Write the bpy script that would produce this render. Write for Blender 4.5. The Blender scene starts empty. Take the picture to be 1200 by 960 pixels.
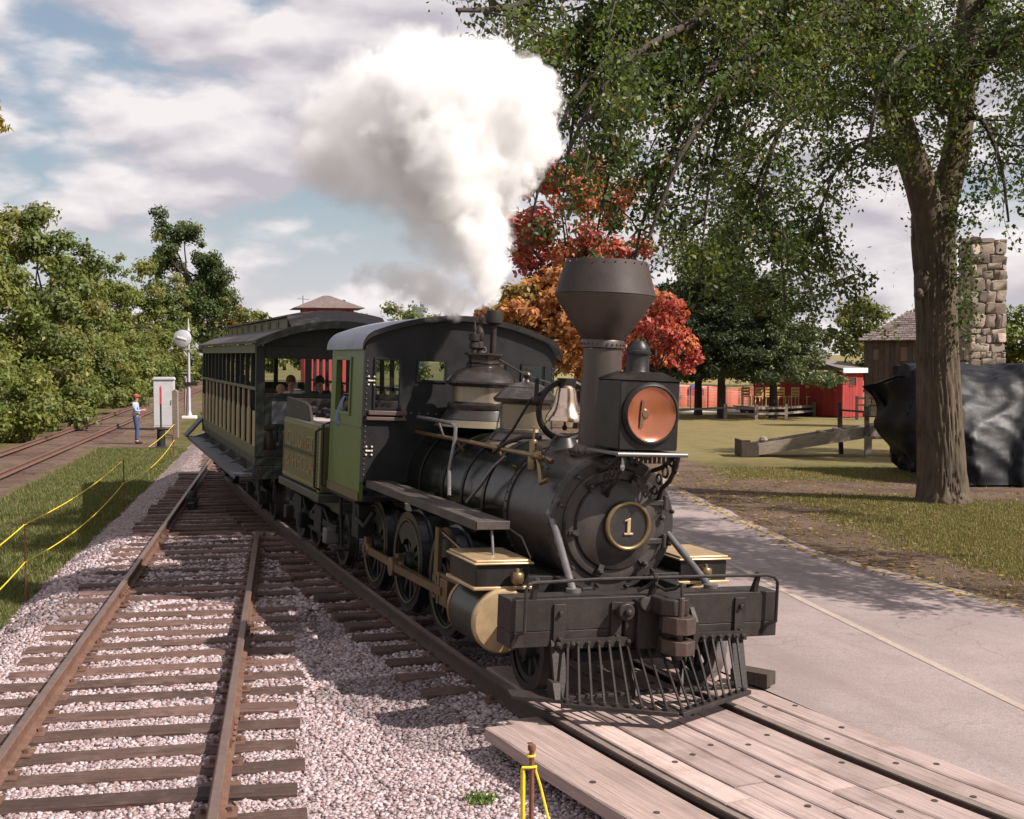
import bpy, bmesh, math, random
import numpy as np
from mathutils import Vector, Matrix, noise
from math import sin, cos, pi, radians, atan2, sqrt, tan
random.seed(7); RNG = np.random.default_rng(7)
SC = bpy.context.scene; COL = SC.collection

# ------------------------------------------------------------------ camera
CAM_H = 2.92; FPX = 1400.0; PITCH = math.atan(65 / FPX)
cd = bpy.data.cameras.new('camera'); cam = bpy.data.objects.new('camera', cd); COL.objects.link(cam)
cd.sensor_width = 36; cd.lens = FPX / 1200 * 36; cd.clip_start = .1; cd.clip_end = 6000
cam.location = (0, 0, CAM_H); cam.rotation_euler = (pi / 2 - PITCH, 0, 0); SC.camera = cam

def G(px, py, z=0.0):
    """ground point (height z) under a photo pixel: used to survey positions"""
    d = Vector(((px - 600) / FPX, cos(PITCH) + sin(PITCH) * (480 - py) / FPX, -sin(PITCH) + cos(PITCH) * (480 - py) / FPX))
    t = (z - CAM_H) / d.z
    return Vector((d.x * t, d.y * t, z))

# ------------------------------------------------------------------ sun, sky, exposure
SUN_EL, SUN_AZ = 44.0, 112.0          # azimuth measured from +Y (away from camera) clockwise to +X
sdir = Vector((sin(radians(SUN_AZ)) * cos(radians(SUN_EL)), cos(radians(SUN_AZ)) * cos(radians(SUN_EL)), sin(radians(SUN_EL))))
sl = bpy.data.lights.new('sun', 'SUN'); sl.energy = 5.0; sl.angle = radians(.53); sl.color = (1, .915, .83)
so = bpy.data.objects.new('sun', sl); COL.objects.link(so); so.rotation_euler = sdir.to_track_quat('Z', 'Y').to_euler(); so.location = (30, 5, 40)
W = bpy.data.worlds.new('World'); SC.world = W; W.use_nodes = True
W.cycles.sampling_method = 'MANUAL'; W.cycles.sample_map_resolution = 512
SC.view_settings.view_transform = 'Standard'; SC.view_settings.look = 'None'; SC.view_settings.gamma = 1
SC.view_settings.exposure = 0.66
SC.render.engine = 'CYCLES'
cy = SC.cycles
cy.use_denoising = True; cy.max_bounces = 16; cy.diffuse_bounces = 3; cy.glossy_bounces = 3
cy.transmission_bounces = 6; cy.transparent_max_bounces = 12; cy.volume_bounces = 16; cy.volume_step_rate = 1.0; cy.volume_max_steps = 256

class NT:
    """small helper to write node trees"""
    def __init__(s, nt): s.nt = nt; s.nt.nodes.clear()
    def n(s, t, **kw):
        ins = kw.pop('i', {}); nd = s.nt.nodes.new(t)
        for k, v in kw.items(): setattr(nd, k, v)
        for k, v in ins.items():
            if isinstance(v, bpy.types.NodeSocket): s.nt.links.new(v, nd.inputs[k])
            else: nd.inputs[k].default_value = v
        return nd
    def math(s, op, a, b=0.0, clamp=False):
        return s.n('ShaderNodeMath', operation=op, use_clamp=clamp, i={0: a, 1: b}).outputs[0]
    def vmath(s, op, a, b=(0, 0, 0)):
        return s.n('ShaderNodeVectorMath', operation=op, i={0: a, 1: b}).outputs[0]
    def mix(s, f, a, b, mode='MIX'):
        nd = s.n('ShaderNodeMix', data_type='RGBA', blend_type=mode)
        for k, v in ((0, f), (6, a), (7, b)):
            if isinstance(v, bpy.types.NodeSocket): s.nt.links.new(v, nd.inputs[k])
            else: nd.inputs[k].default_value = v if k == 0 or len(v) == 4 else (*v, 1)
        return nd.outputs[2]
    def noise(s, vec, scale, detail=4, rough=.55, dist=0):
        return s.n('ShaderNodeTexNoise', i={'Vector': vec, 'Scale': scale, 'Detail': detail, 'Roughness': rough, 'Distortion': dist}).outputs['Fac']
    def ramp(s, f, a, b, smooth=True):
        return s.n('ShaderNodeMapRange', interpolation_type='SMOOTHSTEP' if smooth else 'LINEAR', i={0: f, 1: a, 2: b, 3: 0.0, 4: 1.0}).outputs[0]

t = NT(W.node_tree)
sky = t.n('ShaderNodeTexSky', sky_type='NISHITA', sun_disc=False, sun_elevation=radians(SUN_EL), sun_rotation=radians(SUN_AZ), air_density=1.2, dust_density=1.6, ozone_density=1.5)
dirn = t.n('ShaderNodeTexCoord').outputs['Generated']
sx = t.n('ShaderNodeSeparateXYZ', i={0: dirn})
zz = t.math('MAXIMUM', sx.outputs[2], 0.0)
SEED = 6.7
def cl(off):
    """cloud field on the sky sphere, flattened so the heaps lie in bands; off looks a little higher up"""
    p = t.vmath('ADD', t.vmath('MULTIPLY', t.vmath('ADD', dirn, (0, 0, off)), (1, 1, 2.3)), (SEED, SEED * .7, SEED * .4))
    big = t.noise(p, 2.9, 3, .5, .1); fine = t.noise(p, 13, 4, .58)
    vo = t.n('ShaderNodeTexVoronoi', feature='F1', i={'Vector': t.vmath('ADD', p, t.vmath('MULTIPLY', t.n('ShaderNodeTexNoise', i={'Vector': p, 'Scale': 9.0, 'Detail': 4.0}).outputs['Color'], (.10, .10, .10))), 'Scale': 8.0, 'Detail': 1.0, 'Roughness': .5}).outputs['Distance']
    return t.math('ADD', t.math('ADD', t.math('MULTIPLY', big, .62), t.math('MULTIPLY', fine, .20)), t.math('MULTIPLY', t.math('SUBTRACT', 1.0, vo), .22))
c0 = cl(0.0); c1 = cl(.016)
cover = t.ramp(c0, .365, .47)
lit = t.math('ADD', t.math('MULTIPLY', t.math('SUBTRACT', c0, c1), 7.5), .60)
thick = t.ramp(c0, .48, .64)
lit = t.math('SUBTRACT', lit, t.math('MULTIPLY', thick, .42), True)
ccol = t.mix(lit, (6.2, 5.75, 6.3), (10.6, 9.9, 9.9))
skc = t.mix(1.0, sky.outputs[0], (1.0, 1.0, 1.0), 'MULTIPLY')
hz = t.ramp(zz, .0, .16)
skc = t.mix(t.math('ADD', .26, t.math('MULTIPLY', t.math('SUBTRACT', 1.0, hz), .5)), skc, t.mix(hz, (8.8, 8.4, 9.1), (6.8, 7.8, 9.4)))
fc = t.mix(t.math('MULTIPLY', cover, .93), skc, ccol)
bg = t.n('ShaderNodeBackground', i={'Color': fc, 'Strength': .058})
t.n('ShaderNodeOutputWorld', i={'Surface': bg.outputs[0]})

# ------------------------------------------------------------------ materials
MATS = {}
def mat(name, col, rough=.6, metal=0.0, var=.18, scale=4.0, bump=0.0, bscale=30.0, stretch=(1, 1, 1), spec=.4, jit=.0, dust=None, dusta=.5, dscale=2.0, coat=0.0, attr=None, rvar=.15, rotz=0.0, streak=1.0):
    if name in MATS: return MATS[name]
    m = bpy.data.materials.new(name); m.use_nodes = True; t = NT(m.node_tree); MATS[name] = m
    tc = t.n('ShaderNodeTexCoord').outputs['Object']
    rnd = t.n('ShaderNodeObjectInfo').outputs['Random']
    off = t.n('ShaderNodeCombineXYZ', i={0: t.math('MULTIPLY', rnd, 37.0), 1: t.math('MULTIPLY', rnd, 71.0), 2: t.math('MULTIPLY', rnd, 13.0)}).outputs[0]
    p = t.vmath('ADD', tc, off)
    if rotz: p = t.n('ShaderNodeVectorRotate', rotation_type='Z_AXIS', i={'Vector': p, 'Angle': rotz}).outputs[0]
    ps = t.vmath('MULTIPLY', p, stretch)
    n1 = t.noise(ps, scale, 6, .6); n2 = t.noise(p, scale * .23, 3, .5)
    f = t.math('ADD', t.math('MULTIPLY', n1, .65), t.math('MULTIPLY', n2, .35))
    f = t.ramp(f, .3, .7, False)
    lo = tuple(c * (1 - var) for c in col); hi = tuple(min(1, c * (1 + var)) for c in col)
    c = t.mix(f, lo, hi)
    if attr:
        at = t.n('ShaderNodeAttribute', attribute_name=attr).outputs['Color']
        c = t.mix(1.0, at, t.mix(f, (1 - var,) * 3, (1 + var,) * 3), 'MULTIPLY')
    if dust:
        dn = t.noise(t.vmath('MULTIPLY', p, (1, 1, streak)), dscale, 7, .68, .3)
        c = t.mix(t.math('MULTIPLY', t.ramp(dn, .45, .72), dusta), c, dust)
    if jit:
        hs = t.n('ShaderNodeHueSaturation', i={'Hue': .5, 'Saturation': 1.0, 'Value': t.math('ADD', 1 - jit, t.math('MULTIPLY', rnd, 2 * jit)), 'Fac': 1.0, 'Color': c}); c = hs.outputs[0]
    rr = t.math('ADD', rough - rvar / 2, t.math('MULTIPLY', n1, rvar), True)
    kw = {'Base Color': c, 'Roughness': rr, 'Metallic': metal, 'Specular IOR Level': spec, 'Coat Weight': coat, 'Coat Roughness': .15}
    if bump:
        bn = t.noise(ps, bscale, 5, .6)
        kw['Normal'] = t.n('ShaderNodeBump', i={'Strength': bump, 'Distance': .02, 'Height': bn}).outputs[0]
    b = t.n('ShaderNodeBsdfPrincipled', i=kw)
    t.n('ShaderNodeOutputMaterial', i={'Surface': b.outputs[0]})
    return m
def leafmat(name, trans=.35, rough=.5):
    if name in MATS: return MATS[name]
    m = bpy.data.materials.new(name); m.use_nodes = True; t = NT(m.node_tree); MATS[name] = m
    at = t.n('ShaderNodeAttribute', attribute_name='col').outputs['Color']
    b = t.n('ShaderNodeBsdfPrincipled', i={'Base Color': at, 'Roughness': rough, 'Specular IOR Level': .35})
    tl = t.n('ShaderNodeBsdfTranslucent', i={'Color': t.mix(1.0, at, (1.25, 1.3, .6), 'MULTIPLY')})
    mx = t.n('ShaderNodeMixShader', i={0: trans, 1: b.outputs[0], 2: tl.outputs[0]})
    t.n('ShaderNodeOutputMaterial', i={'Surface': mx.outputs[0]})
    return m
def glass(name, col=(.8, .85, .85), alpha=.35, rough=.03):
    if name in MATS: return MATS[name]
    m = bpy.data.materials.new(name); m.use_nodes = True; t = NT(m.node_tree); MATS[name] = m
    tr = t.n('ShaderNodeBsdfTransparent', i={'Color': (*col, 1)}); gl = t.n('ShaderNodeBsdfGlossy', i={'Color': (1, 1, 1, 1), 'Roughness': rough})
    fr = t.n('ShaderNodeFresnel', i={'IOR': 1.5})
    mx = t.n('ShaderNodeMixShader', i={0: t.math('MULTIPLY', fr.outputs[0], alpha * 2, True), 1: tr.outputs[0], 2: gl.outputs[0]})
    t.n('ShaderNodeOutputMaterial', i={'Surface': mx.outputs[0]})
    return m

BLACK = mat('black_paint', (.014, .0125, .012), .40, streak=.28, rvar=.30, var=.3, scale=6, spec=.3, dust=(.045, .038, .035), dusta=.5, dscale=2.6, bump=.05, bscale=60)
BLACK2 = mat('black_iron', (.029, .0235, .0215), .5, streak=.28, rvar=.30, var=.35, scale=8, spec=.2, dust=(.060, .048, .043), dusta=.4, dscale=4, bump=.15, bscale=50)
GRAPH = mat('graphite_paint', (.031, .026, .0245), .36, streak=.28, rvar=.30, metal=.0, var=.3, scale=5, spec=.45, dust=(.085, .068, .062), dusta=.5, dscale=3, bump=.08, bscale=40)
STACKM = mat('stack_iron', (.085, .068, .060), .42, streak=.28, rvar=.30, metal=.5, var=.25, scale=3, stretch=(1, 1, .35), spec=.5, dust=(.11, .09, .08), dusta=.5, bump=.06, bscale=50)
STACKT = mat('stack_sooty_iron', (.040, .030, .028), .62, streak=.28, rvar=.30, metal=.1, var=.25, scale=4, spec=.25, dust=(.07, .052, .046), dusta=.5, bump=.1, bscale=50)
BOILER = mat('boiler_jacket', (.007, .009, .007), .22, metal=.0, var=.3, scale=2, spec=.28, dust=(.022, .02, .018), dusta=.35, dscale=2)
FRAMEB = mat('frame_grime', (.012, .0105, .010), .7, var=.5, scale=6, bump=.2)
BRASS = mat('polished_brass', (.50, .36, .21), .40, metal=.5, var=.15, scale=7, dust=(.33, .23, .14), dusta=.5, dscale=5)
BRASSD = mat('tarnished_brass', (.24, .165, .085), .38, metal=.75, var=.25, scale=6, dust=(.12, .09, .06), dusta=.5, dscale=5)
BELLM = mat('bell_bronze', (.70, .52, .40), .20, metal=.95, var=.1, scale=5, dust=(.4, .28, .2), dusta=.3)
CASING = mat('dome_casing', (.20, .165, .115), .33, metal=.6, var=.15, scale=3, dust=(.14, .11, .08), dusta=.3)
DOMEB = mat('dome_black', (.028, .022, .020), .27, var=.3, scale=4, spec=.6, metal=.15, dust=(.075, .058, .052), dusta=.4, dscale=3)
STEEL = mat('bright_steel', (.42, .43, .46), .25, metal=.9, var=.15, scale=8)
GREYPIPE = mat('grey_pipe', (.16, .15, .15), .4, metal=.5, var=.25, scale=12)
GREEN = mat('cab_green', (.075, .122, .020), .38, streak=.28, rvar=.30, var=.15, scale=3, spec=.5, dust=(.075, .085, .03), dusta=.5, dscale=3)
GREEND = mat('tender_green', (.085, .090, .030), .36, streak=.28, rvar=.30, var=.18, scale=3, spec=.5, dust=(.09, .075, .03), dusta=.4, dscale=2)
GOLD = mat('gold_leaf', (.23, .145, .055), .5, metal=.1, var=.45, scale=20)
REDP = mat('red_lining', (.20, .022, .018), .45, var=.2)
ROOFG = mat('cab_roof_metal', (.22, .24, .30), .42, metal=.3, var=.2, scale=4, dust=(.10, .095, .10), dusta=.5)
AMBER = mat('amber_lens', (.36, .115, .05), .22, var=.3, scale=3, spec=.6, metal=.55, coat=.9)
IVORY = mat('ivory_paint', (.62, .56, .47), .5, var=.1, scale=8)
RAILR = mat('rail_rust', (.125, .066, .047), .75, var=.35, scale=14, bump=.2, bscale=60, dust=(.19, .11, .08), dusta=.4, dscale=6)
RAILT = mat('rail_head_worn', (.20, .135, .11), .42, metal=.55, var=.25, scale=9, stretch=(1, 1, 1))
RAILD = mat('rail_shaded_rust', (.050, .032, .025), .7, var=.4, scale=14, bump=.2, bscale=60, dust=(.09, .055, .04), dusta=.4, dscale=6)  # darker copy of the rail rust: shade along the engine put into the colour
RAILS = mat('rail_head_bright', (.24, .19, .165), .5, metal=.3, var=.2, scale=9)
TIEM = mat('weathered_tie', (.088, .050, .040), .9, var=.65, scale=7, stretch=(.5, 9.0, 6), bump=1.0, bscale=7, jit=.4, dust=(.23, .15, .135), dusta=.38, dscale=5)
PLANK2 = mat('old_plank', (.29, .217, .193), .9, var=.35, scale=5, stretch=(.35, 7, 3), bump=.9, bscale=6, jit=.1, dust=(.28, .205, .18), dusta=.5, dscale=2.2, rotz=radians(62))
PLANK = mat('crossing_plank', (.37, .28, .256), .88, var=.34, scale=5, stretch=(.35, 7, 3), bump=.7, bscale=6, jit=.22, dust=(.18, .125, .105), dusta=.6, dscale=2.2, rotz=radians(62))
CRACK = mat('plank_hole', (.05, .035, .03), .95, var=.2)
GREYWOOD = mat('grey_old_wood', (.25, .205, .165), .9, var=.4, scale=5, stretch=(1, 6, 6), bump=.4, bscale=20, jit=.18)
DARKWOOD = mat('dark_old_wood', (.062, .046, .036), .9, var=.5, scale=5, stretch=(8, 8, .7), bump=.4, bscale=20, jit=.3)
SHINGLE = mat('weathered_shingle', (.13, .10, .092), .95, var=.35, scale=6, bump=.3, jit=.3)
REDBOARD = mat('barn_red_board', (.34, .040, .036), .75, var=.25, scale=5, stretch=(6, 6, .7), bump=.15, jit=.10)
REDDARK = mat('dark_red_board', (.24, .030, .028), .75, var=.25, scale=5, stretch=(6, 6, .7), bump=.15, jit=.10)
WHITEP = mat('white_paint', (.72, .71, .70), .55, var=.08, scale=3, dust=(.5, .47, .45), dusta=.4)
SILVER = mat('aluminium_paint', (.40, .395, .43), .42, metal=.25, var=.1, scale=4, dust=(.42, .42, .45), dusta=.5)
RUSTP = mat('rusty_stake', (.16, .065, .040), .85, var=.35, scale=20, bump=.2)
ROPE = mat('yellow_rope', (.72, .52, .03), .6, var=.2, scale=40, bump=.3, bscale=120)
COACHG = mat('coach_dark_green', (.014, .017, .012), .5, streak=.28, rvar=.30, var=.25, scale=3, dust=(.05, .05, .04), dusta=.35)
COACHO = mat('coach_olive', (.085, .085, .038), .5, var=.2, scale=4)
COACHT = mat('coach_tan', (.30, .235, .135), .55, var=.2, scale=6, jit=.1)
COACHB = mat('coach_step_grey', (.085, .088, .098), .55, var=.25, scale=5)
COACHR = mat('coach_roof_canvas', (.060, .050, .048), .75, var=.2, scale=4, bump=.1)
BARK = mat('elm_bark', (.088, .065, .045), .95, var=.5, scale=7, stretch=(1.6, 1.6, .22), bump=1.0, bscale=9, dust=(.17, .135, .095), dusta=.4, dscale=2.5)
BARK2 = mat('dark_bark', (.055, .042, .034), .95, var=.4, scale=6, stretch=(2, 2, .3), bump=.6, bscale=10)
TARP = mat('black_tarp', (.006, .0065, .009), .46, var=.3, scale=3, spec=.22, bump=.35, bscale=4, dust=(.018, .018, .022), dusta=.4)
LEAF = leafmat('leaf', .42); NEEDLE = leafmat('needle', .12, .6); BLADE = leafmat('grass_blade', .3, .6)
GLASS = glass('window_glass')
STONEC = mat('stone', (.27, .215, .18), .9, var=.4, scale=3, bump=.7, bscale=9, jit=.5, dust=(.22, .19, .17), dusta=.5, dscale=4)
MORTAR = mat('lime_mortar', (.20, .175, .155), .95, var=.3, scale=10, bump=.5)
YELLOW = mat('yellow_chair_paint', (.70, .50, .20), .5, var=.15, scale=6)

# ------------------------------------------------------------------ mesh builder
def link(o, parent=None):
    COL.objects.link(o)
    if parent is not None: o.parent = parent
    return o
def tag(o, label=None, cat=None, group=None, kind=None):
    for k, v in (('label', label), ('category', cat), ('group', group), ('kind', kind)):
        if v: o[k] = v
    return o
def empty(name, loc=(0, 0, 0), rot=(0, 0, 0)):
    o = bpy.data.objects.new(name, None); o.empty_display_size = .3; COL.objects.link(o); o.location = loc; o.rotation_euler = rot
    return o
def inst(name, me, parent=None, loc=(0, 0, 0), rot=(0, 0, 0), sc=(1, 1, 1)):
    o = bpy.data.objects.new(name, me); link(o, parent); o.location = loc; o.rotation_euler = rot; o.scale = sc
    return o
def frame_of(d):
    d = Vector(d).normalized(); a = Vector((0, 0, 1)) if abs(d.z) < .95 else Vector((1, 0, 0))
    u = d.cross(a).normalized(); return u, d.cross(u).normalized(), d

class MB:
    def __init__(s): s.v = []; s.f = []; s.m = []
    def add(s, vs, fs, mi=0):
        o = len(s.v); s.v.extend([tuple(q) for q in vs]); s.f.extend([tuple(o + i for i in f) for f in fs]); s.m.extend([mi] * len(fs)); return s
    def box(s, x0, x1, y0, y1, z0, z1, mi=0):
        return s.add([(x, y, z) for x in (x0, x1) for y in (y0, y1) for z in (z0, z1)],
                     [(0, 1, 3, 2), (4, 6, 7, 5), (0, 4, 5, 1), (2, 3, 7, 6), (0, 2, 6, 4), (1, 5, 7, 3)], mi)
    def obox(s, c, size, M, mi=0):
        c = Vector(c); h = [q / 2 for q in size]
        return s.add([c + M @ Vector((a * h[0], b * h[1], d * h[2])) for a in (-1, 1) for b in (-1, 1) for d in (-1, 1)],
                     [(0, 1, 3, 2), (4, 6, 7, 5), (0, 4, 5, 1), (2, 3, 7, 6), (0, 2, 6, 4), (1, 5, 7, 3)], mi)
    def bar(s, p0, p1, w, h, up=(0, 0, 1), mi=0):
        p0 = Vector(p0); p1 = Vector(p1); d = (p1 - p0); L = d.length; d.normalize()
        u = Vector(up); u = (u - d * u.dot(d)).normalized(); r = d.cross(u)
        M = Matrix((d, r, u)).transposed()
        return s.obox((p0 + p1) / 2, (L, w, h), M, mi)
    def cyl(s, p0, p1, r0, r1=None, n=16, mi=0, caps=True):
        return s.tube([p0, p1], [r0, r0 if r1 is None else r1], n, mi, caps)
    def tube(s, pts, r, n=8, mi=0, caps=True):
        pts = [Vector(p) for p in pts]; k = len(pts); rs = r if isinstance(r, (list, tuple)) else [r] * k
        u = None; vs = []
        for i, p in enumerate(pts):
            d = (pts[min(i + 1, k - 1)] - pts[max(i - 1, 0)]).normalized()
            if u is None: u = frame_of(d)[0]
            else: u = (u - d * u.dot(d)).normalized()
            w = d.cross(u)
            for j in range(n):
                a = 2 * pi * j / n; vs.append(p + (u * cos(a) + w * sin(a)) * rs[i])
        fs = [(i * n + j, i * n + (j + 1) % n, (i + 1) * n + (j + 1) % n, (i + 1) * n + j) for i in range(k - 1) for j in range(n)]
        if caps: fs += [tuple(range(n))[::-1], tuple((k - 1) * n + j for j in range(n))]
        return s.add(vs, fs, mi)
    def lathe(s, prof, o=(0, 0, 0), axis=(0, 0, 1), n=32, mi=0, caps=True):
        u, w, d = frame_of(axis); o = Vector(o); vs = []; k = len(prof)
        for r, h in prof:
            for j in range(n):
                a = 2 * pi * j / n; vs.append(o + d * h + (u * cos(a) + w * sin(a)) * max(r, 1e-4))
        fs = [(i * n + j, i * n + (j + 1) % n, (i + 1) * n + (j + 1) % n, (i + 1) * n + j) for i in range(k - 1) for j in range(n)]
        if caps: fs += [tuple(range(n))[::-1], tuple((k - 1) * n + j for j in range(n))]
        return s.add(vs, fs, mi)
    def prism(s, poly, axis, a0, a1, mi=0):
        """poly: 2D points in the two remaining axes (order xyz), extruded along axis"""
        def P(q, a):
            return {0: (a, q[0], q[1]), 1: (q[0], a, q[1]), 2: (q[0], q[1], a)}[axis]
        n = len(poly); vs = [P(q, a0) for q in poly] + [P(q, a1) for q in poly]
        fs = [(i, (i + 1) % n, n + (i + 1) % n, n + i) for i in range(n)] + [tuple(range(n))[::-1], tuple(range(n, 2 * n))]
        return s.add(vs, fs, mi)
    def sph(s, c, r, sc=(1, 1, 1), n=12, mi=0):
        k = n // 2; prof = [(sin(pi * i / k) * r, -cos(pi * i / k) * r) for i in range(k + 1)]
        o = len(s.v); s.lathe(prof, (0, 0, 0), (0, 0, 1), n, mi, False)
        for i in range(o, len(s.v)): q = s.v[i]; s.v[i] = (c[0] + q[0] * sc[0], c[1] + q[1] * sc[1], c[2] + q[2] * sc[2])
        return s
    def torus(s, c, axis, R, r, n=32, m=8, mi=0, a0=0, a1=2 * pi):
        u, w, d = frame_of(axis); c = Vector(c); full = abs(a1 - a0 - 2 * pi) < 1e-6; k = n if full else n + 1
        pts = [c + (u * cos(a0 + (a1 - a0) * i / n) + w * sin(a0 + (a1 - a0) * i / n)) * R for i in range(k)]
        vs = []
        for i, p in enumerate(pts):
            q = (p - c).normalized()
            for j in range(m):
                b = 2 * pi * j / m; vs.append(p + q * cos(b) * r + d * sin(b) * r)
        fs = [(i * m + j, i * m + (j + 1) % m, ((i + 1) % k) * m + (j + 1) % m, ((i + 1) % k) * m + j) for i in range(k if full else k - 1) for j in range(m)]
        return s.add(vs, fs, mi)
    def panel(s, axis, a0, a1, u0, u1, v0, v1, holes, mi=0):
        """a slab with rectangular holes, cut into butted rectangles"""
        us = sorted({u0, u1, *[q for h in holes for q in h[:2]]}); 
        for i in range(len(us) - 1):
            ua, ub = us[i], us[i + 1]; hs = sorted([h for h in holes if h[0] < (ua + ub) / 2 < h[1]], key=lambda h: h[2]); z = v0
            for h in hs + [(0, 0, v1, v1)]:
                if h[2] - z > 1e-5:
                    b = {0: (a0, a1, ua, ub, z, h[2]), 1: (ua, ub, a0, a1, z, h[2])}[axis]; s.box(*b, mi)
                z = h[3]
        return s
    def mesh(s, name, mats, smooth=35):
        me = bpy.data.meshes.new(name); me.from_pydata(s.v, [], s.f)
        for m in (mats if isinstance(mats, (list, tuple)) else [mats]): me.materials.append(m)
        if any(s.m): me.polygons.foreach_set('material_index', s.m)
        bm = bmesh.new(); bm.from_mesh(me); bmesh.ops.recalc_face_normals(bm, faces=bm.faces); bm.to_mesh(me); bm.free()
        if smooth:
            me.polygons.foreach_set('use_smooth', [True] * len(me.polygons)); me.set_sharp_from_angle(angle=radians(smooth))
        me.update(); return me
    def build(s, name, mats, parent=None, smooth=35, bevel=0.0, loc=(0, 0, 0), rot=(0, 0, 0)):
        me = s.mesh(name, mats, smooth); o = inst(name, me, parent, loc, rot)
        if bevel:
            b = o.modifiers.new('bevel', 'BEVEL'); b.width = bevel; b.segments = 2; b.limit_method = 'ANGLE'; b.angle_limit = radians(40); b.harden_normals = False
        return o
def npmesh(name, verts, quads, mat_, colors=None, smooth=False):
    """big mesh from arrays; colors per face"""
    verts = np.asarray(verts, np.float32).reshape(-1, 3); quads = np.asarray(quads, np.int32); k = quads.shape[1]
    me = bpy.data.meshes.new(name); me.vertices.add(len(verts)); me.vertices.foreach_set('co', verts.ravel())
    me.loops.add(quads.size); me.loops.foreach_set('vertex_index', quads.ravel()); me.polygons.add(len(quads))
    me.polygons.foreach_set('loop_start', np.arange(len(quads), dtype=np.int32) * k)
    me.update(calc_edges=True)
    if colors is not None:
        a = me.attributes.new('col', 'FLOAT_COLOR', 'FACE'); c = np.ones((len(quads), 4), np.float32); c[:, :3] = colors; a.data.foreach_set('color', c.ravel())
    if smooth: me.polygons.foreach_set('use_smooth', np.ones(len(quads), bool))
    me.materials.append(mat_); me.update(); return me

# ------------------------------------------------------------------ track geometry
def catmull(P, step=.1):
    P = [np.array(p, float) for p in P]; P = [2 * P[0] - P[1]] + P + [2 * P[-1] - P[-2]]; out = []
    for i in range(1, len(P) - 2):
        n = max(2, int(np.linalg.norm(P[i + 1] - P[i]) / step))
        for j in range(n):
            t = j / n; a, b, c, d = P[i - 1], P[i], P[i + 1], P[i + 2]
            out.append(.5 * (2 * b + (c - a) * t + (2 * a - 5 * b + 4 * c - d) * t * t + (3 * b - a - 3 * c + d) * t ** 3))
    out.append(P[-2]); return np.array(out)
class Line:
    """a curve on the ground, measured along its length; positive offset = to the right seen from the far end (the engine's left)"""
    def __init__(s, P): s.p = catmull(P); s.s = np.concatenate([[0], np.cumsum(np.linalg.norm(np.diff(s.p, axis=0), axis=1))]); s.L = s.s[-1]
    def at(s, q, d=0.0):
        x = np.interp(q, s.s, s.p[:, 0]); y = np.interp(q, s.s, s.p[:, 1])
        x2 = np.interp(q + .3, s.s, s.p[:, 0]); y2 = np.interp(q + .3, s.s, s.p[:, 1]); x1 = np.interp(q - .3, s.s, s.p[:, 0]); y1 = np.interp(q - .3, s.s, s.p[:, 1])
        h = atan2(y2 - y1, x2 - x1); return x - sin(h) * d, y + cos(h) * d, h
    def sy(s, y): return np.interp(-y, -s.p[:, 1], s.s)      # distance at depth y
ENG = Line([(-13.5, 64), (-10.7, 50), (-8.8, 40), (-7.51, 34), (-6.22, 29), (-4.64, 24), (-2.82, 18.95), (-1.02, 14.15), (.38, 10.6), (1.10, 9.0), (2.16, 7.0), (3.5, 4.9), (5.2, 2.6)])
LEFT = Line([(-13.4, 64), (-8.8, 40), (-6.72, 29), (-4.81, 18.95), (-3.87, 14), (-2.74, 8.0), (-1.6, 2.0)])
FAR = Line([(-61, 280), (-36.5, 150), (-23.2, 80), (-17.4, 50), (-14.2, 33), (-11.9, 21), (-9.6, 9)])
def cant(y): return radians(2.4) * float(np.clip((26 - y) / 8, 0, 1))
def xl(y): return float(np.interp(y, [2, 8, 14, 18.95, 29, 40, 64], [-1.6, -2.74, -3.87, -4.81, -6.72, -8.8, -13.4]))
def xe(y): return float(np.interp(y, [2.6, 4.9, 7, 9, 10.6, 14.15, 18.95, 24, 29, 34, 40, 64], [5.2, 3.5, 2.16, 1.1, .38, -1.02, -2.82, -4.64, -6.22, -7.51, -8.8, -13.5]))
def xf(y): return float(np.interp(y, [9, 21, 33, 50, 80, 150, 280], [-9.6, -11.9, -14.2, -17.4, -23.2, -36.5, -61]))
def xr(y): return float(np.interp(y, [4, 6, 8, 11, 13.3, 16.9, 25, 32, 60], [20, 14.5, 10.0, 7.2, 5.7, 4.36, 3.5, 3.2, -1]))  # right edge of the road
def sstep(a, b, x): t = min(1, max(0, (x - a) / (b - a))); return t * t * (3 - 2 * t)

# ------------------------------------------------------------------ ground
def gz(x, y):
    """ground height"""
    e = xe(max(2.6, min(y, 64))); l = xl(max(2, min(y, 64)))
    right = .062 + .016 * noise.noise((x * .15, y * .15, 0)); left = -.25 + .05 * noise.noise((x * .3, y * .3, 3))
    t = sstep(l - 2.6, l - 1.7, x); u = sstep(e + .6, e + 1.5, x)
    h = left * (1 - t) + (-.30) * t * (1 - u) + right * u if x < e + 2 else right
    if y > 60: h = left + (right - left) * sstep(-10, 5, x)
    f = xf(max(9, min(y, 280)))
    h += .9 * sstep(f - 2.5, f - 6, x) * sstep(400, 150, y)
    return h
def axis_pts(segs):
    out = []
    for a, b, st in segs: out += list(np.arange(a, b, st))
    return np.array(out + [segs[-1][1]])
gx = axis_pts([(-3000, -300, 300), (-300, -60, 20), (-60, -24, 3), (-24, 22, .35), (22, 60, 3), (60, 300, 20), (300, 3000, 300)])
gy = axis_pts([(-60, 2, 6), (2, 38, .35), (38, 70, 1.0), (70, 160, 5), (160, 500, 34), (500, 3500, 300)])
GX, GY = np.meshgrid(gx, gy); nx, ny = len(gx), len(gy)
GZ = np.array([[gz(x, y) for x in gx] for y in gy])
verts = np.stack([GX, GY, GZ], -1).reshape(-1, 3)
idx = np.arange(nx * ny).reshape(ny, nx)
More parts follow.
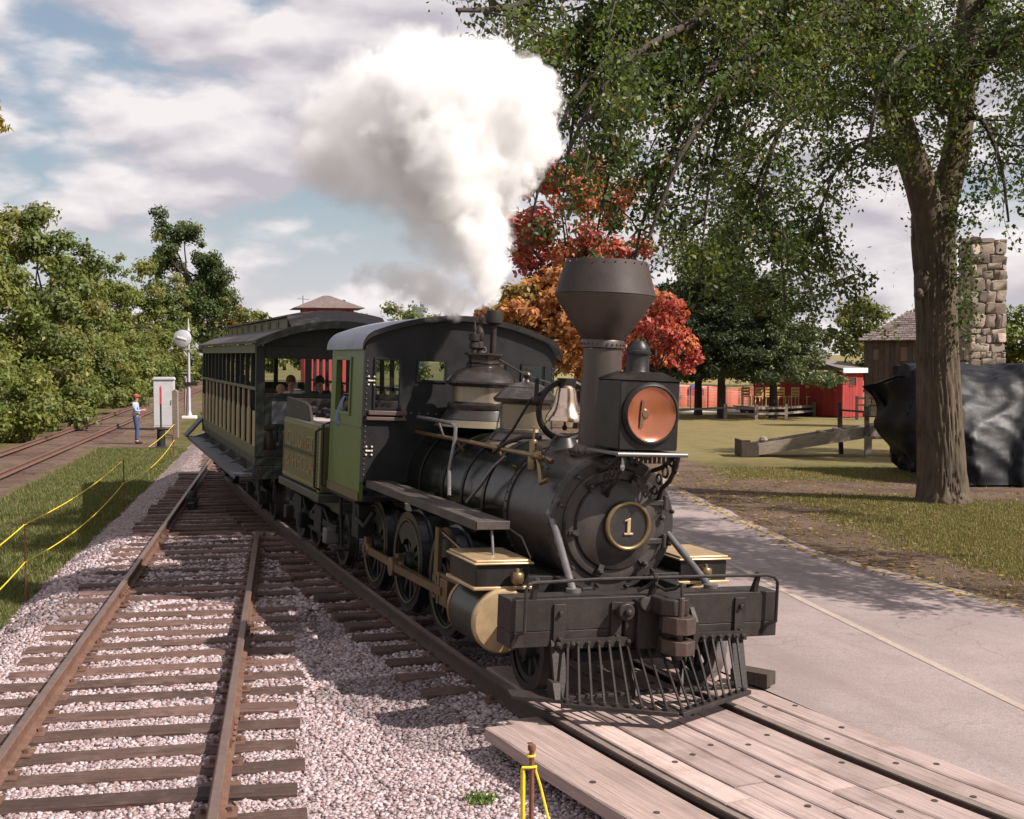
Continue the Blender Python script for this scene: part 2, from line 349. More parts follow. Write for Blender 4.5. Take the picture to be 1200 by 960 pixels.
quads = np.stack([idx[:-1, :-1], idx[:-1, 1:], idx[1:, 1:], idx[1:, :-1]], -1).reshape(-1, 4)
def dirt_amount(x, y):
    """1 = bare brown earth under the trees and along the road edge, 0 = lawn"""
    n = noise.fractal((x * .35, y * .35, 0), 1, 2, 4) * .55; r = xr(max(4, min(y, 60)))
    d = 0
    d = max(d, sstep(2.2, .3, abs(x - r - .4) + n * 1.2) * (y > 9))
    d = max(d, sstep(1, .2, abs((y - (25.3 - (x - 8) * .08)) / 2.9) + n * .5) * sstep(17, 12, x) * sstep(2, 4, x))       # worn strip beside the road
    d = max(d, .8 * sstep(2.6, 1.0, abs(x - xf(max(9, min(y, 280)))) + n * 1.4))                                         # far track bed
    d = max(d, .9 * sstep(2.2, .6, abs(x - xl(max(2, min(y, 64))) + 4.2 + (y - 40) * .05) + n * 1.5) * sstep(30, 36, y))
    return min(1, max(0, d))
dm = np.array([[dirt_amount(x, y) if -40 < x < 40 and y < 300 else 0 for x in gx] for y in gy])
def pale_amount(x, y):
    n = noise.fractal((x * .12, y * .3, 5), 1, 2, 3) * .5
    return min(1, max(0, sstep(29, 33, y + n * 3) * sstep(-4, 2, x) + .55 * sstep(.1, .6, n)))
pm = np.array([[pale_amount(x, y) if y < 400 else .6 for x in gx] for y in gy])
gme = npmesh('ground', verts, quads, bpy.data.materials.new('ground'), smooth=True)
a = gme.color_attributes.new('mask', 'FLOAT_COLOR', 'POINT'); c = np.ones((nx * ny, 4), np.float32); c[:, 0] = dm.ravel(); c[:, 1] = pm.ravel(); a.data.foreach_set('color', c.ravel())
m = gme.materials[0]; m.use_nodes = True; t = NT(m.node_tree)
tc = t.n('ShaderNodeTexCoord').outputs['Object']; mk = t.n('ShaderNodeSeparateColor', i={0: t.n('ShaderNodeAttribute', attribute_name='mask').outputs['Color']})
n1 = t.noise(tc, 26, 5, .65); n2 = t.noise(tc, 1.3, 5, .6); n3 = t.noise(t.vmath('MULTIPLY', tc, (1, 2.2, 1)), 90, 3, .6)
gr = t.mix(t.ramp(n2, .35, .65), (.105, .098, .035), (.190, .150, .065)); gr = t.mix(t.math('MULTIPLY', n1, .6), gr, (.045, .060, .012))
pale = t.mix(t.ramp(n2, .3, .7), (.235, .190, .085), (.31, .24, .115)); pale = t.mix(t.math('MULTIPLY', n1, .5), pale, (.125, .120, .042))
di = t.mix(t.ramp(n2, .3, .7), (.110, .072, .052), (.190, .132, .100)); di = t.mix(t.ramp(n1, .5, .75), di, (.26, .18, .12))
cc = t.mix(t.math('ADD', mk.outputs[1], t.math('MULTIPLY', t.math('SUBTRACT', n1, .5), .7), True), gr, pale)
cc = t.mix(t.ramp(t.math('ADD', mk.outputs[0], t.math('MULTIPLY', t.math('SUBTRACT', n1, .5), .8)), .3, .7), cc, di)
bp = t.n('ShaderNodeBump', i={'Strength': .8, 'Distance': .05, 'Height': t.math('ADD', n3, n1)})
b = t.n('ShaderNodeBsdfPrincipled', i={'Base Color': cc, 'Roughness': .95, 'Specular IOR Level': .15, 'Normal': bp.outputs[0]})
t.n('ShaderNodeOutputMaterial', i={'Surface': b.outputs[0]})
tag(inst('ground', gme), kind='structure')

# ballast bed
def bz(x, y):
    l = xl(y); e = xe(y); h = .014 + .018 * noise.noise((x * 2.2, y * 2.2, 1))
    h += -.30 * sstep(l - 1.35, l - 2.35, x) - .16 * sstep(e + .9, e + 1.7, x) * sstep(9, 11, y)
    if 11 < y < 26:                                            # the slight hollow between the tracks
        mid = (l + e) / 2; w = (e - l) / 2 - 1.4
        if w > .1: h -= .05 * sstep(w, 0, abs(x - mid))
    h += .045 * sstep(13.5, 10.5, y) * sstep(1.9, 1.0, abs(x - e)) * sstep(e + .2, e - .3, x)
    return h - .02
rows = []; by = np.concatenate([np.arange(2.5, 20, .12), np.arange(20, 64, .4)]); NB = 110
for y in by:
    wl = .22 * noise.noise((y * .8, 1, 0)) + .1 * noise.noise((y * 3, 5, 0)); a0 = xl(y) - 2.15 + wl; a1 = max(xe(y) + 1.55, xl(y) + 1.9)
    rows.append([(x, y, bz(x, y)) for x in np.linspace(a0, a1, NB)])
idx = np.arange(len(by) * NB).reshape(len(by), NB)
quads = np.stack([idx[:-1, :-1], idx[:-1, 1:], idx[1:, 1:], idx[1:, :-1]], -1).reshape(-1, 4)
gm = bpy.data.materials.new('ballast'); gm.use_nodes = True; t = NT(gm.node_tree); tc = t.n('ShaderNodeTexCoord').outputs['Object']
vo = t.n('ShaderNodeTexVoronoi', i={'Vector': tc, 'Scale': 24.0, 'Randomness': 1.0}); vs_ = t.n('ShaderNodeSeparateColor', i={0: vo.outputs['Color']})
c1_ = t.mix(vs_.outputs[0], (.23, .165, .160), (.50, .41, .41)); c1_ = t.mix(t.ramp(vs_.outputs[1], .8, .95), c1_, (.17, .09, .075))
big = t.noise(tc, .9, 5, .6); c1_ = t.mix(t.math('MULTIPLY', t.ramp(big, .5, .75), .55), c1_, (.16, .125, .12))
dk = t.ramp(vo.outputs['Distance'], .75, .45)
c1_ = t.mix(dk, (.08, .06, .055), c1_)
bp = t.n('ShaderNodeBump', i={'Strength': 1.0, 'Distance': .03, 'Height': t.math('SUBTRACT', 1.0, vo.outputs['Distance'])})
b = t.n('ShaderNodeBsdfPrincipled', i={'Base Color': c1_, 'Roughness': .9, 'Specular IOR Level': .2, 'Normal': bp.outputs[0]})
t.n('ShaderNodeOutputMaterial', i={'Surface': b.outputs[0]})
tag(inst('ballast', npmesh('ballast', rows, quads, gm, smooth=True)), kind='structure')

# loose stones of the ballast, near the camera
def stones():
    base = []
    for k in range(8):
        q = RNG.normal(size=(8, 3)) * .18 + np.array([(a, b, c) for a in (-1, 1) for b in (-1, 1) for c in (-1, 1)]) * .62
        q[:, 2] *= .72; base.append(q)
    base = np.array(base); F = np.array([(0, 1, 3, 2), (4, 6, 7, 5), (0, 4, 5, 1), (2, 3, 7, 6), (0, 2, 6, 4), (1, 5, 7, 3)])
    pts = []
    def region(y0, y1, dens, s0, s1):
        n = int((y1 - y0) * 9 * dens); ys = RNG.uniform(y0, y1, n); fr = RNG.uniform(0, 1, n); sz = RNG.uniform(s0, s1, n)
        for y, f, s_ in zip(ys, fr, sz):
            a0 = xl(y) - 2.15 + .2 * noise.noise((y * .8, 1, 0)); a1 = xe(y) + 1.2; w = 9.0
            x = a0 + f * w
            if x > a1 or abs(x - .0) > .46 * y + .6: continue
            if y < 9.35 and x > xe(y) - 1.36: continue
            for (c, hl) in ((xl(y), 1), (xe(y), 1)):
                d = abs(abs(x - c) - .76)
                if d < .10: break
            else:
                pts.append((x, y, bz(x, y) + .004, s_))
    region(6.2, 9.5, 1700, .009, .021); region(9.5, 13, 1000, .012, .025); region(13, 19, 380, .018, .036)
    P = np.array(pts); n = len(P)
    A = base[RNG.integers(0, 8, n)]; th = RNG.uniform(0, 2 * pi, n); ph = RNG.uniform(-.7, .7, n)
    c, s_ = np.cos(th), np.sin(th); x = A[:, :, 0] * c[:, None] - A[:, :, 1] * s_[:, None]; y = A[:, :, 0] * s_[:, None] + A[:, :, 1] * c[:, None]; z = A[:, :, 2]
    c, s_ = np.cos(ph), np.sin(ph); y, z = y * c[:, None] - z * s_[:, None], y * s_[:, None] + z * c[:, None]
    V = np.stack([x, y, z], -1) * (P[:, 3] * RNG.uniform(.8, 1.25, n))[:, None, None] + P[:, None, :3]
    Q = (F[None] + (np.arange(n) * 8)[:, None, None]).reshape(-1, 4)
    pal = np.array([(.38, .30, .31), (.43, .35, .36), (.31, .235, .24), (.23, .16, .16), (.50, .42, .43), (.34, .245, .235), (.28, .235, .25), (.17, .085, .07)])
    cc = pal[RNG.choice(8, n, p=[.24, .2, .16, .12, .1, .1, .06, .02])] * RNG.uniform(.85, 1.12, (n, 1))
    grimy = np.array([.62 if noise.noise((p[0] * .5, p[1] * .5, 9)) > .22 or (p[1] > 10 and abs(p[0] - xe(p[1])) < .8) else 1 for p in P])
    cc = cc * grimy[:, None]
    me = npmesh('gravel', V, Q, mat('gravel_stone', (.4, .35, .35), .85, var=.2, scale=30, attr='col', spec=.25), np.repeat(cc, 6, 0))
    tag(inst('gravel', me), kind='stuff')
stones()

# road, its edge line and centre line
def ribbon(name, xa, xb, ys, z, n=2, mat_=None):
    rows = [[(xa(y) + (xb(y) - xa(y)) * k / (n - 1), y, z(xa(y) + (xb(y) - xa(y)) * k / (n - 1), y) if callable(z) else z) for k in range(n)] for y in ys]
    idx = np.arange(len(ys) * n).reshape(len(ys), n); q = np.stack([idx[:-1, :-1], idx[:-1, 1:], idx[1:, 1:], idx[1:, :-1]], -1).reshape(-1, 4)
    return npmesh(name, rows, q, mat_)
rm = bpy.data.materials.new('asphalt'); rm.use_nodes = True; t = NT(rm.node_tree); tc = t.n('ShaderNodeTexCoord').outputs['Object']
n1 = t.noise(tc, 120, 4, .7); n2 = t.noise(tc, .7, 6, .6); n3 = t.noise(tc, 9, 5, .6)
c_ = t.mix(t.ramp(n2, .3, .7), (.28, .226, .218), (.36, .295, .287)); c_ = t.mix(t.math('MULTIPLY', t.ramp(n1, .40, .66), .75), c_, (.155, .12, .115))
n4 = t.noise(t.vmath('MULTIPLY', t.n('ShaderNodeVectorRotate', rotation_type='Z_AXIS', i={'Vector': tc, 'Angle': radians(70)}).outputs[0], (.12, 1.6, 1)), 1.4, 5, .6); c_ = t.mix(t.math('MULTIPLY', t.ramp(n4, .52, .68), .4), c_, (.20, .155, .148))
c_ = t.mix(t.math('MULTIPLY', t.ramp(n3, .52, .72), .45), c_, (.20, .155, .15))
vc = t.n('ShaderNodeTexVoronoi', feature='DISTANCE_TO_EDGE', i={'Vector': t.vmath('ADD', tc, t.vmath('MULTIPLY', t.n('ShaderNodeTexNoise', i={'Vector': tc, 'Scale': 1.5, 'Detail': 5.0}).outputs['Color'], (1.2, 1.2, 0))), 'Scale': .38})
c_ = t.mix(t.math('MULTIPLY', t.ramp(vc.outputs['Distance'], .005, .001), .40), c_, (.15, .115, .108))
b = t.n('ShaderNodeBsdfPrincipled', i={'Base Color': c_, 'Roughness': .88, 'Specular IOR Level': .25, 'Normal': t.n('ShaderNodeBump', i={'Strength': .5, 'Distance': .01, 'Height': n1}).outputs[0]})
t.n('ShaderNodeOutputMaterial', i={'Surface': b.outputs[0]})
ys = np.concatenate([np.arange(1.5, 30, .3), np.arange(30, 61, 1)])
def wob(y): return .12 * noise.noise((y * 1.1, 0, 7)) + .08 * noise.noise((y * 4, 0, 7))
ROADZ = .104
tag(inst('road', ribbon('road', lambda y: xe(max(y, 2.6)) + 1.30 / cos(radians(25)), lambda y: xr(max(4, min(60, y))) + wob(y), ys, ROADZ, 12, rm)), kind='structure')
LINEY = mat('worn_yellow_line', (.36, .25, .10), .85, var=.35, scale=14, dust=(.26, .20, .17), dusta=1.0, dscale=5)
LINEW = mat('worn_pale_line', (.35, .28, .235), .85, var=.2, scale=14, dust=(.30, .245, .235), dusta=1.0, dscale=6)
xr2 = lambda y: xr(max(4, min(60, y)))
tag(inst('road_edge_line', ribbon('road_edge_line', lambda y: xr2(y) - .20 + wob(y) * .3, lambda y: xr2(y) - .11 + wob(y) * .3, np.arange(4, 32, .3), ROADZ + .004, 2, LINEY)), kind='structure')
xc = lambda y: float(np.interp(y, [4, 7.5, 9.47, 13.3, 18, 25], [5.6, 4.5, 4.06, 3.37, 2.6, 1.3]))
tag(inst('road_centre_line', ribbon('road_centre_line', lambda y: xc(y) - .045, lambda y: xc(y) + .045, np.arange(4, 24, .3), ROADZ + .004, 2, LINEW)), kind='structure')

# ------------------------------------------------------------------ tracks
RH = .14; TIEZ = .03
RP = [(-.062, 0), (.062, 0), (.062, .012), (.012, .03), (.009, .092), (.033, .102), (.035, .132), (.026, .14), (-.026, .14), (-.035, .132), (-.033, .102), (-.009, .092), (-.012, .03), (-.062, .012)]
def rail(line, s0, s1, d, parent, canted, topmat, step=.5, side=None):
    n = int((s1 - s0) / step) + 1; vs = []; fs = []; mi = []; k = len(RP)
    for i in range(n + 1):
        s_ = s0 + (s1 - s0) * i / n; x, y, h = line.at(s_, d); ca = cant(y) if canted else 0
        for (a, z) in RP:
            xx, yy, _ = line.at(s_, d + a); vs.append((xx, yy, TIEZ + z - (d + a) * sin(ca)))
    mb = MB()
    for i in range(n):
        for j in range(k):
            fs.append((i * k + j, i * k + (j + 1) % k, (i + 1) * k + (j + 1) % k, (i + 1) * k + j)); mi.append(1 if j == 7 else 0)
    mb.add(vs, fs); mb.m = mi
    mb.add(vs[:k], [tuple(range(k))]); mb.add(vs[-k:], [tuple(range(k))])
    return mb.build('rail', [side or RAILR, topmat], parent, smooth=30)
def tie_meshes(n=6, L=2.6):
    out = []
    for i in range(n):
        mb = MB(); r = random.Random(i)
        xs = [-L / 2 - r.uniform(-.06, .06), -.7 + r.uniform(-.1, .1), 0, .7, L / 2 + r.uniform(-.06, .06)]; vs = []
        for x in xs:
            w = .11 + r.uniform(-.012, .012); dz = r.uniform(-.012, .004); dy = r.uniform(-.01, .01)
            vs += [(x, dy - w, -.15), (x, dy + w, -.15), (x, dy + w, TIEZ - .015 + dz), (x, dy + w - .02, TIEZ + dz), (x, dy - w + .02, TIEZ + dz), (x, dy - w, TIEZ - .015 + dz)]
        fs = [(i * 6 + j, i * 6 + (j + 1) % 6, i * 6 + 6 + (j + 1) % 6, i * 6 + 6 + j) for i in range(4) for j in range(6)] + [(0, 1, 2, 3, 4, 5), (29, 28, 27, 26, 25, 24)]
        mb.add(vs, fs); out.append(mb.mesh('railroad_tie', TIEM, 25))
    return out
TIES = tie_meshes()
def ties(line, s0, s1, step, parent, canted=False, lim=300):
    s_ = s0; k = 0
    while s_ < s1:
        x, y, h = line.at(s_); o = inst('railroad_tie', TIES[random.randrange(6)], parent, (x, y, random.uniform(-.012, .006)), (0, 0, 0))
        o.rotation_euler = (0, 0, h - pi / 2 + random.uniform(-.018, .018) + (pi if random.random() < .5 else 0))
        if canted:
            M = Matrix.Rotation(h - pi / 2, 4, 'Z') @ Matrix.Rotation(-cant(y), 4, 'Y'); o.rotation_euler = M.to_euler()
        s_ += step * random.uniform(.94, 1.06); k += 1
def fastenings(line, s0, s1, step, parent, canted=False):
    mb = MB(); s_ = s0
    while s_ < s1:
        for sd in (-1, 1):
            for e in (-.085, .085):
                if random.random() < .9:
                    x, y, h = line.at(s_ + random.uniform(-.04, .04), sd * .7525 + e); z = TIEZ - sd * .75 * sin(cant(y) if canted else 0)
                    M = Matrix.Rotation(h, 3, 'Z') @ Matrix.Rotation(random.uniform(-.3, .3), 3, 'Z'); mb.obox((x, y, z + .012), (.035, .03, .045), M)
            x, y, h = line.at(s_, sd * .7525); mb.obox((x, y, TIEZ - sd * .7525 * sin(cant(y) if canted else 0) - .004), (.18, .26, .012), Matrix.Rotation(h, 3, 'Z'))
        s_ += step
    o = mb.build('rail_fastening', RAILR, parent, 0); o['kind'] = 'stuff'
tr = tag(empty('railway_track'), kind='structure')
s27 = LEFT.sy(31)
for d in (-.7525, .7525): rail(LEFT, LEFT.sy(38) if d < 0 else LEFT.sy(18.4), LEFT.L - .2, d, tr, False, RAILT)
ties(LEFT, LEFT.sy(29), LEFT.L - .3, .475, tr); fastenings(LEFT, LEFT.sy(18), LEFT.L - .3, .475, tr)
bolt = MB()
for s_, d in ((LEFT.sy(14.3), -.7525), (LEFT.sy(12.2), .7525), (LEFT.sy(8.7), .7525)):
    for e in (-.03, .03):
        x, y, h = LEFT.at(s_, d + e); bolt.obox((x, y, TIEZ + .062), (.55, .02, .07), Matrix.Rotation(h, 3, 'Z'))
        for q in (-.2, -.07, .07, .2): x, y, h = LEFT.at(s_ + q, d + e * 1.6); bolt.sph((x, y, TIEZ + .062), .022, n=8)
bolt.build('joint_bar', RAILR, tr, 30)
te = tag(empty('railway_track'), kind='structure')
for d in (-.7525, .7525): rail(ENG, ENG.sy(60), ENG.L - .2, d, te, True, RAILS, .4, RAILD)
ties(ENG, ENG.sy(48), ENG.sy(10.0), .53, te, True); fastenings(ENG, ENG.sy(20), ENG.sy(10), .53, te, True)
# guard piece and rail brace of the turnout beside the left rail
mb = MB(); x, y, h = LEFT.at(LEFT.sy(22.6), -.55); M = Matrix.Rotation(h, 3, 'Z')
mb.obox((x, y, .09), (.9, .12, .12), M); mb.obox((x, y, .17), (.35, .20, .10), M); mb.sph((x, y, .25), .09)
mb.build('rail_brace', FRAMEB, tr, 30)
tf = tag(empty('railway_track'), kind='structure')
FARZ = -.22
tfo = rail(FAR, FAR.sy(200), FAR.L - .2, -.7525, tf, False, RAILT, 2.0); tf2 = rail(FAR, FAR.sy(200), FAR.L - .2, .7525, tf, False, RAILT, 2.0)
ties(FAR, FAR.sy(110), FAR.L - 3, .56, tf); tf.location.z = -.21
for o in tf.children:
    if o.name.startswith('railroad_tie'): o.location.z -= .055

# crossing planks
pl = tag(empty('plank_crossing'), kind='structure')
def plank(d0, d1, s0, s1, z=.0, step=.25, holes=True, th=.09):
    vs = []; n = int((s1 - s0) / step); r = random.Random(int(d0 * 1000)); ph = r.uniform(0, 9)
    for i in range(n + 1):
        s_ = s0 + (s1 - s0) * i / n; e0 = .007 * noise.noise((s_ * 2, ph, 0)); e1 = .007 * noise.noise((s_ * 2, ph, 4)); up = .004 * noise.noise((s_ * 1.2, ph, 8))
        for dd, zz_ in ((d0 + e0, -th), (d1 + e1, -th), (d1 + e1, -.008), (d1 + e1 - .012, 0), (d0 + e0 + .012, 0), (d0 + e0, -.008)):
            x, y, h = ENG.at(s_, dd); vs.append((x, y, .158 + z + up + zz_ - dd * sin(cant(y))))
    mb = MB(); fs = [(i * 6 + j, i * 6 + (j + 1) % 6, i * 6 + 6 + (j + 1) % 6, i * 6 + 6 + j) for i in range(n) for j in range(6)] + [(0, 1, 2, 3, 4, 5), tuple(n * 6 + j for j in (5, 4, 3, 2, 1, 0))]
    mb.add(vs, fs)
    if holes:
        s_ = s0 + r.uniform(.2, .5)
        while s_ < s1 - .1:
            dd = d0 + (d1 - d0) * r.choice((.25, .5, .75)); x, y, h = ENG.at(s_, dd); z0 = .158 + z - dd * sin(cant(y)); mb.cyl((x, y, z0 - .02), (x, y, z0 + .005), .021, n=10, mi=1)
            s_ += r.uniform(.55, .95)
    o = mb.build('plank', [PLANK2 if d0 < -.7 else PLANK, CRACK], pl, 25)
S1 = ENG.L - .15; S0 = ENG.sy(9.3)
def hide(q): return ENG.sy(q)
plank(-1.36, -1.09, hide(9.15), S1, .0); plank(-1.07, -.80, hide(9.35), S1, -.035, holes=False)
ed = [-.665, -.425, -.155, .09, .345, .655]
for i in range(5):
    a0, a1 = ed[i] + .008, ed[i + 1] - .008; cut = hide(random.uniform(6.9, 7.7)); plank(a0, a1, hide(10.6), cut - .006, random.uniform(-.004, .006)); plank(a0, a1, cut + .006, S1, random.uniform(-.004, .006))
plank(.815, 1.045, hide(10.9), S1, .0); plank(1.06, 1.295, hide(10.7), S1, .003)

exec_parts = []
# ------------------------------------------------------------------ steam locomotive (local: x forward, y to its left, z up from rail head)
EO = Vector((1.06, 9.33, .18)); EROT = (-radians(2.6), 0, radians(22 - 90))
lo = tag(empty('steam_locomotive', EO, EROT), 'black steam locomotive with diamond smokestack and green cab at the head of the train', 'locomotive')
def bolts(mb, pts, axis, r=.02, h=.02):
    for p in pts:
        p = Vector(p); mb.cyl(p, p + Vector(axis) * h, r, r * .8, 6)
# buffer beam
mb = MB(); mb.box(-.27, 0, -1.19, 1.19, .592, .838).box(-.269, -.0015, -1.189, 1.189, .47, .591)
beam = mb.build('buffer_beam', BLACK2, lo, bevel=.006)
for y in (-.79, -.30, .82):
    mb = MB(); mb.box(.003, .022, y - .05, y + .05, .47, .80); bolts(mb, [(.022, y, .73), (.022, y, .53)], (1, 0, 0), .024, .03); mb.build('bolt_plate', BLACK2, beam, 30, bevel=.004)
# grab rail
mb = MB(); mb.tube([(.07, -1.10, .60), (.07, -1.10, .93), (.07, -1.08, .965), (.05, -1.03, .975), (.03, -.5, .985), (.03, .5, .985), (.05, 1.03, .985), (.07, 1.10, .97), (.075, 1.13, .93), (.075, 1.13, .60)], .014, 8)
mb.tube([(.07, -1.10, .61), (.03, -1.14, .58), (.012, -1.17, .50)], .016, 6); mb.tube([(.075, 1.13, .61), (.04, 1.08, .58), (.012, 1.05, .50)], .016, 6)
gr_ = mb.build('grab_rail', BLACK2, lo)
for y in (-1.0, .02, .97):
    mb = MB(); mb.prism([(-.06, .838), (.0, .838), (.04, .97), (.01, .97)], 1, y - .018, y + .018); mb.sph((.03, y, .985), .03, n=8); mb.build('rail_bracket', BLACK2, gr_, 30)
# cowcatcher
cc_ = empty('cowcatcher'); cc_.parent = lo
mb = MB(); mb.bar((.05, -.80, .50), (.05, -.20, .50), .045, .07); mb.bar((.05, .30, .50), (.05, .86, .50), .045, .07)
mb.bar((-.02, -.22, .46), (-.02, .32, .46), .05, .06)
for s_ in (-1, 1):
    for y in ((-.82, -.70, -.22) if s_ < 0 else (.82, .74)): mb.sph((.075, y, .50), .025, n=8)
mb.build('top_bar', BLACK2, cc_, 30)
TIP = (.68, -.10, .095); CL = (.26, -.86, .10); CR = (.26, .76, .10)
mb = MB()
for P in (CL, CR): mb.bar(P, TIP, .085, .035)
mb.bar((.10, -.86, .10), (.10, .76, .10), .06, .03); mb.box(.38, .66, -.14, -.06, .085, .112); mb.build('bottom_frame', BLACK2, cc_, 30, bevel=.005)
mb = MB(); mb.prism([(.30, -.80), (.24, -.90), (.06, -1.18), (-.12, -1.14), (-.05, -.82), (.12, -.78)], 2, .105, .13); mb.prism([(.08, .13), (.24, .13), (.18, .24), (.08, .25)], 1, -.90, -.84); mb.build('side_wing', BLACK2, cc_, 30)
for y0, y1 in ((-.80, -.82), (.80, .76)):
    mb = MB(); mb.bar((.0, y0, .52), (.18, y1, .10), .11, .03, (1, 0, .3)); mb.build('upright', BLACK2, cc_, 30, bevel=.004)
for p_, q_ in (((-.02, .35, .50), (.30, .12, .12)), ((-.02, -.2, .50), (.30, -.26, .12))): MB().bar(p_, q_, .07, .02, (0, 1, 0)).build('brace', BLACK2, cc_, 30)
bars = []
for i in range(9):
    f = (i + .4) / 9.4; bars.append((Vector(CL).lerp(Vector(TIP), f), -.745 + .085 * i * 1.03))
for i in range(10):
    f = (i + .3) / 10; bars.append((Vector(TIP).lerp(Vector(CR), f), .06 + .083 * i * .93))
for b_, ty in bars:
    top = Vector((.085, ty, .50)); low = b_ + Vector((.012, 0, .03))
    if -.25 < ty < .3: top = Vector((.05, ty, .47))
    mb = MB(); mb.cyl(low, top, .0115, n=6); mb.sph(low, .024, n=6); mb.sph(top, .026, n=6); mb.build('bar', BLACK2, cc_, 40)
# coupler
cp = MB(); cp.box(-.1, .10, -.16, .20, .44, .82); cp.box(.0, .05, -.24, .26, .48, .80)
cp.cyl((.06, -.27, .74), (.13, -.27, .74), .07, n=14); cp.sph((.15, -.27, .74), .035, n=8); cp.cyl((.05, -.10, .78), (.13, -.10, .80), .06, n=12); cp = cp.build('coupler', BLACK2, lo, 35, bevel=.015)
mb = MB(); mb.prism([(.06, .0), (.10, -.06), (.26, -.05), (.33, .03), (.32, .15), (.26, .20), (.06, .22)], 2, .735, .86); mb.build('coupler_head', BLACK2, cp, 25, bevel=.008)
mb = MB()
for z0, z1 in ((.60, .73), (.44, .55)): mb.prism([(.10, .02), (.26, -.03), (.38, .02), (.41, .10), (.37, .20), (.24, .22), (.10, .20)], 2, z0, z1)
mb.prism([(.08, .04), (.22, .04), (.22, .18), (.08, .18)], 2, .42, .76); mb.cyl((.32, .09, .40), (.32, .09, .88), .026, n=10); mb.build('knuckle', mat('rusty_knuckle', (.075, .05, .042), .55, metal=.3, var=.35, scale=9, bump=.15), cp, 25, bevel=.006)
mb = MB(); mb.prism([(.06, .82), (.22, .78), (.30, .68), (.29, .46), (.06, .42)], 1, .225, .27); mb.build('guard_arm', BLACK2, cp, 35, bevel=.006)
mb = MB(); mb.tube([(.0, .05, .985), (.04, .02, .93), (.12, .06, .90), (.22, .09, .93), (.30, .10, .98), (.31, .10, .86)], .014, 6); mb.tube([(-.04, -.10, .87), (.0, -.02, .92), (.03, .05, .98)], .016, 6); mb.build('uncoupling_lever', BLACK2, cp, 40)
# smokebox
BY = .045; BZ = 1.30; BR = .585
sb = MB().lathe([(BR - .02, 0), (BR, .02), (BR, .97), (BR + .014, .97), (BR + .014, 1.04), (BR - .02, 1.04)], (-.78, BY, BZ), (-1, 0, 0), 56).build('smokebox', GRAPH, lo)
mb = MB().lathe([(.30, -.02), (.575, -.02), (.590, -.035), (.590, -.06), (.545, -.075), (.50, -.075), (.44, -.06), (.40, -.03)], (-.80, BY, BZ), (1, 0, 0), 56, caps=False)
mb.build('front_ring', GRAPH, sb)
mb = MB().lathe([(.475, 0), (.48, .02), (.465, .045), (.40, .052), (.385, .045), (.375, .075), (.30, .105), (.21, .125), (.10, .13), (.0, .13)], (-.79, BY, BZ), (1, 0, 0), 56, caps=False)
door = mb.build('smokebox_door', GRAPH, sb)
for k in range(12):
    a_ = 2 * pi * (k + .4) / 12; p = Vector((-.735, BY + cos(a_) * .535, BZ + sin(a_) * .535)); mb = MB(); mb.cyl(p, p + Vector((.035, 0, 0)), .022, .018, 6); mb.sph(p + Vector((.04, 0, 0)), .014, n=6); mb.build('ring_bolt', GRAPH, sb, 30)
for k in range(6):
    a_ = 2 * pi * (k + .15) / 6; c_, s_ = cos(a_), sin(a_); mb = MB(); mb.bar((-.72, BY + c_ * .36, BZ + s_ * .36), (-.70, BY + c_ * .46, BZ + s_ * .46), .05, .025, (1, 0, 0)); mb.sph((-.685, BY + c_ * .42, BZ + s_ * .42), .026, n=8); mb.build('door_clamp', GRAPH, sb, 30)
for z in (1.16, 1.49):
    mb = MB(); mb.bar((-.70, BY + .18, z), (-.715, BY + .46, z), .045, .022, (1, 0, 0)); mb.cyl((-.71, BY + .45, z - .06), (-.71, BY + .45, z + .06), .022, n=10)
    mb.build('door_hinge', GRAPH, sb, 30, bevel=.004)
mb = MB()
for k in range(44):
    a_ = 2 * pi * k / 44; p = Vector((-1.79, BY + cos(a_) * (BR + .012), BZ + sin(a_) * (BR + .012))); mb.cyl(p, p + Vector((0, cos(a_), sin(a_))) * .012, .011, n=6)
for k in range(40):
    a_ = 2 * pi * k / 40; p = Vector((-.84, BY + cos(a_) * (BR - .004), BZ + sin(a_) * (BR - .004))); mb.cyl(p, p + Vector((0, cos(a_), sin(a_))) * .011, .010, n=6)
o = mb.build('rivet', GRAPH, sb, 0); o['kind'] = 'stuff'
# number plate
npt = MB().lathe([(.0, .03), (.175, .03), (.18, .02), (.18, -.03)], (-.655, BY + .055, BZ + .005), (1, 0, 0), 48, caps=False).build('number_plate', mat('plate_black', (.018, .018, .018), .3, spec=.6, dust=(.07, .065, .06), dusta=.4), lo)
MB().torus((-.622, BY + .055, BZ + .005), (1, 0, 0), .194, .021, 56, 12).build('plate_rim', BRASSD, npt)
cu = bpy.data.curves.new('digit', 'FONT'); cu.body = '1'; cu.size = .20; cu.extrude = .008; cu.align_x = 'CENTER'; cu.align_y = 'CENTER'
mb = MB(); mb.prism([(-.014, -.062), (.018, -.062), (.018, .065), (.006, .065), (-.038, .048), (-.038, .036), (-.014, .044)], 0, 0, .016); mb.box(0, .0155, -.04, .045, -.075, -.058)
dg_ = mb.build('digit', BRASS, npt, 30, loc=(-.624, BY + .055, BZ + .005), bevel=.003)
# smokebox braces
for y, z0 in ((-.55, 1.38), (.62, 1.25)):
    mb = MB().cyl((-.86, y * .92, z0), (-.22, y + (-.02 if y < 0 else .06), .84), .030, n=12); mb.sph((-.86, y * .92, z0), .05, n=10); mb.cyl((-.22, y + (-.02 if y < 0 else .06), .84), (-.22, y + (-.02 if y < 0 else .06), .87), .06, n=12); mb.build('front_brace', GREYPIPE, lo)
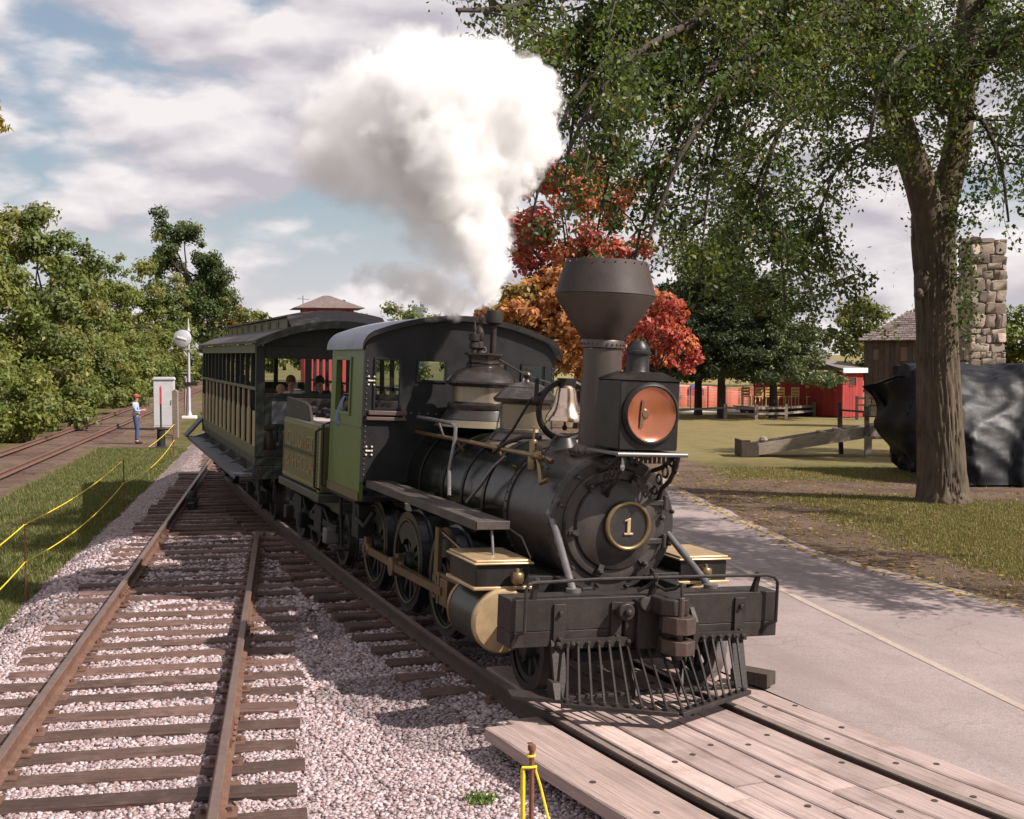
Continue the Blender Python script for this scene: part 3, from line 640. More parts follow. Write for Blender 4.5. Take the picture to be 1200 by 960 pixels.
# boiler
bo = MB().lathe([(.56, 0), (.60, 0), (.60, 1.9), (.62, 2.0), (.66, 2.9)], (-1.82, BY, BZ + .01), (-1, 0, 0), 56).build('boiler', BOILER, lo)
for x, r in ((-2.35, .604), (-2.95, .604), (-3.55, .604), (-4.2, .645)):
    MB().lathe([(r, -.03), (r + .006, -.03), (r + .006, .03), (r, .03)], (x, BY, BZ + .01), (-1, 0, 0), 56, caps=False).build('boiler_band', BLACK, bo)
mb = MB().box(-4.62, -3.2, -.48, .56, .55, 1.2); mb.build('firebox', FRAMEB, lo, bevel=.02)
# frame below
mb = MB(); mb.box(-6.1, -.30, -.46, -.36, .45, .86).box(-6.1, -.30, .40, .50, .45, .86).box(-6.0, -.32, -.36, .40, .55, .75).box(-1.55, -.85, -.78, .82, .52, .86)
mb.box(-1.5, -.88, -.30, .34, .75, 1.0).box(-2.2, -2.05, -.9, .9, .55, .9).box(-3.15, -3.0, -.6, .65, .5, 1.0)
mb.build('main_frame', FRAMEB, lo, bevel=.01)
# smokestack
SX, SY = -1.20, .075
st = MB().lathe([(.25, -.02), (.255, .02), (.215, .06), (.182, .08), (.172, .92)], (SX, SY, 1.87), (0, 0, 1), 48).build('smokestack', STACKM, lo)
MB().lathe([(.172, .0), (.19, .0), (.19, .055), (.182, .07), (.19, .075), (.318, .255), (.438, .44), (.442, .455), (.29, .455)], (SX, SY, 2.80), (0, 0, 1), 48, caps=False).build('stack_cone', STACKM, st)
MB().lathe([(.29, .455), (.442, .455), (.448, .462), (.442, .472), (.366, .745), (.360, .755), (.335, .755), (.325, .70), (.29, .60)], (SX, SY, 2.80), (0, 0, 1), 48, caps=False).build('stack_cap', STACKT, st)
mb = MB()
for k in range(26):
    a_ = 2 * pi * k / 26; d_ = Vector((cos(a_), sin(a_), 0)); p = Vector((SX, SY, 2.83)) + d_ * .190; mb.cyl(p, p + d_ * .008, .010, n=6)
    p = Vector((SX, SY, 3.53)) + d_ * .374; mb.cyl(p, p + d_ * .006, .007, n=6); p = Vector((SX, SY, 1.89)) + d_ * .254; mb.cyl(p, p + d_ * .012, .014, n=6)
o = mb.build('stack_rivet', STACKM, st, 0); o['kind'] = 'stuff'
# headlight
HX, HY = -.42, .145
hl = MB().box(-.86, HX, HY - .275, HY + .275, 1.955, 2.53).build('headlight', BLACK, lo, bevel=.012)
mb = MB().prism([(HY - .285, 2.53), (HY + .285, 2.53), (HY + .10, 2.60), (HY - .10, 2.60)], 0, -.87, HX + .012); mb.lathe([(.12, 0), (.098, .03), (.095, .17), (.112, .17), (.112, .19), (.10, .20), (.095, .23), (.06, .275), (.0, .285)], (-.64, HY - .015, 2.58), (0, 0, 1), 28)
mb.build('headlight_vent', BLACK, hl)
MB().lathe([(.262, 0), (.262, .02), (.25, .035), (.235, .045), (.225, .035), (.222, .0)], (HX, HY + .005, 2.255), (1, 0, 0), 48, caps=False).build('lens_rim', BLACK, hl)
MB().lathe([(.224, .034), (.21, .024), (.17, .014), (.10, .007), (.0, .004)], (HX, HY + .005, 2.255), (1, 0, 0), 48, caps=False).build('lens', AMBER, hl)
mb = MB().cyl((HX + .006, HY - .05, 2.255), (HX + .03, HY - .05, 2.255), .045, .03, n=16); mb.prism([(HY - .10, 2.14), (HY - .07, 2.14), (HY - .06, 2.36), (HY - .085, 2.37)], 0, HX + .018, HX + .024); mb.build('lamp_burner', mat('burner', (.22, .13, .09), .3, metal=.6), hl)
mb = MB().box(-.90, HX + .10, HY - .33, HY + .31, 1.915, 1.94).cyl((HX + .10, HY - .335, 1.927), (HX + .10, HY + .315, 1.927), .019, n=12)
shelf = mb.build('headlight_shelf', GREYPIPE, lo, bevel=.004)
mb = MB()
for y in (HY - .26, HY + .24):
    mb.tube([(HX + .08, y, 1.91), (HX + .06, y, 1.83), (HX - .04, y * 1.0, 1.70), (-.62, y + .02, 1.62), (-.74, y + .05, 1.50)], .020, 8)
    mb.tube([(HX + .02, y, 1.91), (HX - .1, y, 1.84), (-.60, y, 1.80), (-.76, y, 1.76)], .020, 8)
    for cx, cz, r in ((HX - .02, 1.86, .035), (HX - .12, 1.77, .045), (-.64, 1.70, .04), (-.70, 1.60, .035), (HX + .03, 1.80, .03)): mb.torus((cx, y, cz), (0, 1, 0), r, .011, 16, 6)
for k in range(9): mb.box(HX + .02, HX + .03, HY - .17 + k * .042, HY - .145 + k * .042, 1.85, 1.915)
mb.build('scroll_bracket', BLACK2, shelf)
mb = MB().cyl((HX + .08, HY - .27, 1.90), (HX + .08, HY - .27, 1.84), .011, n=8); mb.sph((HX + .08, HY - .27, 1.82), .020, (1, 1, 1.6), 8); mb.build('shelf_hook', STEEL, shelf)
# sand dome
DX, DY = -2.78, .03
sd = MB().lathe([(.42, -.16), (.35, -.09), (.31, -.06), (.30, -.02), (.27, .0), (.255, .02), (.255, .27)], (DX, DY, 1.98), (0, 0, 1), 40).build('sand_dome', CASING, lo)
MB().lathe([(.255, 0), (.315, .02), (.33, .045), (.33, .06), (.31, .075), (.225, .16), (.215, .165)], (DX, DY, 2.24), (0, 0, 1), 40).build('sand_dome_lid', DOMEB, sd)
MB().lathe([(.20, 0), (.20, .015), (.12, .05), (.035, .065), (.02, .09), (.035, .11), (.045, .135), (.03, .16), (.0, .17)], (DX, DY, 2.40), (0, 0, 1), 32).build('sand_dome_knob', GRAPH, sd)
MB().lathe([(.37, -.10), (.33, -.05), (.315, -.035), (.315, -.01), (.26, .01)], (DX, DY, 1.985), (0, 0, 1), 40, caps=False).build('sand_dome_base', DOMEB, sd)
# steam dome
DX, DY = -4.0, .02
sd = MB().lathe([(.52, -.22), (.40, -.10), (.35, -.03), (.335, .0), (.335, .22)], (DX, DY, 2.17), (0, 0, 1), 44).build('steam_dome', CASING, lo)
MB().lathe([(.45, -.14), (.39, -.06), (.375, -.04), (.385, -.02), (.385, .02), (.36, .045), (.338, .05)], (DX, DY, 2.17), (0, 0, 1), 44, caps=False).build('dome_base_ring', DOMEB, sd)
MB().lathe([(.335, 0), (.385, .015), (.405, .04), (.405, .06), (.39, .08), (.355, .12), (.30, .165), (.235, .20), (.19, .215), (.17, .225), (.17, .25), (.185, .26), (.17, .27), (.165, .30), (.185, .345), (.215, .35), (.215, .37), (.05, .37)], (DX, DY, 2.38), (0, 0, 1), 44).build('dome_crown', DOMEB, sd)
mb = MB().cyl((DX, DY + .10, 2.74), (DX, DY + .10, 3.08), .035, .032, 14); mb.lathe([(.035, 0), (.09, .03), (.095, .10), (.085, .16), (.07, .17)], (DX, DY + .10, 3.06), (0, 0, 1), 20); mb.build('safety_valve', BLACK2, sd)
for (dx, dy, h) in ((.05, -.14, 3.16), (-.05, -.04, 3.26)):
    mb = MB().lathe([(.03, 0), (.03, .05), (.055, .07), (.05, .12), (.028, .14), (.05, .17), (.058, .22), (.058, h - 3.02), (.04, h - 2.97), (.015, h - 2.93), (.022, h - 2.88), (.0, h - 2.80)], (DX + dx, DY + dy, 2.74), (0, 0, 1), 16); mb.build('steam_whistle', BLACK2, sd)
# bell
BX, BYY = -1.83, .03
be = MB().lathe([(.0, .285), (.05, .28), (.085, .255), (.098, .21), (.108, .14), (.135, .06), (.178, .0), (.19, -.035), (.188, -.05), (.17, -.05), (.10, .05), (.0, .2)], (BX, BYY, 2.17), (0, 0, 1), 44, caps=False).build('bell', BELLM, lo)
mb = MB().torus((BX, BYY, 2.22), (1, 0, 0), .27, .030, 40, 8, 0, pi * .0, 2 * pi); mb.box(BX - .04, BX + .04, BYY - .08, BYY + .08, 2.44, 2.52)
mb.sph((BX, BYY - .29, 2.30), .05, n=10); mb.sph((BX, BYY + .29, 2.30), .05, n=10); mb.cyl((BX, BYY - .30, 2.28), (BX, BYY - .30, 2.48), .022, n=8); mb.sph((BX, BYY - .30, 2.49), .028, n=8)
mb.lathe([(.26, -.1), (.20, -.02), (.15, .0), (.12, .05), (.10, .09)], (BX, BYY, 1.88), (0, 0, 1), 28); mb.build('bell_yoke', BLACK, be)
MB().cyl((BX, BYY, 2.20), (BX, BYY, 2.07), .012, n=8).sph((BX, BYY, 2.06), .028, n=8).build('clapper', BLACK2, be)
# handrails, valves and pipes on the right side; the same rail on the left
for sg in (-1, 1):
    mb = MB().tube([(-4.62, BY + sg * .57, 1.84), (-3.0, BY + sg * .555, 1.845), (-1.15, BY + sg * .545, 1.835)], .022, 10)
    for x in (-3.35, -2.2, -1.3): mb.sph((x, BY + sg * .55, 1.84), .036, n=10); mb.cyl((x, BY + sg * .55, 1.84), (x, BY + sg * .45, 1.72), .016, n=8)
    mb.build('handrail', BRASSD, lo)
mb = MB().lathe([(.02, 0), (.04, .01), (.045, .05), (.045, .12), (.036, .14), (.036, .26), (.03, .27), (.012, .275), (.012, .38), (.0, .39)], (-1.37, BY - .52, 1.70), (0, 0, 1), 16); mb.cyl((-1.34, BY - .52, 1.84), (-1.08, BY - .46, 1.80), .034, .022, 12)
mb.sph((-1.25, BY - .52, 1.84), .045, n=10); mb.tube([(-1.25, BY - .52, 1.82), (-1.12, BY - .55, 1.70), (-1.05, BY - .57, 1.62), (-.95, BY - .55, 1.66)], .022, 8); mb.build('check_valve', BRASSD, lo)
mb = MB().tube([(-4.4, -.58, 2.02), (-4.1, -.58, 2.02), (-3.2, -.60, 2.01), (-3.08, -.60, 1.97), (-3.06, -.61, 1.85), (-3.05, -.66, 1.55), (-2.85, -.72, 1.31)], .020, 8); mb.cyl((-3.7, -.58, 2.01), (-3.7, -.50, 1.82), .012, n=6); mb.build('injector_pipe', GREYPIPE, lo)
mb = MB().tube([(-1.95, -.50, 1.78), (-2.05, -.585, 1.66), (-2.2, -.64, 1.48), (-2.4, -.70, 1.30)], .016, 8); mb.build('drain_pipe', GREYPIPE, lo)
mb = MB().tube([(-1.55, -.33, 1.98), (-1.75, -.42, 1.97), (-1.95, -.50, 1.90), (-2.15, -.54, 1.80)], .020, 8); mb.tube([(-1.83, -.05, 2.5), (-1.9, -.3, 2.3), (-2.0, -.42, 2.02), (-2.1, -.52, 1.85)], .014, 6); mb.tube([(-1.5, -.2, 2.0), (-1.25, -.42, 1.86), (-.98, -.5, 1.75)], .012, 6); mb.build('sand_pipe', BLACK2, lo)
mb = MB().tube([(-4.55, .28, 2.76), (-3.5, .34, 2.52), (-2.6, .38, 2.42)], .010, 6); mb.tube([(-2.7, .38, 2.42), (-2.4, .40, 2.40), (-1.9, .30, 2.46)], .010, 6); mb.torus((-4.5, .20, 2.80), (1, 0, 0), .03, .010, 14, 6); mb.build('bell_cord', GREYPIPE, lo)
# running boards
for sg in (-1, 1):
    y0, y1 = (-1.06, -.78) if sg < 0 else (.82, 1.10)
    xf_ = -1.12 if sg < 0 else -2.3
    mb = MB()
    for k in range(3): mb.box(-4.62, xf_, y0 + (y1 - y0) * k / 3 + .004, y0 + (y1 - y0) * (k + 1) / 3 - .004, 1.245, 1.29)
    ye = y0 if sg < 0 else y1; mb.box(-4.62, xf_ + .02, min(ye, ye + sg * .03), max(ye, ye + sg * .03), 1.215, 1.295)
    mb.box(xf_, xf_ + .035, y0 - .02, y1, 1.22, 1.292)
    for x in (-2.4, -3.0, -3.8): mb.prism([(sg * .55, 1.24), (sg * .98, 1.24), (sg * .60, 1.0)], 0, x - .02, x + .02)
    mb.build('running_board', mat('board_brown', (.050, .040, .036), .6, var=.4, scale=6, stretch=(.4, 5, 5), dust=(.10, .082, .074), dusta=.6), lo, bevel=.004)
mb = MB().cyl((-1.15, -.92, 1.22), (-1.08, -.92, .97), .012, n=6); mb.tube([(-1.5, -.70, 1.22), (-1.1, -.66, 1.15), (-.98, -.62, .99)], .008, 6); mb.build('lubricator_pipe', GREYPIPE, lo)
# cylinders and valve chests
for sg in (-1, 1):
    yc = -.925 if sg < 0 else .985
    cyn = MB().lathe([(.25, 0), (.262, .01), (.262, .60), (.25, .61)], (-.82, yc, .505), (-1, 0, 0), 40).build('cylinder', mat('cylinder_jacket', (.030, .034, .026), .35, metal=.3, var=.3, scale=4, dust=(.07, .065, .055)), lo)
    MB().lathe([(.262, -.03), (.268, -.02), (.268, .02), (.25, .045), (.17, .055), (.07, .06), (.0, .06)], (-.815, yc, .505), (1, 0, 0), 44, caps=False).build('cylinder_head', BRASS, cyn)
    MB().lathe([(.262, -.03), (.268, -.03), (.268, .02), (.2, .035), (.0, .035)], (-1.43, yc, .505), (-1, 0, 0), 44, caps=False).build('rear_head', BRASSD, cyn)
    vch = MB().box(-1.50, -.84, yc - .235, yc + .235, .785, .965).build('valve_chest', BLACK, lo, bevel=.01)
    mb = MB().box(-1.53, -.81, yc - .265, yc + .265, .965, .985).box(-1.51, -.83, yc - .245, yc + .245, .985, 1.005); mb.build('chest_lid', BRASS, vch, bevel=.009)
    mb = MB().box(-1.53, -.82, yc - .26, yc + .26, .755, .785); mb.build('chest_base', BRASS, vch, bevel=.008)
    mb = MB().box(-1.525, -1.505, yc - .2, yc + .2, .79, .96); mb.build('chest_end', BRASSD, vch, bevel=.004)
    cx = yc + (.10 if sg < 0 else -.02)
    mb = MB().lathe([(.02, 0), (.045, .01), (.055, .03), (.055, .085), (.045, .10), (.02, .105), (.016, .13), (.0, .135)], (-.77, cx, .81), (0, 0, 1), 18); mb.cyl((-.84, cx, .84), (-.77, cx, .84), .018, n=8); mb.build('oil_cup', BRASSD, vch)
# wheels
def spoked(R, spokes, tyre=.10, w=.13):
    mb = MB(); mb.lathe([(R - .07, -w / 2), (R, -w / 2), (R + .0, w / 2 - .03), (R + .028, w / 2 - .025), (R + .028, w / 2), (R - .07, w / 2)], (0, 0, 0), (0, 1, 0), 44, 1, False)
    mb.lathe([(R - .069, -w / 2 + .015), (R - .12, -w / 2 + .02), (R - .12, w / 2 - .02), (R - .069, w / 2 - .015)], (0, 0, 0), (0, 1, 0), 44, 0, False)
    mb.lathe([(.0, -w / 2 - .03), (.09, -w / 2 - .03), (.10, -w / 2 + .0), (.11, w / 2), (.0, w / 2)], (0, 0, 0), (0, 1, 0), 24, 0, False)
    for k in range(spokes):
        a_ = 2 * pi * k / spokes; mb.bar((cos(a_) * .09, 0, sin(a_) * .09), (cos(a_) * (R - .11), 0, sin(a_) * (R - .11)), .05, .04, (0, 1, 0))
    return mb
DW = spoked(.52, 12)
u_ = [(cos(a_) * .41, sin(a_) * .41) for a_ in np.linspace(.6, 2.5, 9)] + [(cos(a_) * .24, sin(a_) * .24) for a_ in np.linspace(2.5, .6, 5)]
DW.prism(u_, 1, -.07, -.03); DWM = DW.mesh('driving_wheel', [mat('wheel_green_black', (.014, .016, .013), .45, var=.4, scale=5, dust=(.028, .025, .02), dusta=.6), mat('tyre_steel', (.055, .055, .062), .3, metal=.8, var=.3, scale=6)])
RIMM = MB().torus((0, -.068, 0), (0, 1, 0), .435, .014, 44, 6).mesh('wheel_lining', mat('lining_olive', (.07, .058, .028), .5, metal=.2, var=.3))
for x in (-2.50, -3.75, -5.02):
    for sg in (-1, 1):
        o = inst('driving_wheel', DWM, lo, (x, sg * .78, .525), (0, 0 if sg < 0 else .4, 0 if sg < 0 else pi)); inst('wheel_lining', RIMM, o)
    MB().cyl((x, -.75, .525), (x, .75, .525), .07, n=12).build('axle', FRAMEB, lo)
PW = spoked(.36, 8, w=.12); PWM = PW.mesh('leading_wheel', [FRAMEB, BLACK2]); PWS = PW.mesh('leading_wheel', [FRAMEB, STEEL])
for sg in (-1, 1): inst('leading_wheel', PWM if sg < 0 else PWS, lo, (-.52, sg * .77, .36), (0, 0, 0 if sg < 0 else pi))
MB().cyl((-.52, -.75, .36), (-.52, .75, .36), .06, n=12).box(-.95, -.1, -.62, -.56, .34, .48).box(-.95, -.1, .56, .62, .34, .48).box(-.62, -.42, -.6, .6, .40, .5).sph((-.1, .08, .36), .05).box(-.3, -.22, -.5, .5, .28, .36).build('leading_truck', FRAMEB, lo)
for sg in (-1, 1):
    y = sg * .93; ROD = mat('rod_brass_steel', (.17, .12, .068), .42, metal=.7, var=.25, scale=6, dust=(.10, .08, .055), dusta=.5)
    mb = MB().bar((-5.06, y, .46), (-2.46, y, .46), .035, .085)
    for x in (-2.50, -3.75, -5.02): mb.lathe([(.0, -.035), (.085, -.035), (.095, -.02), (.095, .03), (.0, .03)], (x, y, .46), (0, 1, 0), 18); mb.lathe([(.0, 0), (.045, 0), (.045, .02), (.0, .022)], (x, y + sg * .03, .46), (0, sg, 0), 14); mb.box(x - .055, x + .055, y - .03, y + .03, .52, .60)
    mb.build('side_rod', ROD, lo, 35)
    mb = MB().bar((-3.75, y + sg * .07, .47), (-2.15, y + sg * .07, .50), .035, .075); mb.lathe([(.0, -.04), (.10, -.03), (.10, .03), (.0, .04)], (-3.75, y + sg * .07, .47), (0, 1, 0), 18); mb.build('main_rod', ROD, lo, 35)
    mb = MB().box(-2.32, -1.42, y - .05, y + .05, .62, .655).box(-2.32, -1.42, y - .05, y + .05, .36, .395).box(-2.34, -2.28, y - .06, y + .06, .36, .655); mb.build('crosshead_guide', ROD, lo, bevel=.004)
    mb = MB().box(-2.22, -2.02, y - .07, y + .07, .395, .62).cyl((-2.02, y, .505), (-1.43, y, .505), .03, n=10); mb.build('crosshead', ROD, lo, bevel=.006)
    mb = MB().tube([(-2.5, y * .98, 1.02), (-1.9, y * .98, .93), (-1.5, y * .98, .89)], .018, 8); mb.prism([(-2.56, .56), (-2.44, .56), (-2.45, 1.05), (-2.55, 1.05)], 1, y - .02, y + .02); mb.lathe([(.02, 0), (.035, .01), (.035, .07), (.01, .09)], (-1.95, y, .66), (0, 0, 1), 12); mb.build('valve_rod', ROD, lo)
    mb = MB().torus((-2.5, sg * .86, .62), (0, 1, 0), .31, .012, 24, 6, 0, -.2, pi + .2); mb.build('splash_guard', BLACK2, lo)

# cab
CX0, CX1, CW, CZ0, CZ1 = -4.62, -6.15, 1.15, 1.27, 2.70
def arch(y, w=CW, z0=2.735, h=.38):
    c = .125; q = max(0.0, abs(y) - (w - c)) / c; return z0 + c * sqrt(max(0.0, 1 - q * q)) + (h - c) * max(0.0, 1 - (y / w) ** 2)
cab = empty('cab'); cab.parent = lo
wins = [(-1.02, -.74, 2.10, 2.64), (-.53, -.21, 2.43, 2.64), (.21, .53, 2.43, 2.64), (.74, 1.02, 2.10, 2.64)]
CABK = mat('cab_front_black', (.017, .017, .018), .42, streak=.28, rvar=.30, var=.35, scale=4, spec=.22, dust=(.03, .027, .025), dusta=.4)
mb = MB().panel(0, CX0 - .05, CX0, -CW, CW, CZ0, 2.735, wins)
ya = CW * np.sin(np.linspace(-pi / 2, pi / 2, 41)); mb.prism([(y, arch(y)) for y in ya[::-1]] + [], 0, CX0 - .05, CX0) if False else None
for i in range(40): mb.prism([(ya[i], 2.735), (ya[i + 1], 2.735), (ya[i + 1], arch(ya[i + 1]) + .001), (ya[i], arch(ya[i]) + .001)], 0, CX0 - .05, CX0)
fw = mb.build('front_wall', CABK, cab, 0)
for w_ in wins:
    mb = MB(); a0, a1, b0, b1 = w_; t_ = .022
    mb.box(CX0 - .01, CX0 + .018, a0 - t_, a0, b0 - t_, b1 + t_).box(CX0 - .01, CX0 + .018, a1, a1 + t_, b0 - t_, b1 + t_).box(CX0 - .01, CX0 + .017, a0, a1, b1, b1 + t_).box(CX0 - .01, CX0 + .017, a0, a1, b0 - t_, b0)
    f_ = mb.build('window_frame', CABK, cab, 0); MB().box(CX0 - .03, CX0 - .026, a0, a1, b0, b1).build('pane', GLASS, f_, 0)
mb = MB().box(CX0 - .0, CX0 + .06, -1.10, -.68, 2.02, 2.07).box(CX0, CX0 + .05, -1.12, -.66, 1.96, 2.0); mb.build('window_sill', mat('sill_brown', (.09, .06, .05), .5), cab, bevel=.006)
mb = MB()
for y in np.linspace(-.5, .5, 11): mb.sph((CX0 + .012, y - .1, 2.05 + .0), .014, n=6)
for z in np.linspace(1.35, 2.62, 22):
    for y in (-1.12, 1.12): mb.sph((CX0 + .003, y, z), .010, n=6)
o = mb.build('wall_bolt', GREYPIPE, cab, 30); o['kind'] = 'stuff'
for z in (1.62, 2.40):
    mb = MB()
    for dy in (-.032, .032):
        for dz in (-.045, 0, .045): mb.sph((CX0 + .012, -1.07 + dy, z + dz), .013, n=6)
    mb.box(CX0 + .002, CX0 + .012, -1.10, -1.04, z - .008, z + .008); mb.build('corner_cleat', IVORY, cab, 30)
for sg in (-1, 1):
    y0, y1 = (-CW, -CW + .045) if sg < 0 else (CW - .045, CW)
    mb = MB().panel(1, y0, y1, CX1, CX0 - .052, CZ0 - .22, 2.745, [(-5.86, -5.22, 2.02, 2.62)])
    sw = mb.build('side_wall', GREEN, cab, 0)
    yo = y0 - .008 if sg < 0 else y1 + .008
    mb = MB().box(CX1 + .02, CX0 - .06, min(yo, yo + sg * -.008), max(yo, yo - sg * .008), 1.86, 1.874); mb.build('side_moulding', mat('side_brown', (.10, .075, .03), .5), cab, 0); mb = MB(); mb.box(CX1, CX0 - .054, min(yo - sg * .004, yo + sg * .006), max(yo - sg * .004, yo + sg * .006), CZ0 - .22, CZ0 - .12)
    mb.build('side_sill', mat('side_brown', (.10, .075, .03), .5), cab, 0)
    mb = MB().box(-5.90, -5.86, min(yo - .01, yo + .01), max(yo - .01, yo + .01), 1.98, 2.66).box(-5.22, -5.17, yo - .01, yo + .01, 1.98, 2.66).box(-5.86, -5.22, yo - .011, yo + .009, 2.62, 2.66).box(-5.86, -5.22, yo - .011, yo + .009, 1.98, 2.02); mb.build('side_window_frame', GREEN, cab, bevel=.004)
mb = MB(); N_ = 36
prof = [(y, arch(y, CW + .05, 2.74, .40)) for y in (CW + .05) * np.sin(np.linspace(-pi / 2, pi / 2, N_))]
for i in range(N_ - 1):
    (a_, z0), (b_, z1) = prof[i], prof[i + 1]; mb.prism([(a_, z0), (b_, z1), (b_, z1 + .03), (a_, z0 + .03)], 0, -6.25, CX0 + .06)
mb.build('cab_roof', [ROOFG], cab, 50)
mb = MB()
for i in range(N_ - 1):
    (a_, z0), (b_, z1) = prof[i], prof[i + 1]; mb.prism([(a_, z0 - .025), (b_, z1 - .025), (b_, z1 + .035), (a_, z0 + .035)], 0, CX0 + .06, CX0 + .075)
mb.build('roof_edge', BLACK, cab, 50)
mb = MB().box(CX1, CX0, -CW + .05, CW - .05, 1.05, 1.10).box(-5.2, CX0 - .06, -.55, .62, 1.10, 2.05).cyl((-5.2, .03, 1.75), (-5.28, .03, 1.75), .45, n=24).box(-5.35, -5.2, -.3, .35, 1.3, 1.5).cyl((-5.30, -.2, 2.0), (-5.26, -.2, 2.0), .09, n=16).cyl((-5.3, .2, 2.0), (-5.26, .2, 2.0), .09, n=16); mb.build('backhead', FRAMEB, cab, 30)
mb = MB().box(-6.0, -5.75, -1.0, -.55, 1.5, 1.56).box(-6.0, -5.75, .6, 1.0, 1.5, 1.56).box(-6.0, -5.95, -1.0, -.55, 1.56, 1.9); mb.build('cab_seat', FRAMEB, cab, bevel=.01)
for z0, z1 in ((1.05, 1.85),):
    mb = MB().tube([(-6.17, -1.12, 1.05), (-6.2, -1.22, 1.08), (-6.2, -1.22, 1.82), (-6.17, -1.12, 1.86)], .016, 8); mb.tube([(-6.52, -1.16, .98), (-6.5, -1.24, 1.02), (-6.5, -1.24, 1.72), (-6.52, -1.16, 1.76)], .016, 8); mb.build('cab_grab_iron', BLACK2, lo)
mb = MB().box(-6.15, -4.9, -1.13, -.9, 1.00, 1.05).cyl((-5.9, -1.05, 1.0), (-5.85, -1.02, .35), .022, n=8).box(-6.0, -5.7, -1.15, -.95, .33, .36).box(-5.5, -5.2, -1.0, -.8, .55, .95).tube([(-5.4, -.95, 1.0), (-5.3, -1.0, .8), (-5.0, -.98, .72), (-4.9, -.9, .9)], .03, 8); mb.build('cab_step', FRAMEB, lo, bevel=.004)

# ------------------------------------------------------------------ tender
def eng(x, y, z): return EO + Matrix.Rotation(EROT[2], 3, 'Z') @ (Matrix.Rotation(EROT[0], 3, 'X') @ Vector((x, y, z)))
te_ = tag(empty('tender', eng(-6.55, 0, 0), EROT), 'olive green tender with faded gold lettering coupled behind the locomotive cab', 'tender')
mb = MB().box(-2.42, 0, -1.15, 1.15, .93, 1.80); tk = mb.build('tank', GREEND, te_, bevel=.03)
FR = mat('tender_frame', (.035, .038, .03), .5, var=.3, dust=(.08, .07, .05), dusta=.5)
mb = MB().box(-2.48, .06, -1.19, 1.19, .82, .925).box(-2.5, .08, -.9, .9, .66, .82); mb.build('tender_frame', FR, te_, bevel=.012)
mb = MB()
for z in (1.74, 1.0): mb.box(-2.36, -.24, -1.158, -1.148, z - .02, z + .02)
mb.box(-2.38, -2.36, -1.158, -1.148, .98, 1.76).box(-.24, -.22, -1.158, -1.148, .98, 1.76).box(-.12, -.02, -1.162, -1.148, .94, 1.79)
mb.build('panel_bead', mat('bead_gold', (.17, .16, .05), .5, var=.3), te_, 0)
mb = MB().box(-2.36, -.24, -1.156, -1.149, 1.395, 1.402).box(-2.36, -.24, -1.156, -1.149, 1.345, 1.352)
for x in np.linspace(-2.3, -.28, 26): mb.sph((x, -1.152, 1.374), .010, n=6)
for z in np.linspace(.98, 1.76, 18): mb.sph((-.17, -1.152, z), .010, n=6)
o = mb.build('tank_rivet', BLACK2, te_, 30); o['kind'] = 'stuff'
def lettering(txt, z, x0, x1, hh):
    cu = bpy.data.curves.new('letters', 'FONT'); cu.body = txt; cu.size = 1; cu.extrude = .012; cu.align_x = 'CENTER'
    ob = bpy.data.objects.new('letters', cu); COL.objects.link(ob); dg = bpy.context.evaluated_depsgraph_get(); me = bpy.data.meshes.new_from_object(ob.evaluated_get(dg)); bpy.data.objects.remove(ob)
    c = np.zeros(len(me.vertices) * 3); me.vertices.foreach_get('co', c); c = c.reshape(-1, 3); w = c[:, 0].max() - c[:, 0].min(); h = c[:, 1].max() - c[:, 1].min()
    q = np.stack([(c[:, 0] - c[:, 0].min()) / w * (x1 - x0) + x0, -1.151 - c[:, 2] * .4, (c[:, 1] - c[:, 1].min()) / h * hh + z], -1)
    me.vertices.foreach_set('co', q.ravel()); me.materials.append(GOLD); me.update(); o = inst('lettering', me, te_); o['kind'] = 'stuff'; return o
lettering('CALUMET', 1.415, -2.15, -.42, .20); lettering('& HECLA', 1.12, -2.15, -.38, .21)
mb = MB().prism([(-2.42, 1.80), (-.80, 1.80), (-.98, 2.0), (-1.25, 2.04), (-2.42, 2.08)], 1, -1.12, -1.08); mb.prism([(-2.42, 1.80), (-.80, 1.80), (-.98, 2.0), (-1.25, 2.04), (-2.42, 2.08)], 1, 1.08, 1.12); mb.box(-2.42, -2.38, -1.08, 1.08, 1.80, 2.06); mb.build('coal_board', BLACK2, te_, bevel=.006)
mb = MB().box(-2.3, -.02, -1.07, 1.07, 1.80, 1.815); mb.build('tank_deck', mat('deck_grey', (.34, .29, .28), .6, var=.2), te_, 0)
mb = MB()
for k in range(70): mb.sph((random.uniform(-2.2, -1.4), random.uniform(-.9, .9), 1.83 + random.uniform(0, .08)), random.uniform(.05, .11), (1, .8, .7), 6)
o = mb.build('coal', mat('coal', (.012, .012, .012), .4, spec=.6), te_, 0); o['kind'] = 'stuff'
WHM = MB().lathe([(.0, -.05), (.08, -.05), (.10, -.02), (.28, .0), (.30, -.06), (.36, -.06), (.36, .03), (.385, .035), (.385, .06), (.0, .06)], (0, 0, 0), (0, 1, 0), 32, caps=False).mesh('truck_wheel', mat('truck_wheel_iron', (.04, .036, .033), .5, metal=.5, var=.4, dust=(.12, .11, .10), dusta=.4))
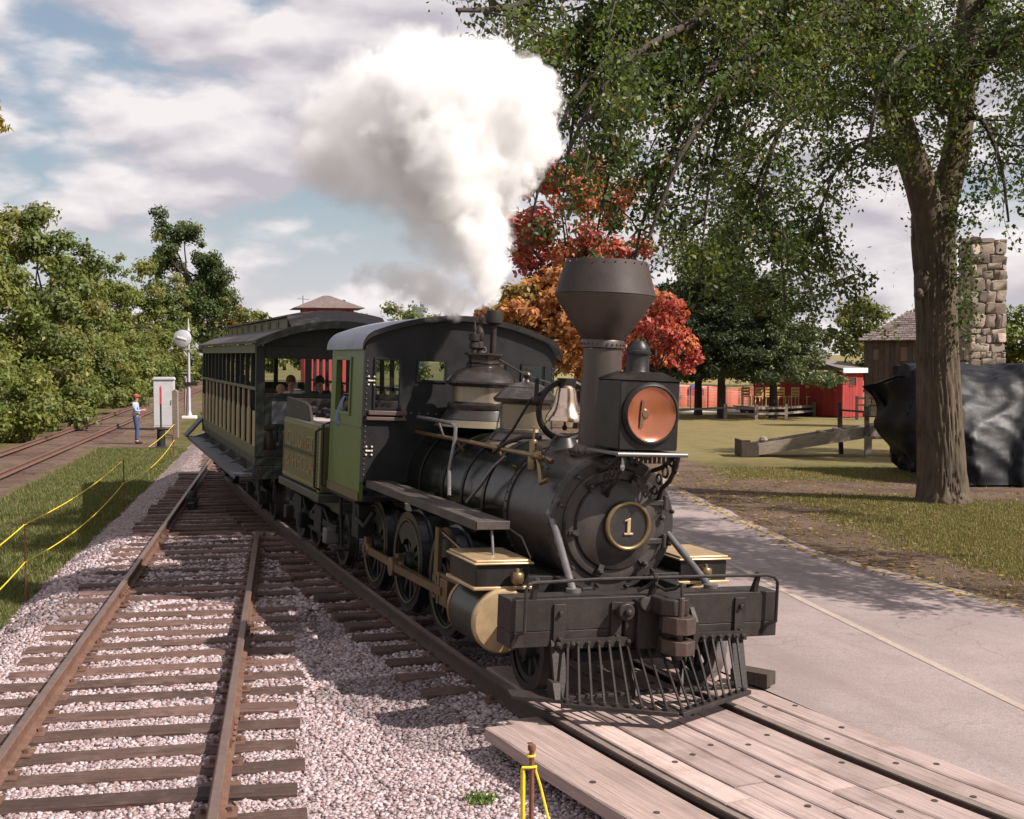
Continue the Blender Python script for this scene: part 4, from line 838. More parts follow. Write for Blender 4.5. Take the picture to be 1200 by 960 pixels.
def truck(parent, x, W=.78, wb=.75, light=None):
    t_ = MB()
    for sg in (-1, 1):
        y = sg * (W + .17); t_.bar((x - wb - .2, y, .50), (x + wb + .2, y, .50), .06, .09); t_.bar((x - wb, y, .34), (x + wb, y, .34), .05, .05); t_.bar((x - wb, y, .44), (x - .2, y, .68), .05, .05); t_.bar((x + wb, y, .44), (x + .2, y, .68), .05, .05); t_.box(x - .2, x + .2, y - .05, y + .05, .36, .7)
    t_.box(x - .22, x + .22, -W - .15, W + .15, .52, .66); tb = t_.build('truck', FRAMEB, parent, 30, bevel=.006)
    for sg in (-1, 1):
        for dx in (-wb, wb):
            inst('truck_wheel', WHM, tb, (x + dx, sg * W, .38), (0, 0, 0 if sg < 0 else pi))
            mb = MB().box(x + dx - .09, x + dx + .09, min(sg * (W + .12), sg * (W + .30)), max(sg * (W + .12), sg * (W + .30)), .30, .50); mb.build('journal_box', light or FRAMEB, tb, bevel=.02)
truck(te_, -.75, light=mat('journal_grey', (.10, .095, .09), .5, var=.4)); truck(te_, -2.0, wb=.5)
mb = MB().torus((-2.55, -.62, .62), (0, 1, 0), .2, .02, 24, 8, 0, 0, pi).box(-2.62, -2.45, -.1, .1, .55, .75).tube([(-2.5, -.4, .7), (-2.8, -.42, .5), (-3.1, -.4, .62)], .025, 8); mb.build('tender_coupler', FRAMEB, te_, 30)

# ------------------------------------------------------------------ passenger coach
co = tag(empty('passenger_coach', (-2.9, 19.2, .13), (-radians(1.2), 0, radians(19.5 - 90))), 'dark green open sided passenger coach with tan slats and long step board behind the tender', 'coach')
L_ = 9.3; HW = 1.25
mb = MB().box(-L_, 0, -HW, HW, 1.0, 1.14).box(-L_, 0, -HW + .08, HW - .08, .78, 1.0); mb.build('floor_frame', COACHG, co, bevel=.012)
mb = MB().box(-L_ + .02, -.06, -HW - .006, -HW + .03, 1.142, 1.30); mb.box(-L_ + .02, -.06, HW - .03, HW + .006, 1.142, 1.30); mb.build('side_sill', COACHO, co, bevel=.006)
NS = 13
for sg in (-1, 1):
    for k in range(NS):
        x = -.20 - k * (L_ - .42) / (NS - 1); yb = sg * HW
        if k == 0 or k == NS - 1: mb = MB().box(x - .17, x + .17, min(yb, yb - sg * .03), max(yb, yb - sg * .03), 1.30, 1.86)
        else:
            mb = MB(); mb.prism([(x - .16, 1.30), (x + .16, 1.30), (x + .16, 1.84), (x + .05, 1.92), (x + .05, 2.18), (x - .05, 2.18), (x - .05, 1.92), (x - .16, 1.84)], 1, min(yb, yb - sg * .03), max(yb, yb - sg * .03))
        mb.build('side_slat', COACHT, co, 0, bevel=.004)
        mb = MB().box(x - .035, x + .035, min(yb - sg * .04, yb - sg * .11), max(yb - sg * .04, yb - sg * .11), 1.30, 2.86); mb.build('side_post', COACHG, co, 0, bevel=.006)
    mb = MB().box(-L_ + .02, -.06, min(sg * HW, sg * (HW - .05)), max(sg * HW, sg * (HW - .05)), 2.19, 2.24); mb.box(-L_ + .02, -.06, min(sg * (HW + .01), sg * (HW - .05)), max(sg * (HW + .01), sg * (HW - .05)), 2.78, 2.92); mb.build('side_rail', COACHO, co, bevel=.005)
for x in (-.03, -L_ + .03):
    for sg in (-1, 1):
        mb = MB().box(x - .05, x + .05, min(sg * HW, sg * (HW - .14)), max(sg * HW, sg * (HW - .14)), 1.142, 2.90); mb.build('corner_post', COACHG, co, bevel=.01)
def end_wall(x, d):
    mb = MB().box(x - .03, x + .03, -HW + .14, HW - .14, 1.62, 2.08).box(x - .035, x + .035, -HW + .14, HW - .14, 2.08, 2.15).box(x - .03, x + .03, -HW + .14, HW - .14, 1.14, 1.24)
    for y in (-.42, .42): mb.box(x - .03, x + .03, y - .05, y + .05, 2.15, 2.72)
    for y in (-.85, -.45, .0, .45, .85): mb.box(x - .02, x + .02, y - .03, y + .03, 1.24, 1.62)
    mb.box(x - .034, x + .034, -HW + .14, HW - .14, 2.70, 2.90); mb.build('end_wall', COACHG, co, 0, bevel=.006)
    ww = [(-1.10, -.48), (-.36, .36), (.48, 1.10)]
end_wall(-.03, 1); end_wall(-L_ + .03, -1)
mb = MB().box(.0, .012, -1.0, -.1, 1.66, 2.02); mb.build('end_board', COACHB, co, bevel=.004)
def rarch(y, w, z0, h): return z0 + h * (1 - (y / w) ** 2)
mb = MB(); ys_ = np.linspace(-HW - .08, HW + .08, 25)
for i in range(24):
    a_, b_ = ys_[i], ys_[i + 1]; mb.prism([(a_, rarch(a_, 1.33, 2.93, .33)), (b_, rarch(b_, 1.33, 2.93, .33)), (b_, rarch(b_, 1.33, 2.93, .33) + .04), (a_, rarch(a_, 1.33, 2.93, .33) + .04)], 0, -L_ - .1, .55)
mb.build('roof', COACHR, co, 50)
mb = MB()
for i in range(24):
    a_, b_ = ys_[i], ys_[i + 1]; mb.prism([(a_, 2.90 if abs(a_) < 1.2 else 2.93), (b_, 2.90 if abs(b_) < 1.2 else 2.93), (b_, rarch(b_, 1.33, 2.93, .33)), (a_, rarch(a_, 1.33, 2.93, .33))], 0, -.06, -.02)
mb.build('roof_end', COACHG, co, 50); mb = MB()
for i in range(24):
    a_, b_ = ys_[i], ys_[i + 1]
    mb.prism([(a_, rarch(a_, 1.33, 2.93, .33) - .07), (b_, rarch(b_, 1.33, 2.93, .33) - .07), (b_, rarch(b_, 1.33, 2.93, .33) + .045), (a_, rarch(a_, 1.33, 2.93, .33) + .045)], 0, .551, .57)
mb.build('roof_fascia', COACHG, co, 50)
CLW = .72
mb = MB().box(-L_ + .5, -.30, -CLW, -CLW + .04, 3.16, 3.36).box(-L_ + .5, -.30, CLW - .04, CLW, 3.16, 3.36).box(-L_ + .5, -L_ + .54, -CLW, CLW, 3.16, 3.42); cls = mb.build('clerestory', COACHO, co, 0)
for k in range(8):
    x = -1.35 - k * .98
    MB().box(x - .17, x + .17, -CLW - .008, -CLW + .01, 3.20, 3.33).build('clerestory_window', mat('dark_pane', (.012, .013, .012), .15, spec=.6), cls, 0)
mb = MB(); ys2 = np.linspace(-CLW - .06, CLW + .06, 17)
for i in range(16):
    a_, b_ = ys2[i], ys2[i + 1]; mb.prism([(a_, rarch(a_, .8, 3.36, .10)), (b_, rarch(b_, .8, 3.36, .10)), (b_, rarch(b_, .8, 3.36, .10) + .03), (a_, rarch(a_, .8, 3.36, .10) + .03)], 0, -L_ + .40, -.05)
for i in range(16):     # the clerestory curves down to the front edge of the roof
    a_, b_ = ys2[i], ys2[i + 1]; mb.add([(-.05, a_, rarch(a_, .8, 3.36, .10) + .03), (-.05, b_, rarch(b_, .8, 3.36, .10) + .03), (.5, b_, rarch(b_, 1.33, 2.97, .33)), (.5, a_, rarch(a_, 1.33, 2.97, .33))], [(0, 1, 2, 3)])
mb.build('clerestory_roof', COACHR, co, 50)
for sg in (-1, 1):
    a_, b_ = sorted((sg * (HW + .03), sg * (HW + .32))); mb = MB().box(-L_, -.02, a_, b_, .84, .88); mb.box(-L_, -.02, min(sg * HW + sg * .30, sg * HW + sg * .325), max(sg * HW + sg * .30, sg * HW + sg * .325), .80, .885)
    for k in range(6): mb.prism([(sg * HW * .95, .98), (sg * (HW + .3), .84), (sg * HW * .95, .80)], 0, -.3 - k * 1.75, -.26 - k * 1.75)
    mb.build('step_board', COACHB, co, bevel=.006)
mb = MB().prism([(-HW - .03, 1.30), (-HW - .40, .88), (-HW - .36, .86), (-HW + .0, 1.26)], 0, -L_ - .35, -L_ + .35); mb.build('tilted_step', COACHB, co, 0)
for k in range(6):
    x = -1.1 - k * 1.45
    mb = MB().box(x - .2, x + .2, -1.0, 1.0, 1.5, 1.56).box(x - .24, x - .19, -1.0, 1.0, 1.56, 2.0).box(x - .18, x + .18, -.9, -.84, 1.14, 1.5).box(x - .18, x + .18, .84, .9, 1.14, 1.5); mb.build('bench', mat('bench_wood', (.09, .05, .03), .5), co, bevel=.008)
truck(co, -1.6); truck(co, -7.6)
mb = MB().box(-.02, .45, -.08, .08, .62, .80).tube([(0, -.5, .9), (.2, -.5, .7), (.5, -.45, .72), (.9, -.3, .9)], .022, 8).box(-.05, .02, -.75, -.6, .45, .85).cyl((.0, -.95, 1.0), (.0, -.95, .45), .015, n=6); mb.build('coach_coupler', FRAMEB, co, 30)
mb = MB().box(.02, .05, -.38, -.22, .50, .80); mb.build('coupling_tag', mat('tag_grey', (.22, .20, .19), .6), co, bevel=.01)
# ------------------------------------------------------------------ people
SKIN = mat('skin', (.42, .22, .15), .55, var=.1, scale=12)
def cloth(n, c): return mat(n, c, .85, var=.2, scale=9, bump=.15)
def skinned(name, J, Eg, m, parent, root=0, sub=1):
    names = list(J); me = bpy.data.meshes.new(name); me.from_pydata([J[k][0] for k in names], [(names.index(a), names.index(b)) for a, b in Eg], []); me.materials.append(m)
    o = bpy.data.objects.new(name, me); link(o, parent); o.modifiers.new('skin', 'SKIN').use_smooth_shade = True
    for i, k in enumerate(names):
        r = J[k][1]; d = me.skin_vertices[0].data[i]; d.radius = r if isinstance(r, tuple) else (r, r); d.use_root = (i == root)
    s_ = o.modifiers.new('smooth', 'SUBSURF'); s_.levels = s_.render_levels = sub
    return o
def person(loc, rz, label, pose, shirt, trousers, hair=(.10, .06, .04), cap=None, group=None, scale=1.0):
    """pose: joint positions (x to the person's front, y to their left, z up) in metres for a 1.72 m figure"""
    r = tag(empty('person', loc, (0, 0, rz)), label, 'person', group); r.scale = (scale,) * 3
    P = {'pelvis': (0, 0, .92), 'waist': (0, 0, 1.06), 'chest': (.0, 0, 1.26), 'neck0': (-.01, 0, 1.42), 'neck': (.0, 0, 1.48), 'jaw': (.03, 0, 1.545), 'head': (.015, 0, 1.62), 'crown': (.0, 0, 1.685)}
    for s_, q in ((1, 'l'), (-1, 'r')):
        P.update({q + 'sh': (-.01, s_ * .17, 1.40), q + 'el': (-.03, s_ * .24, 1.12), q + 'wr': (.06, s_ * .25, .88), q + 'hip': (0, s_ * .09, .88), q + 'kn': (.02, s_ * .10, .48), q + 'an': (-.02, s_ * .10, .09), q + 'toe': (.16, s_ * .12, .035)})
    P.update(pose); V = {k: Vector(p) for k, p in P.items()}
    R_ = {'pelvis': (.13, .10), 'waist': (.125, .09), 'chest': (.145, .10), 'neck0': .07, 'neck': .052, 'jaw': (.058, .06), 'head': (.078, .09), 'crown': (.055, .065)}
    for q in 'lr': R_.update({q + 'sh': .065, q + 'el': .042, q + 'wr': .028, q + 'hip': .085, q + 'kn': .056, q + 'an': .040, q + 'toe': .032})
    Eg = [('pelvis', 'waist'), ('waist', 'chest'), ('chest', 'neck0'), ('neck0', 'neck'), ('neck', 'jaw'), ('jaw', 'head'), ('head', 'crown')]
    for q in 'lr': Eg += [('chest', q + 'sh'), (q + 'sh', q + 'el'), (q + 'el', q + 'wr'), ('pelvis', q + 'hip'), (q + 'hip', q + 'kn'), (q + 'kn', q + 'an'), (q + 'an', q + 'toe')]
    J = {k: (V[k], R_[k]) for k in P}
    for q, s_ in (('l', 1), ('r', -1)):          # hands: palm, four fingers, thumb
        d = (V[q + 'wr'] - V[q + 'el']).normalized(); side = Vector((0, s_, 0)); fwd = d.cross(side); fwd = fwd.normalized() if fwd.length > .1 else Vector((1, 0, 0))
        if fwd.x < 0: fwd = -fwd
        J[q + 'pm'] = (V[q + 'wr'] + d * .07, (.036, .022)); Eg.append((q + 'wr', q + 'pm'))
        for i, (o_, L) in enumerate(((-.03, .060), (-.010, .072), (.010, .078), (.030, .070))):
            a = V[q + 'wr'] + d * .10 + fwd * o_; b = a + d * L - side * .018 * s_; J[f'{q}f{i}a'] = (a, .010); J[f'{q}f{i}b'] = (b, .008); Eg += [(q + 'pm', f'{q}f{i}a'), (f'{q}f{i}a', f'{q}f{i}b')]
        a = V[q + 'wr'] + d * .05 + fwd * .045; J[q + 'th'] = (a + d * .03, .010); Eg.append((q + 'pm', q + 'th'))
    skinned('body', J, Eg, SKIN, r)
    hd = V['head']; fw = Vector((1, 0, 0)); rot = Matrix.Rotation(pose.get('_turn', 0) if isinstance(pose.get('_turn', 0), (int, float)) else 0, 3, 'Z')
    mb = MB(); mb.sph(hd + Vector((.095, 0, -.02)), .018, (1, .7, 1.3), 8); mb.build('nose', SKIN, r)
    for s_ in (-1, 1): MB().sph(hd + Vector((.083, s_ * .032, .012)), .010, n=6).build('eye', cloth('eye_dark', (.03, .02, .02)), r)
    mb = MB().box(hd.x + .080, hd.x + .088, -.024, .024, hd.z - .070, hd.z - .062); mb.build('mouth', cloth('lip', (.25, .08, .07)), r, 0)
    for s_ in (-1, 1): MB().sph(hd + Vector((.0, s_ * .082, -.01)), .026, (.7, .4, 1.2), 8).build('ear', SKIN, r)
    mb = MB(); mb.sph(hd + Vector((-.022, 0, .028)), .102, (1, .92, 1.0), 14); mb.build('hair', cloth('hair_%.2f' % hair[0], hair), r)
    if cap:
        mb = MB(); mb.lathe([(.108, 0), (.112, .02), (.10, .07), (.06, .10), (.0, .11)], hd + Vector((-.008, 0, .02)), (0, 0, 1), 18); mb.prism([(.06, -.075), (.16, -.05), (.18, 0), (.16, .05), (.06, .075)], 2, hd.z + .02, hd.z + .032); mb.build('cap', cloth('cap_red', cap), r)
    SJ = {k: (V[k], tuple(q + .018 for q in R_[k]) if isinstance(R_[k], tuple) else R_[k] + .016) for k in ('pelvis', 'waist', 'chest', 'neck0')}
    SE = [('pelvis', 'waist'), ('waist', 'chest'), ('chest', 'neck0')]
    for q in 'lr':
        SJ[q + 'sh'] = (V[q + 'sh'], .08); SJ[q + 'el'] = (V[q + 'sh'].lerp(V[q + 'el'], .98), .058); SJ[q + 'cf'] = (V[q + 'el'].lerp(V[q + 'wr'], .85), .044); SE += [('chest', q + 'sh'), (q + 'sh', q + 'el'), (q + 'el', q + 'cf')]
    skinned('shirt', SJ, SE, shirt, r)
    TJ = {'pelvis': (V['pelvis'], (.15, .12)), 'belt': (V['pelvis'].lerp(V['waist'], .75), (.14, .108))}; TE = [('pelvis', 'belt')]
    for q in 'lr':
        TJ[q + 'hip'] = (V[q + 'hip'], .10); TJ[q + 'kn'] = (V[q + 'kn'], .074); TJ[q + 'an'] = (V[q + 'an'] + (V[q + 'kn'] - V[q + 'an']) * .06, .062); TE += [('pelvis', q + 'hip'), (q + 'hip', q + 'kn'), (q + 'kn', q + 'an')]
    skinned('trousers', TJ, TE, trousers, r)
    for q in 'lr':
        mb = MB(); a = V[q + 'an']; b = V[q + 'toe']; mb.tube([a + Vector((-.05, 0, -.035)), a + Vector((0, 0, -.03)), a.lerp(b, .6) + Vector((0, 0, -.01)), b + Vector((.02, 0, 0))], [.03, .052, .046, .03], 10); mb.build('shoe', cloth('shoe', (.04, .03, .028)), r)
    return r
BLUE = cloth('pale_blue_shirt', (.30, .36, .47)); JEAN = cloth('blue_jeans', (.045, .065, .14)); REDS = cloth('red_shirt', (.40, .03, .04)); WHITES = cloth('white_shirt', (.72, .70, .68)); DARKS = cloth('dark_shirt', (.05, .05, .07)); TANS = cloth('tan_shirt', (.34, .25, .15))
mp = G(160, 520, -.22)
person((mp.x, mp.y, gz(mp.x, mp.y) + .01), radians(8), 'man in red cap, pale blue shirt and jeans standing on the grass',
       {'lel': (-.10, .30, 1.14), 'lwr': (.02, .20, 1.0), 'rel': (.02, -.26, 1.14), 'rwr': (.22, -.16, 1.18), 'rkn': (.05, -.11, .48), 'ran': (.02, -.14, .09), 'rtoe': (.2, -.17, .035)}, BLUE, JEAN, cap=(.34, .055, .04))
sit = lambda: {'lkn': (.42, .12, .90), 'lan': (.40, .12, .50), 'ltoe': (.55, .13, .45), 'rkn': (.42, -.12, .90), 'ran': (.40, -.12, .50), 'rtoe': (.55, -.13, .45), 'lwr': (.25, .16, 1.0), 'rwr': (.25, -.16, 1.0), 'lel': (.02, .25, 1.12), 'rel': (.02, -.25, 1.12)}
COM = co.matrix_basis if False else (Matrix.Translation(co.location) @ co.rotation_euler.to_matrix().to_4x4())
def seat(x, y, label, shirt, hair, sc=.95, z=.70, rz=0, cap=None):
    p = COM @ Vector((x, y, z)); person(p, co.rotation_euler.z + rz, label, sit(), shirt, DARKS, hair, cap, 'passengers in the coach', sc)
PB = 'passenger seated in the coach '
seat(-.75, -.72, 'fair haired child passenger looking out over the coach end wall', TANS, (.36, .22, .10), .78, .92)
seat(-2.0, -.35, PB + 'in white shirt behind the fair haired child', WHITES, (.16, .07, .04), .95, .76)
seat(-1.95, .15, PB + 'in dark shirt, middle of the second bench', DARKS, (.05, .04, .03), .95, .76)
seat(-.80, .55, PB + 'in white shirt on the bench nearest the tender', WHITES, (.07, .04, .03), .92, .80)
seat(-2.1, .75, PB + 'in red shirt, beside the far side posts', REDS, (.05, .04, .03), .95, .76)
seat(-7.8, -.95, PB + 'in red shirt at the rear end by the slatted side', REDS, (.09, .06, .04), .95, .76)
seat(-5.2, -.8, PB + 'in tan shirt by the slats halfway along the coach', TANS, (.07, .05, .04), .92, .76)
EMX = Matrix.Translation(EO) @ lo.rotation_euler.to_matrix().to_4x4()
person(EMX @ Vector((-5.80, -.84, .74)), EROT[2] + radians(12), 'engine driver in grey blue overalls seated at the cab side window', {**sit(), 'rel': (.0, -.27, 1.13), 'rwr': (.24, -.14, 1.10)}, cloth('overall_blue', (.14, .17, .25)), JEAN, (.12, .08, .05), None, None, 1.0)

# ------------------------------------------------------------------ leaves and trees
def leaf_quads(C, size, aspect=.55, flat=.0, dirs=None, out=None):
    """one rhombic leaf per centre"""
    n = len(C); size = np.asarray(size).reshape(-1, 1) * np.ones((n, 1))
    d = RNG.normal(size=(n, 3)) if dirs is None else dirs + RNG.normal(size=(n, 3)) * .35
    if dirs is None: d[:, 2] -= .55
    d /= np.linalg.norm(d, axis=1, keepdims=True); w = RNG.normal(size=(n, 3)); w = np.cross(d, w); w /= np.linalg.norm(w, axis=1, keepdims=True) + 1e-9
    if out is not None:
        nn = RNG.normal(size=(n, 3)) * .55 + out * .75 + np.array([.15, -.1, .55]); nn /= np.linalg.norm(nn, axis=1, keepdims=True); d = d - nn * (d * nn).sum(1, keepdims=True); d /= np.linalg.norm(d, axis=1, keepdims=True) + 1e-9; w = np.cross(nn, d)
    nrm = np.cross(d, w); a = C - d * size * .5; b = C + d * size * .5; s1 = C + w * size * aspect * .5 + nrm * size * .10 - d * size * .08; s2 = C - w * size * aspect * .5 + nrm * size * .10 - d * size * .08
    return np.stack([a, s1, b, s2], 1)
def crown_mesh(name, C, size, pal, pidx, m=None, aspect=.55, dirs=None, out=None):
    Q = leaf_quads(C, size, aspect, dirs=dirs, out=out); n = len(C); pal = np.array(pal)
    col = pal[pidx] * RNG.uniform(.72, 1.28, (n, 1)) * 1.15
    return npmesh(name, Q.reshape(-1, 3), np.arange(n * 4).reshape(-1, 4), m or LEAF, np.clip(col, 0, 1))
def shoot(mb, a, b, r0, r1, sag=.0, k=4, wig=.06):
    a = Vector(a); b = Vector(b); L = (b - a).length; pts = []
    for i in range(k + 1):
        f = i / k; p = a.lerp(b, f) + Vector((0, 0, -sag * 4 * f * (1 - f) * L)); p += Vector((random.uniform(-1, 1), random.uniform(-1, 1), random.uniform(-1, 1))) * wig * L * (0 if i in (0, k) else .5); pts.append(p)
    mb.tube(pts, [r0 + (r1 - r0) * i / k for i in range(k + 1)], 6, caps=False); return pts
def tree(name, label, cat, base, blobs, trunk_h, trunk_r, leaf, n, pal, group=None, nclump=60, cr=(.35, .8), bark=None, aspect=.55, palw=None):
    """blobs: (dx, dy, z, rx, ry, rz) ellipsoids the crown fills; leaves hang in clumps joined to the trunk by limbs"""
    r = tag(empty(name, base), label, cat, group); W_ = [b[3] * b[4] * b[5] for b in blobs]; cl_ = []
    ks = RNG.choice(len(blobs), nclump, p=np.array(W_) / sum(W_))
    for k in ks:
        b = blobs[k]; q = RNG.normal(size=3); q /= np.linalg.norm(q); q *= RNG.uniform(.35, 1.0) ** .5; cl_.append(np.array(b[:3]) + q * np.array(b[3:]))
    cl_ = np.array(cl_); rad = RNG.uniform(cr[0], cr[1], len(cl_)); cpal = RNG.choice(len(pal), len(cl_), p=palw)
    wt = rad ** 2.2; own = RNG.choice(len(cl_), n, p=wt / wt.sum()); q = RNG.normal(size=(n, 3)); q /= np.linalg.norm(q, axis=1, keepdims=True); q *= (RNG.uniform(0, 1, (n, 1)) ** .45) * RNG.uniform(.7, 1.25, (n, 1)); q[:, 2] *= .75
    C = cl_[own] + q * rad[own][:, None]
    C[:, 2] = np.maximum(C[:, 2], .05)
    pi_ = np.where(RNG.uniform(size=n) < .8, cpal[own], RNG.choice(len(pal), n, p=palw))
    link(bpy.data.objects.new('crown', crown_mesh('crown', C, leaf * RNG.uniform(.7, 1.3, n), pal, pi_, aspect=aspect, out=q / (np.linalg.norm(q, axis=1, keepdims=True) + 1e-6))), r)
    mb = MB(); top = Vector((blobs[0][0] * .6, blobs[0][1] * .6, trunk_h)); pts = [Vector((0, 0, -.3)), Vector((0, 0, .15)), Vector((random.uniform(-.1, .1), 0, trunk_h * .5)), top]
    mb.tube(pts, [trunk_r * 1.5, trunk_r * 1.1, trunk_r * .85, trunk_r * .6], 12)
    for i in RNG.choice(len(cl_), min(len(cl_), 26), replace=False): shoot(mb, Vector((0, 0, trunk_h * random.uniform(.4, 1))) .lerp(top, .7), cl_[i], trunk_r * .35, .015, .04)
    mb.build('trunk', bark or BARK2, r)
    return r
YG = [(.115, .145, .034), (.155, .172, .042), (.085, .115, .028), (.17, .17, .045), (.13, .15, .038)]
TG = [(.105, .130, .035), (.135, .152, .042), (.078, .102, .028), (.165, .160, .05)]
lx = lambda y: -13.1 - .19 * y
BK = 'trees on the bank beside the far track'
# tall ones, then the thicket in front
for (Y, dx, h, rad, lab, n, pal) in ((47, -.4, 9.6, 2.9, 'leafy tree on the bank at the near end of the thicket', 9000, YG), (56, 1.6, 10.0, 2.9, 'tall feathery tree leaning above the thicket beside the far track', 13000, TG), (68, .8, 8.6, 2.2, 'slim loose tree behind the thicket, next to the tall feathery one', 7000, YG),
                        (93, .5, 10.6, 3.2, 'rounded yellow green tree on the bank across from the white cabinet', 8000, YG), (112, 1.0, 11.2, 3.4, 'broad green tree on the bank just before the tall poplar', 8000, TG)):
    x = lx(Y) + dx; tree('bank_tree', lab, 'tree', (x, Y, gz(x, Y) - .1), [(0, 0, h * .62, rad, rad, h * .36), (rad * .5, 0, h * .45, rad * .7, rad * .7, h * .28), (-rad * .3, .4, h * .86, rad * .45, rad * .45, h * .15), (0, 0, h * .3, rad * .8, rad * .8, h * .25)], h * .55, .16, .17 + Y * .0012, int(n * 1.7), pal, BK, 90, (.35, .95))
x = lx(128) + 2.6; tree('poplar', 'tallest tree of the bank, a poplar with a narrow leafy top', 'tree', (x, 128, 0), [(0, 0, 11, 3.8, 3.5, 6), (-1.4, 0, 17.5, 1.6, 1.6, 2.3), (-1.2, 0, 14.5, 2.4, 2.4, 3), (2.2, 0, 9, 3, 3, 5), (3.6, 0, 6, 3, 3, 4)], 12, .35, .36, 19000, [(.058, .085, .026), (.075, .10, .035), (.04, .06, .02), (.10, .11, .03)], BK, 90, (.6, 1.4))
x = lx(140) + 5.2; tree('bank_tree', 'broad tree on the bank beyond the poplar, touched with orange', 'tree', (x, 140, 0), [(0, 0, 7.5, 3.8, 3.5, 5), (1.6, 0, 5, 3, 3, 4)], 8, .3, .36, 12000, [(.07, .09, .025), (.05, .07, .02), (.18, .12, .03)], BK, 70, (.6, 1.4))
for k, Y in enumerate((170, 200, 235)):
    x = lx(Y) + 9 + k * 2; tree('distant_tree', ('distant tree on the bank just beyond the orange touched one', 'faint distant tree in the row beyond the bank', 'farthest small tree seen over the coach roof')[k], 'tree', (x, Y, 0), [(0, 0, 4.6, 4, 4, 4.2)], 5, .3, .8, 2500, TG, BK, 40, (.8, 1.6))
for k, (Y, h, rad) in enumerate(((37, 3.2, 2.0), (42.5, 3.8, 2.3), (49, 4.4, 2.5), (55.5, 3.8, 2.4), (62, 4.8, 2.6), (70, 4.4, 2.6), (79, 5.2, 2.8), (89, 5.0, 2.8), (101, 6.0, 3.2), (116, 6.0, 3.4), (134, 7.0, 4.0))):
    x = lx(Y) + 1.6 + (k % 3) * .4; labs = ('low shrub at the near end of the thicket', 'dense low shrub, second along the thicket', 'bushy shrub under the near leafy tree', 'yellowing shrub at the foot of the tall feathery tree', 'tangled shrub just past the tall feathery tree', 'reddish tinged shrub below the slim loose tree', 'wide shrub behind the standing man', 'thick shrub beside the white cabinet', 'high shrub behind the white signal', 'shrub at the foot of the broad bank tree', 'shrub at the foot of the poplar')
    tree('bank_shrub', labs[k], 'shrub', (x, Y, gz(x, Y) - .1), [(0, 0, h * .5, rad, rad * 1.3, h * .5), (.9, .5, h * .3, rad * .8, rad, h * .32)], h * .5, .07, .13 + Y * .0013, 11500 if Y < 70 else 7500, YG if k % 2 else TG + [(.16, .06, .05)] * (k == 5), BK, 60, (.35, .8))

# overhanging branch tree, mostly out of view on the left
tree('overhanging_tree', 'yellow leaved branch tip reaching in high above the far track', 'tree', (-10.45, 19.0, -.2), [(0, 0, 7.4, 2.4, 2.2, 1.9), (1.7, -.1, 6.6, 2.1, .5, .22), (1.5, 0, 7.15, 2.1, .5, .2)], 6.5, .18, .16, 6000, [(.16, .13, .025), (.10, .11, .02), (.22, .15, .03)], None, 70, (.22, .4))

# the red maple and its companions beyond the locomotive
tree('red_maple', 'tall red and orange autumn maple rising behind the smokestack', 'tree', (2.6, 46, .1), [(-.2, 0, 7.4, 2.8, 2.6, 3.2), (-2.2, -.3, 3.6, 2.3, 2.0, 1.5), (.4, 0, 4.6, 2.6, 2.2, 1.9)], 5.2, .22, .26, 21000, [(.38, .085, .075), (.37, .13, .105), (.42, .17, .09), (.30, .065, .06), (.07, .09, .03)], None, 130, (.35, .8), palw=[.3, .2, .2, .18, .12])
tree('small_red_maple', 'low vivid red maple to the right of the smokestack, behind the headlight', 'tree', (4.9, 41, .1), [(.1, 0, 3.6, 1.35, 1.3, 1.35), (.9, 0, 3.0, 1.0, 1.0, .9), (-.6, 0, 2.9, 1.0, 1, .8)], 2.6, .10, .20, 4600, [(.40, .09, .065), (.34, .065, .055), (.44, .15, .08)], None, 60, (.16, .36))
tree('orange_maple', 'low orange leaved maple between the cab and the smokestack', 'tree', (.6, 42, .1), [(.3, 0, 3.7, 2.1, 1.5, 1.6), (1.6, 0, 3.2, 1.6, 1.4, 1.3), (-.9, 0, 3.4, 1.4, 1.2, 1.2), (1.0, 0, 4.9, 1.4, 1.2, .8)], 3.4, .15, .24, 13000, [(.36, .16, .065), (.40, .20, .075), (.32, .12, .06), (.24, .18, .06)], None, 80, (.3, .7))
for k, (X, Y, h, rad, pal) in enumerate(((-13.8, 96, 7.0, 3.2, YG), (-9.2, 104, 7.6, 3.6, TG), (-24, 140, 6.8, 1.6, TG), (2, 110, 8, 5, TG), (10, 105, 8.5, 5.5, TG), (19, 108, 9, 5.5, TG), (27.5, 92, 7.4, 3.6, [(.11, .125, .035), (.14, .14, .05), (.08, .10, .03)]), (32.5, 90, 7.8, 3.4, [(.12, .125, .045), (.14, .14, .06), (.09, .10, .04)]), (38, 98, 8.5, 5, TG), (47, 95, 9, 5, TG), (-4, 118, 7, 5, TG), (-18, 150, 6, 5, TG))):
    labs = ('yellow green far tree over the coach roof', 'far tree showing between coach roof and steam', 'small far treetop over the clerestory', 'far dark tree behind the orange maple', 'far tree behind the red maple', 'far tree behind the pines', 'pale yellow green tree over the dark barn roof, nearer the pines', 'pale tree over the dark barn roof, nearer the trunk', 'far tree hidden beyond the stone tower', 'far tree beyond the covered load', 'far tree behind the locomotive cab', 'low far tree beyond the coach')
    tree('distant_tree', labs[k], 'tree', (X, Y, 0), [(0, 0, h * .55, rad, rad, h * .42), (rad * .5, 0, h * .4, rad * .7, rad * .7, h * .3)], h * .5, .25, .42, 5500, pal, 'far trees beyond the lawn', 60, (.5, 1.2))

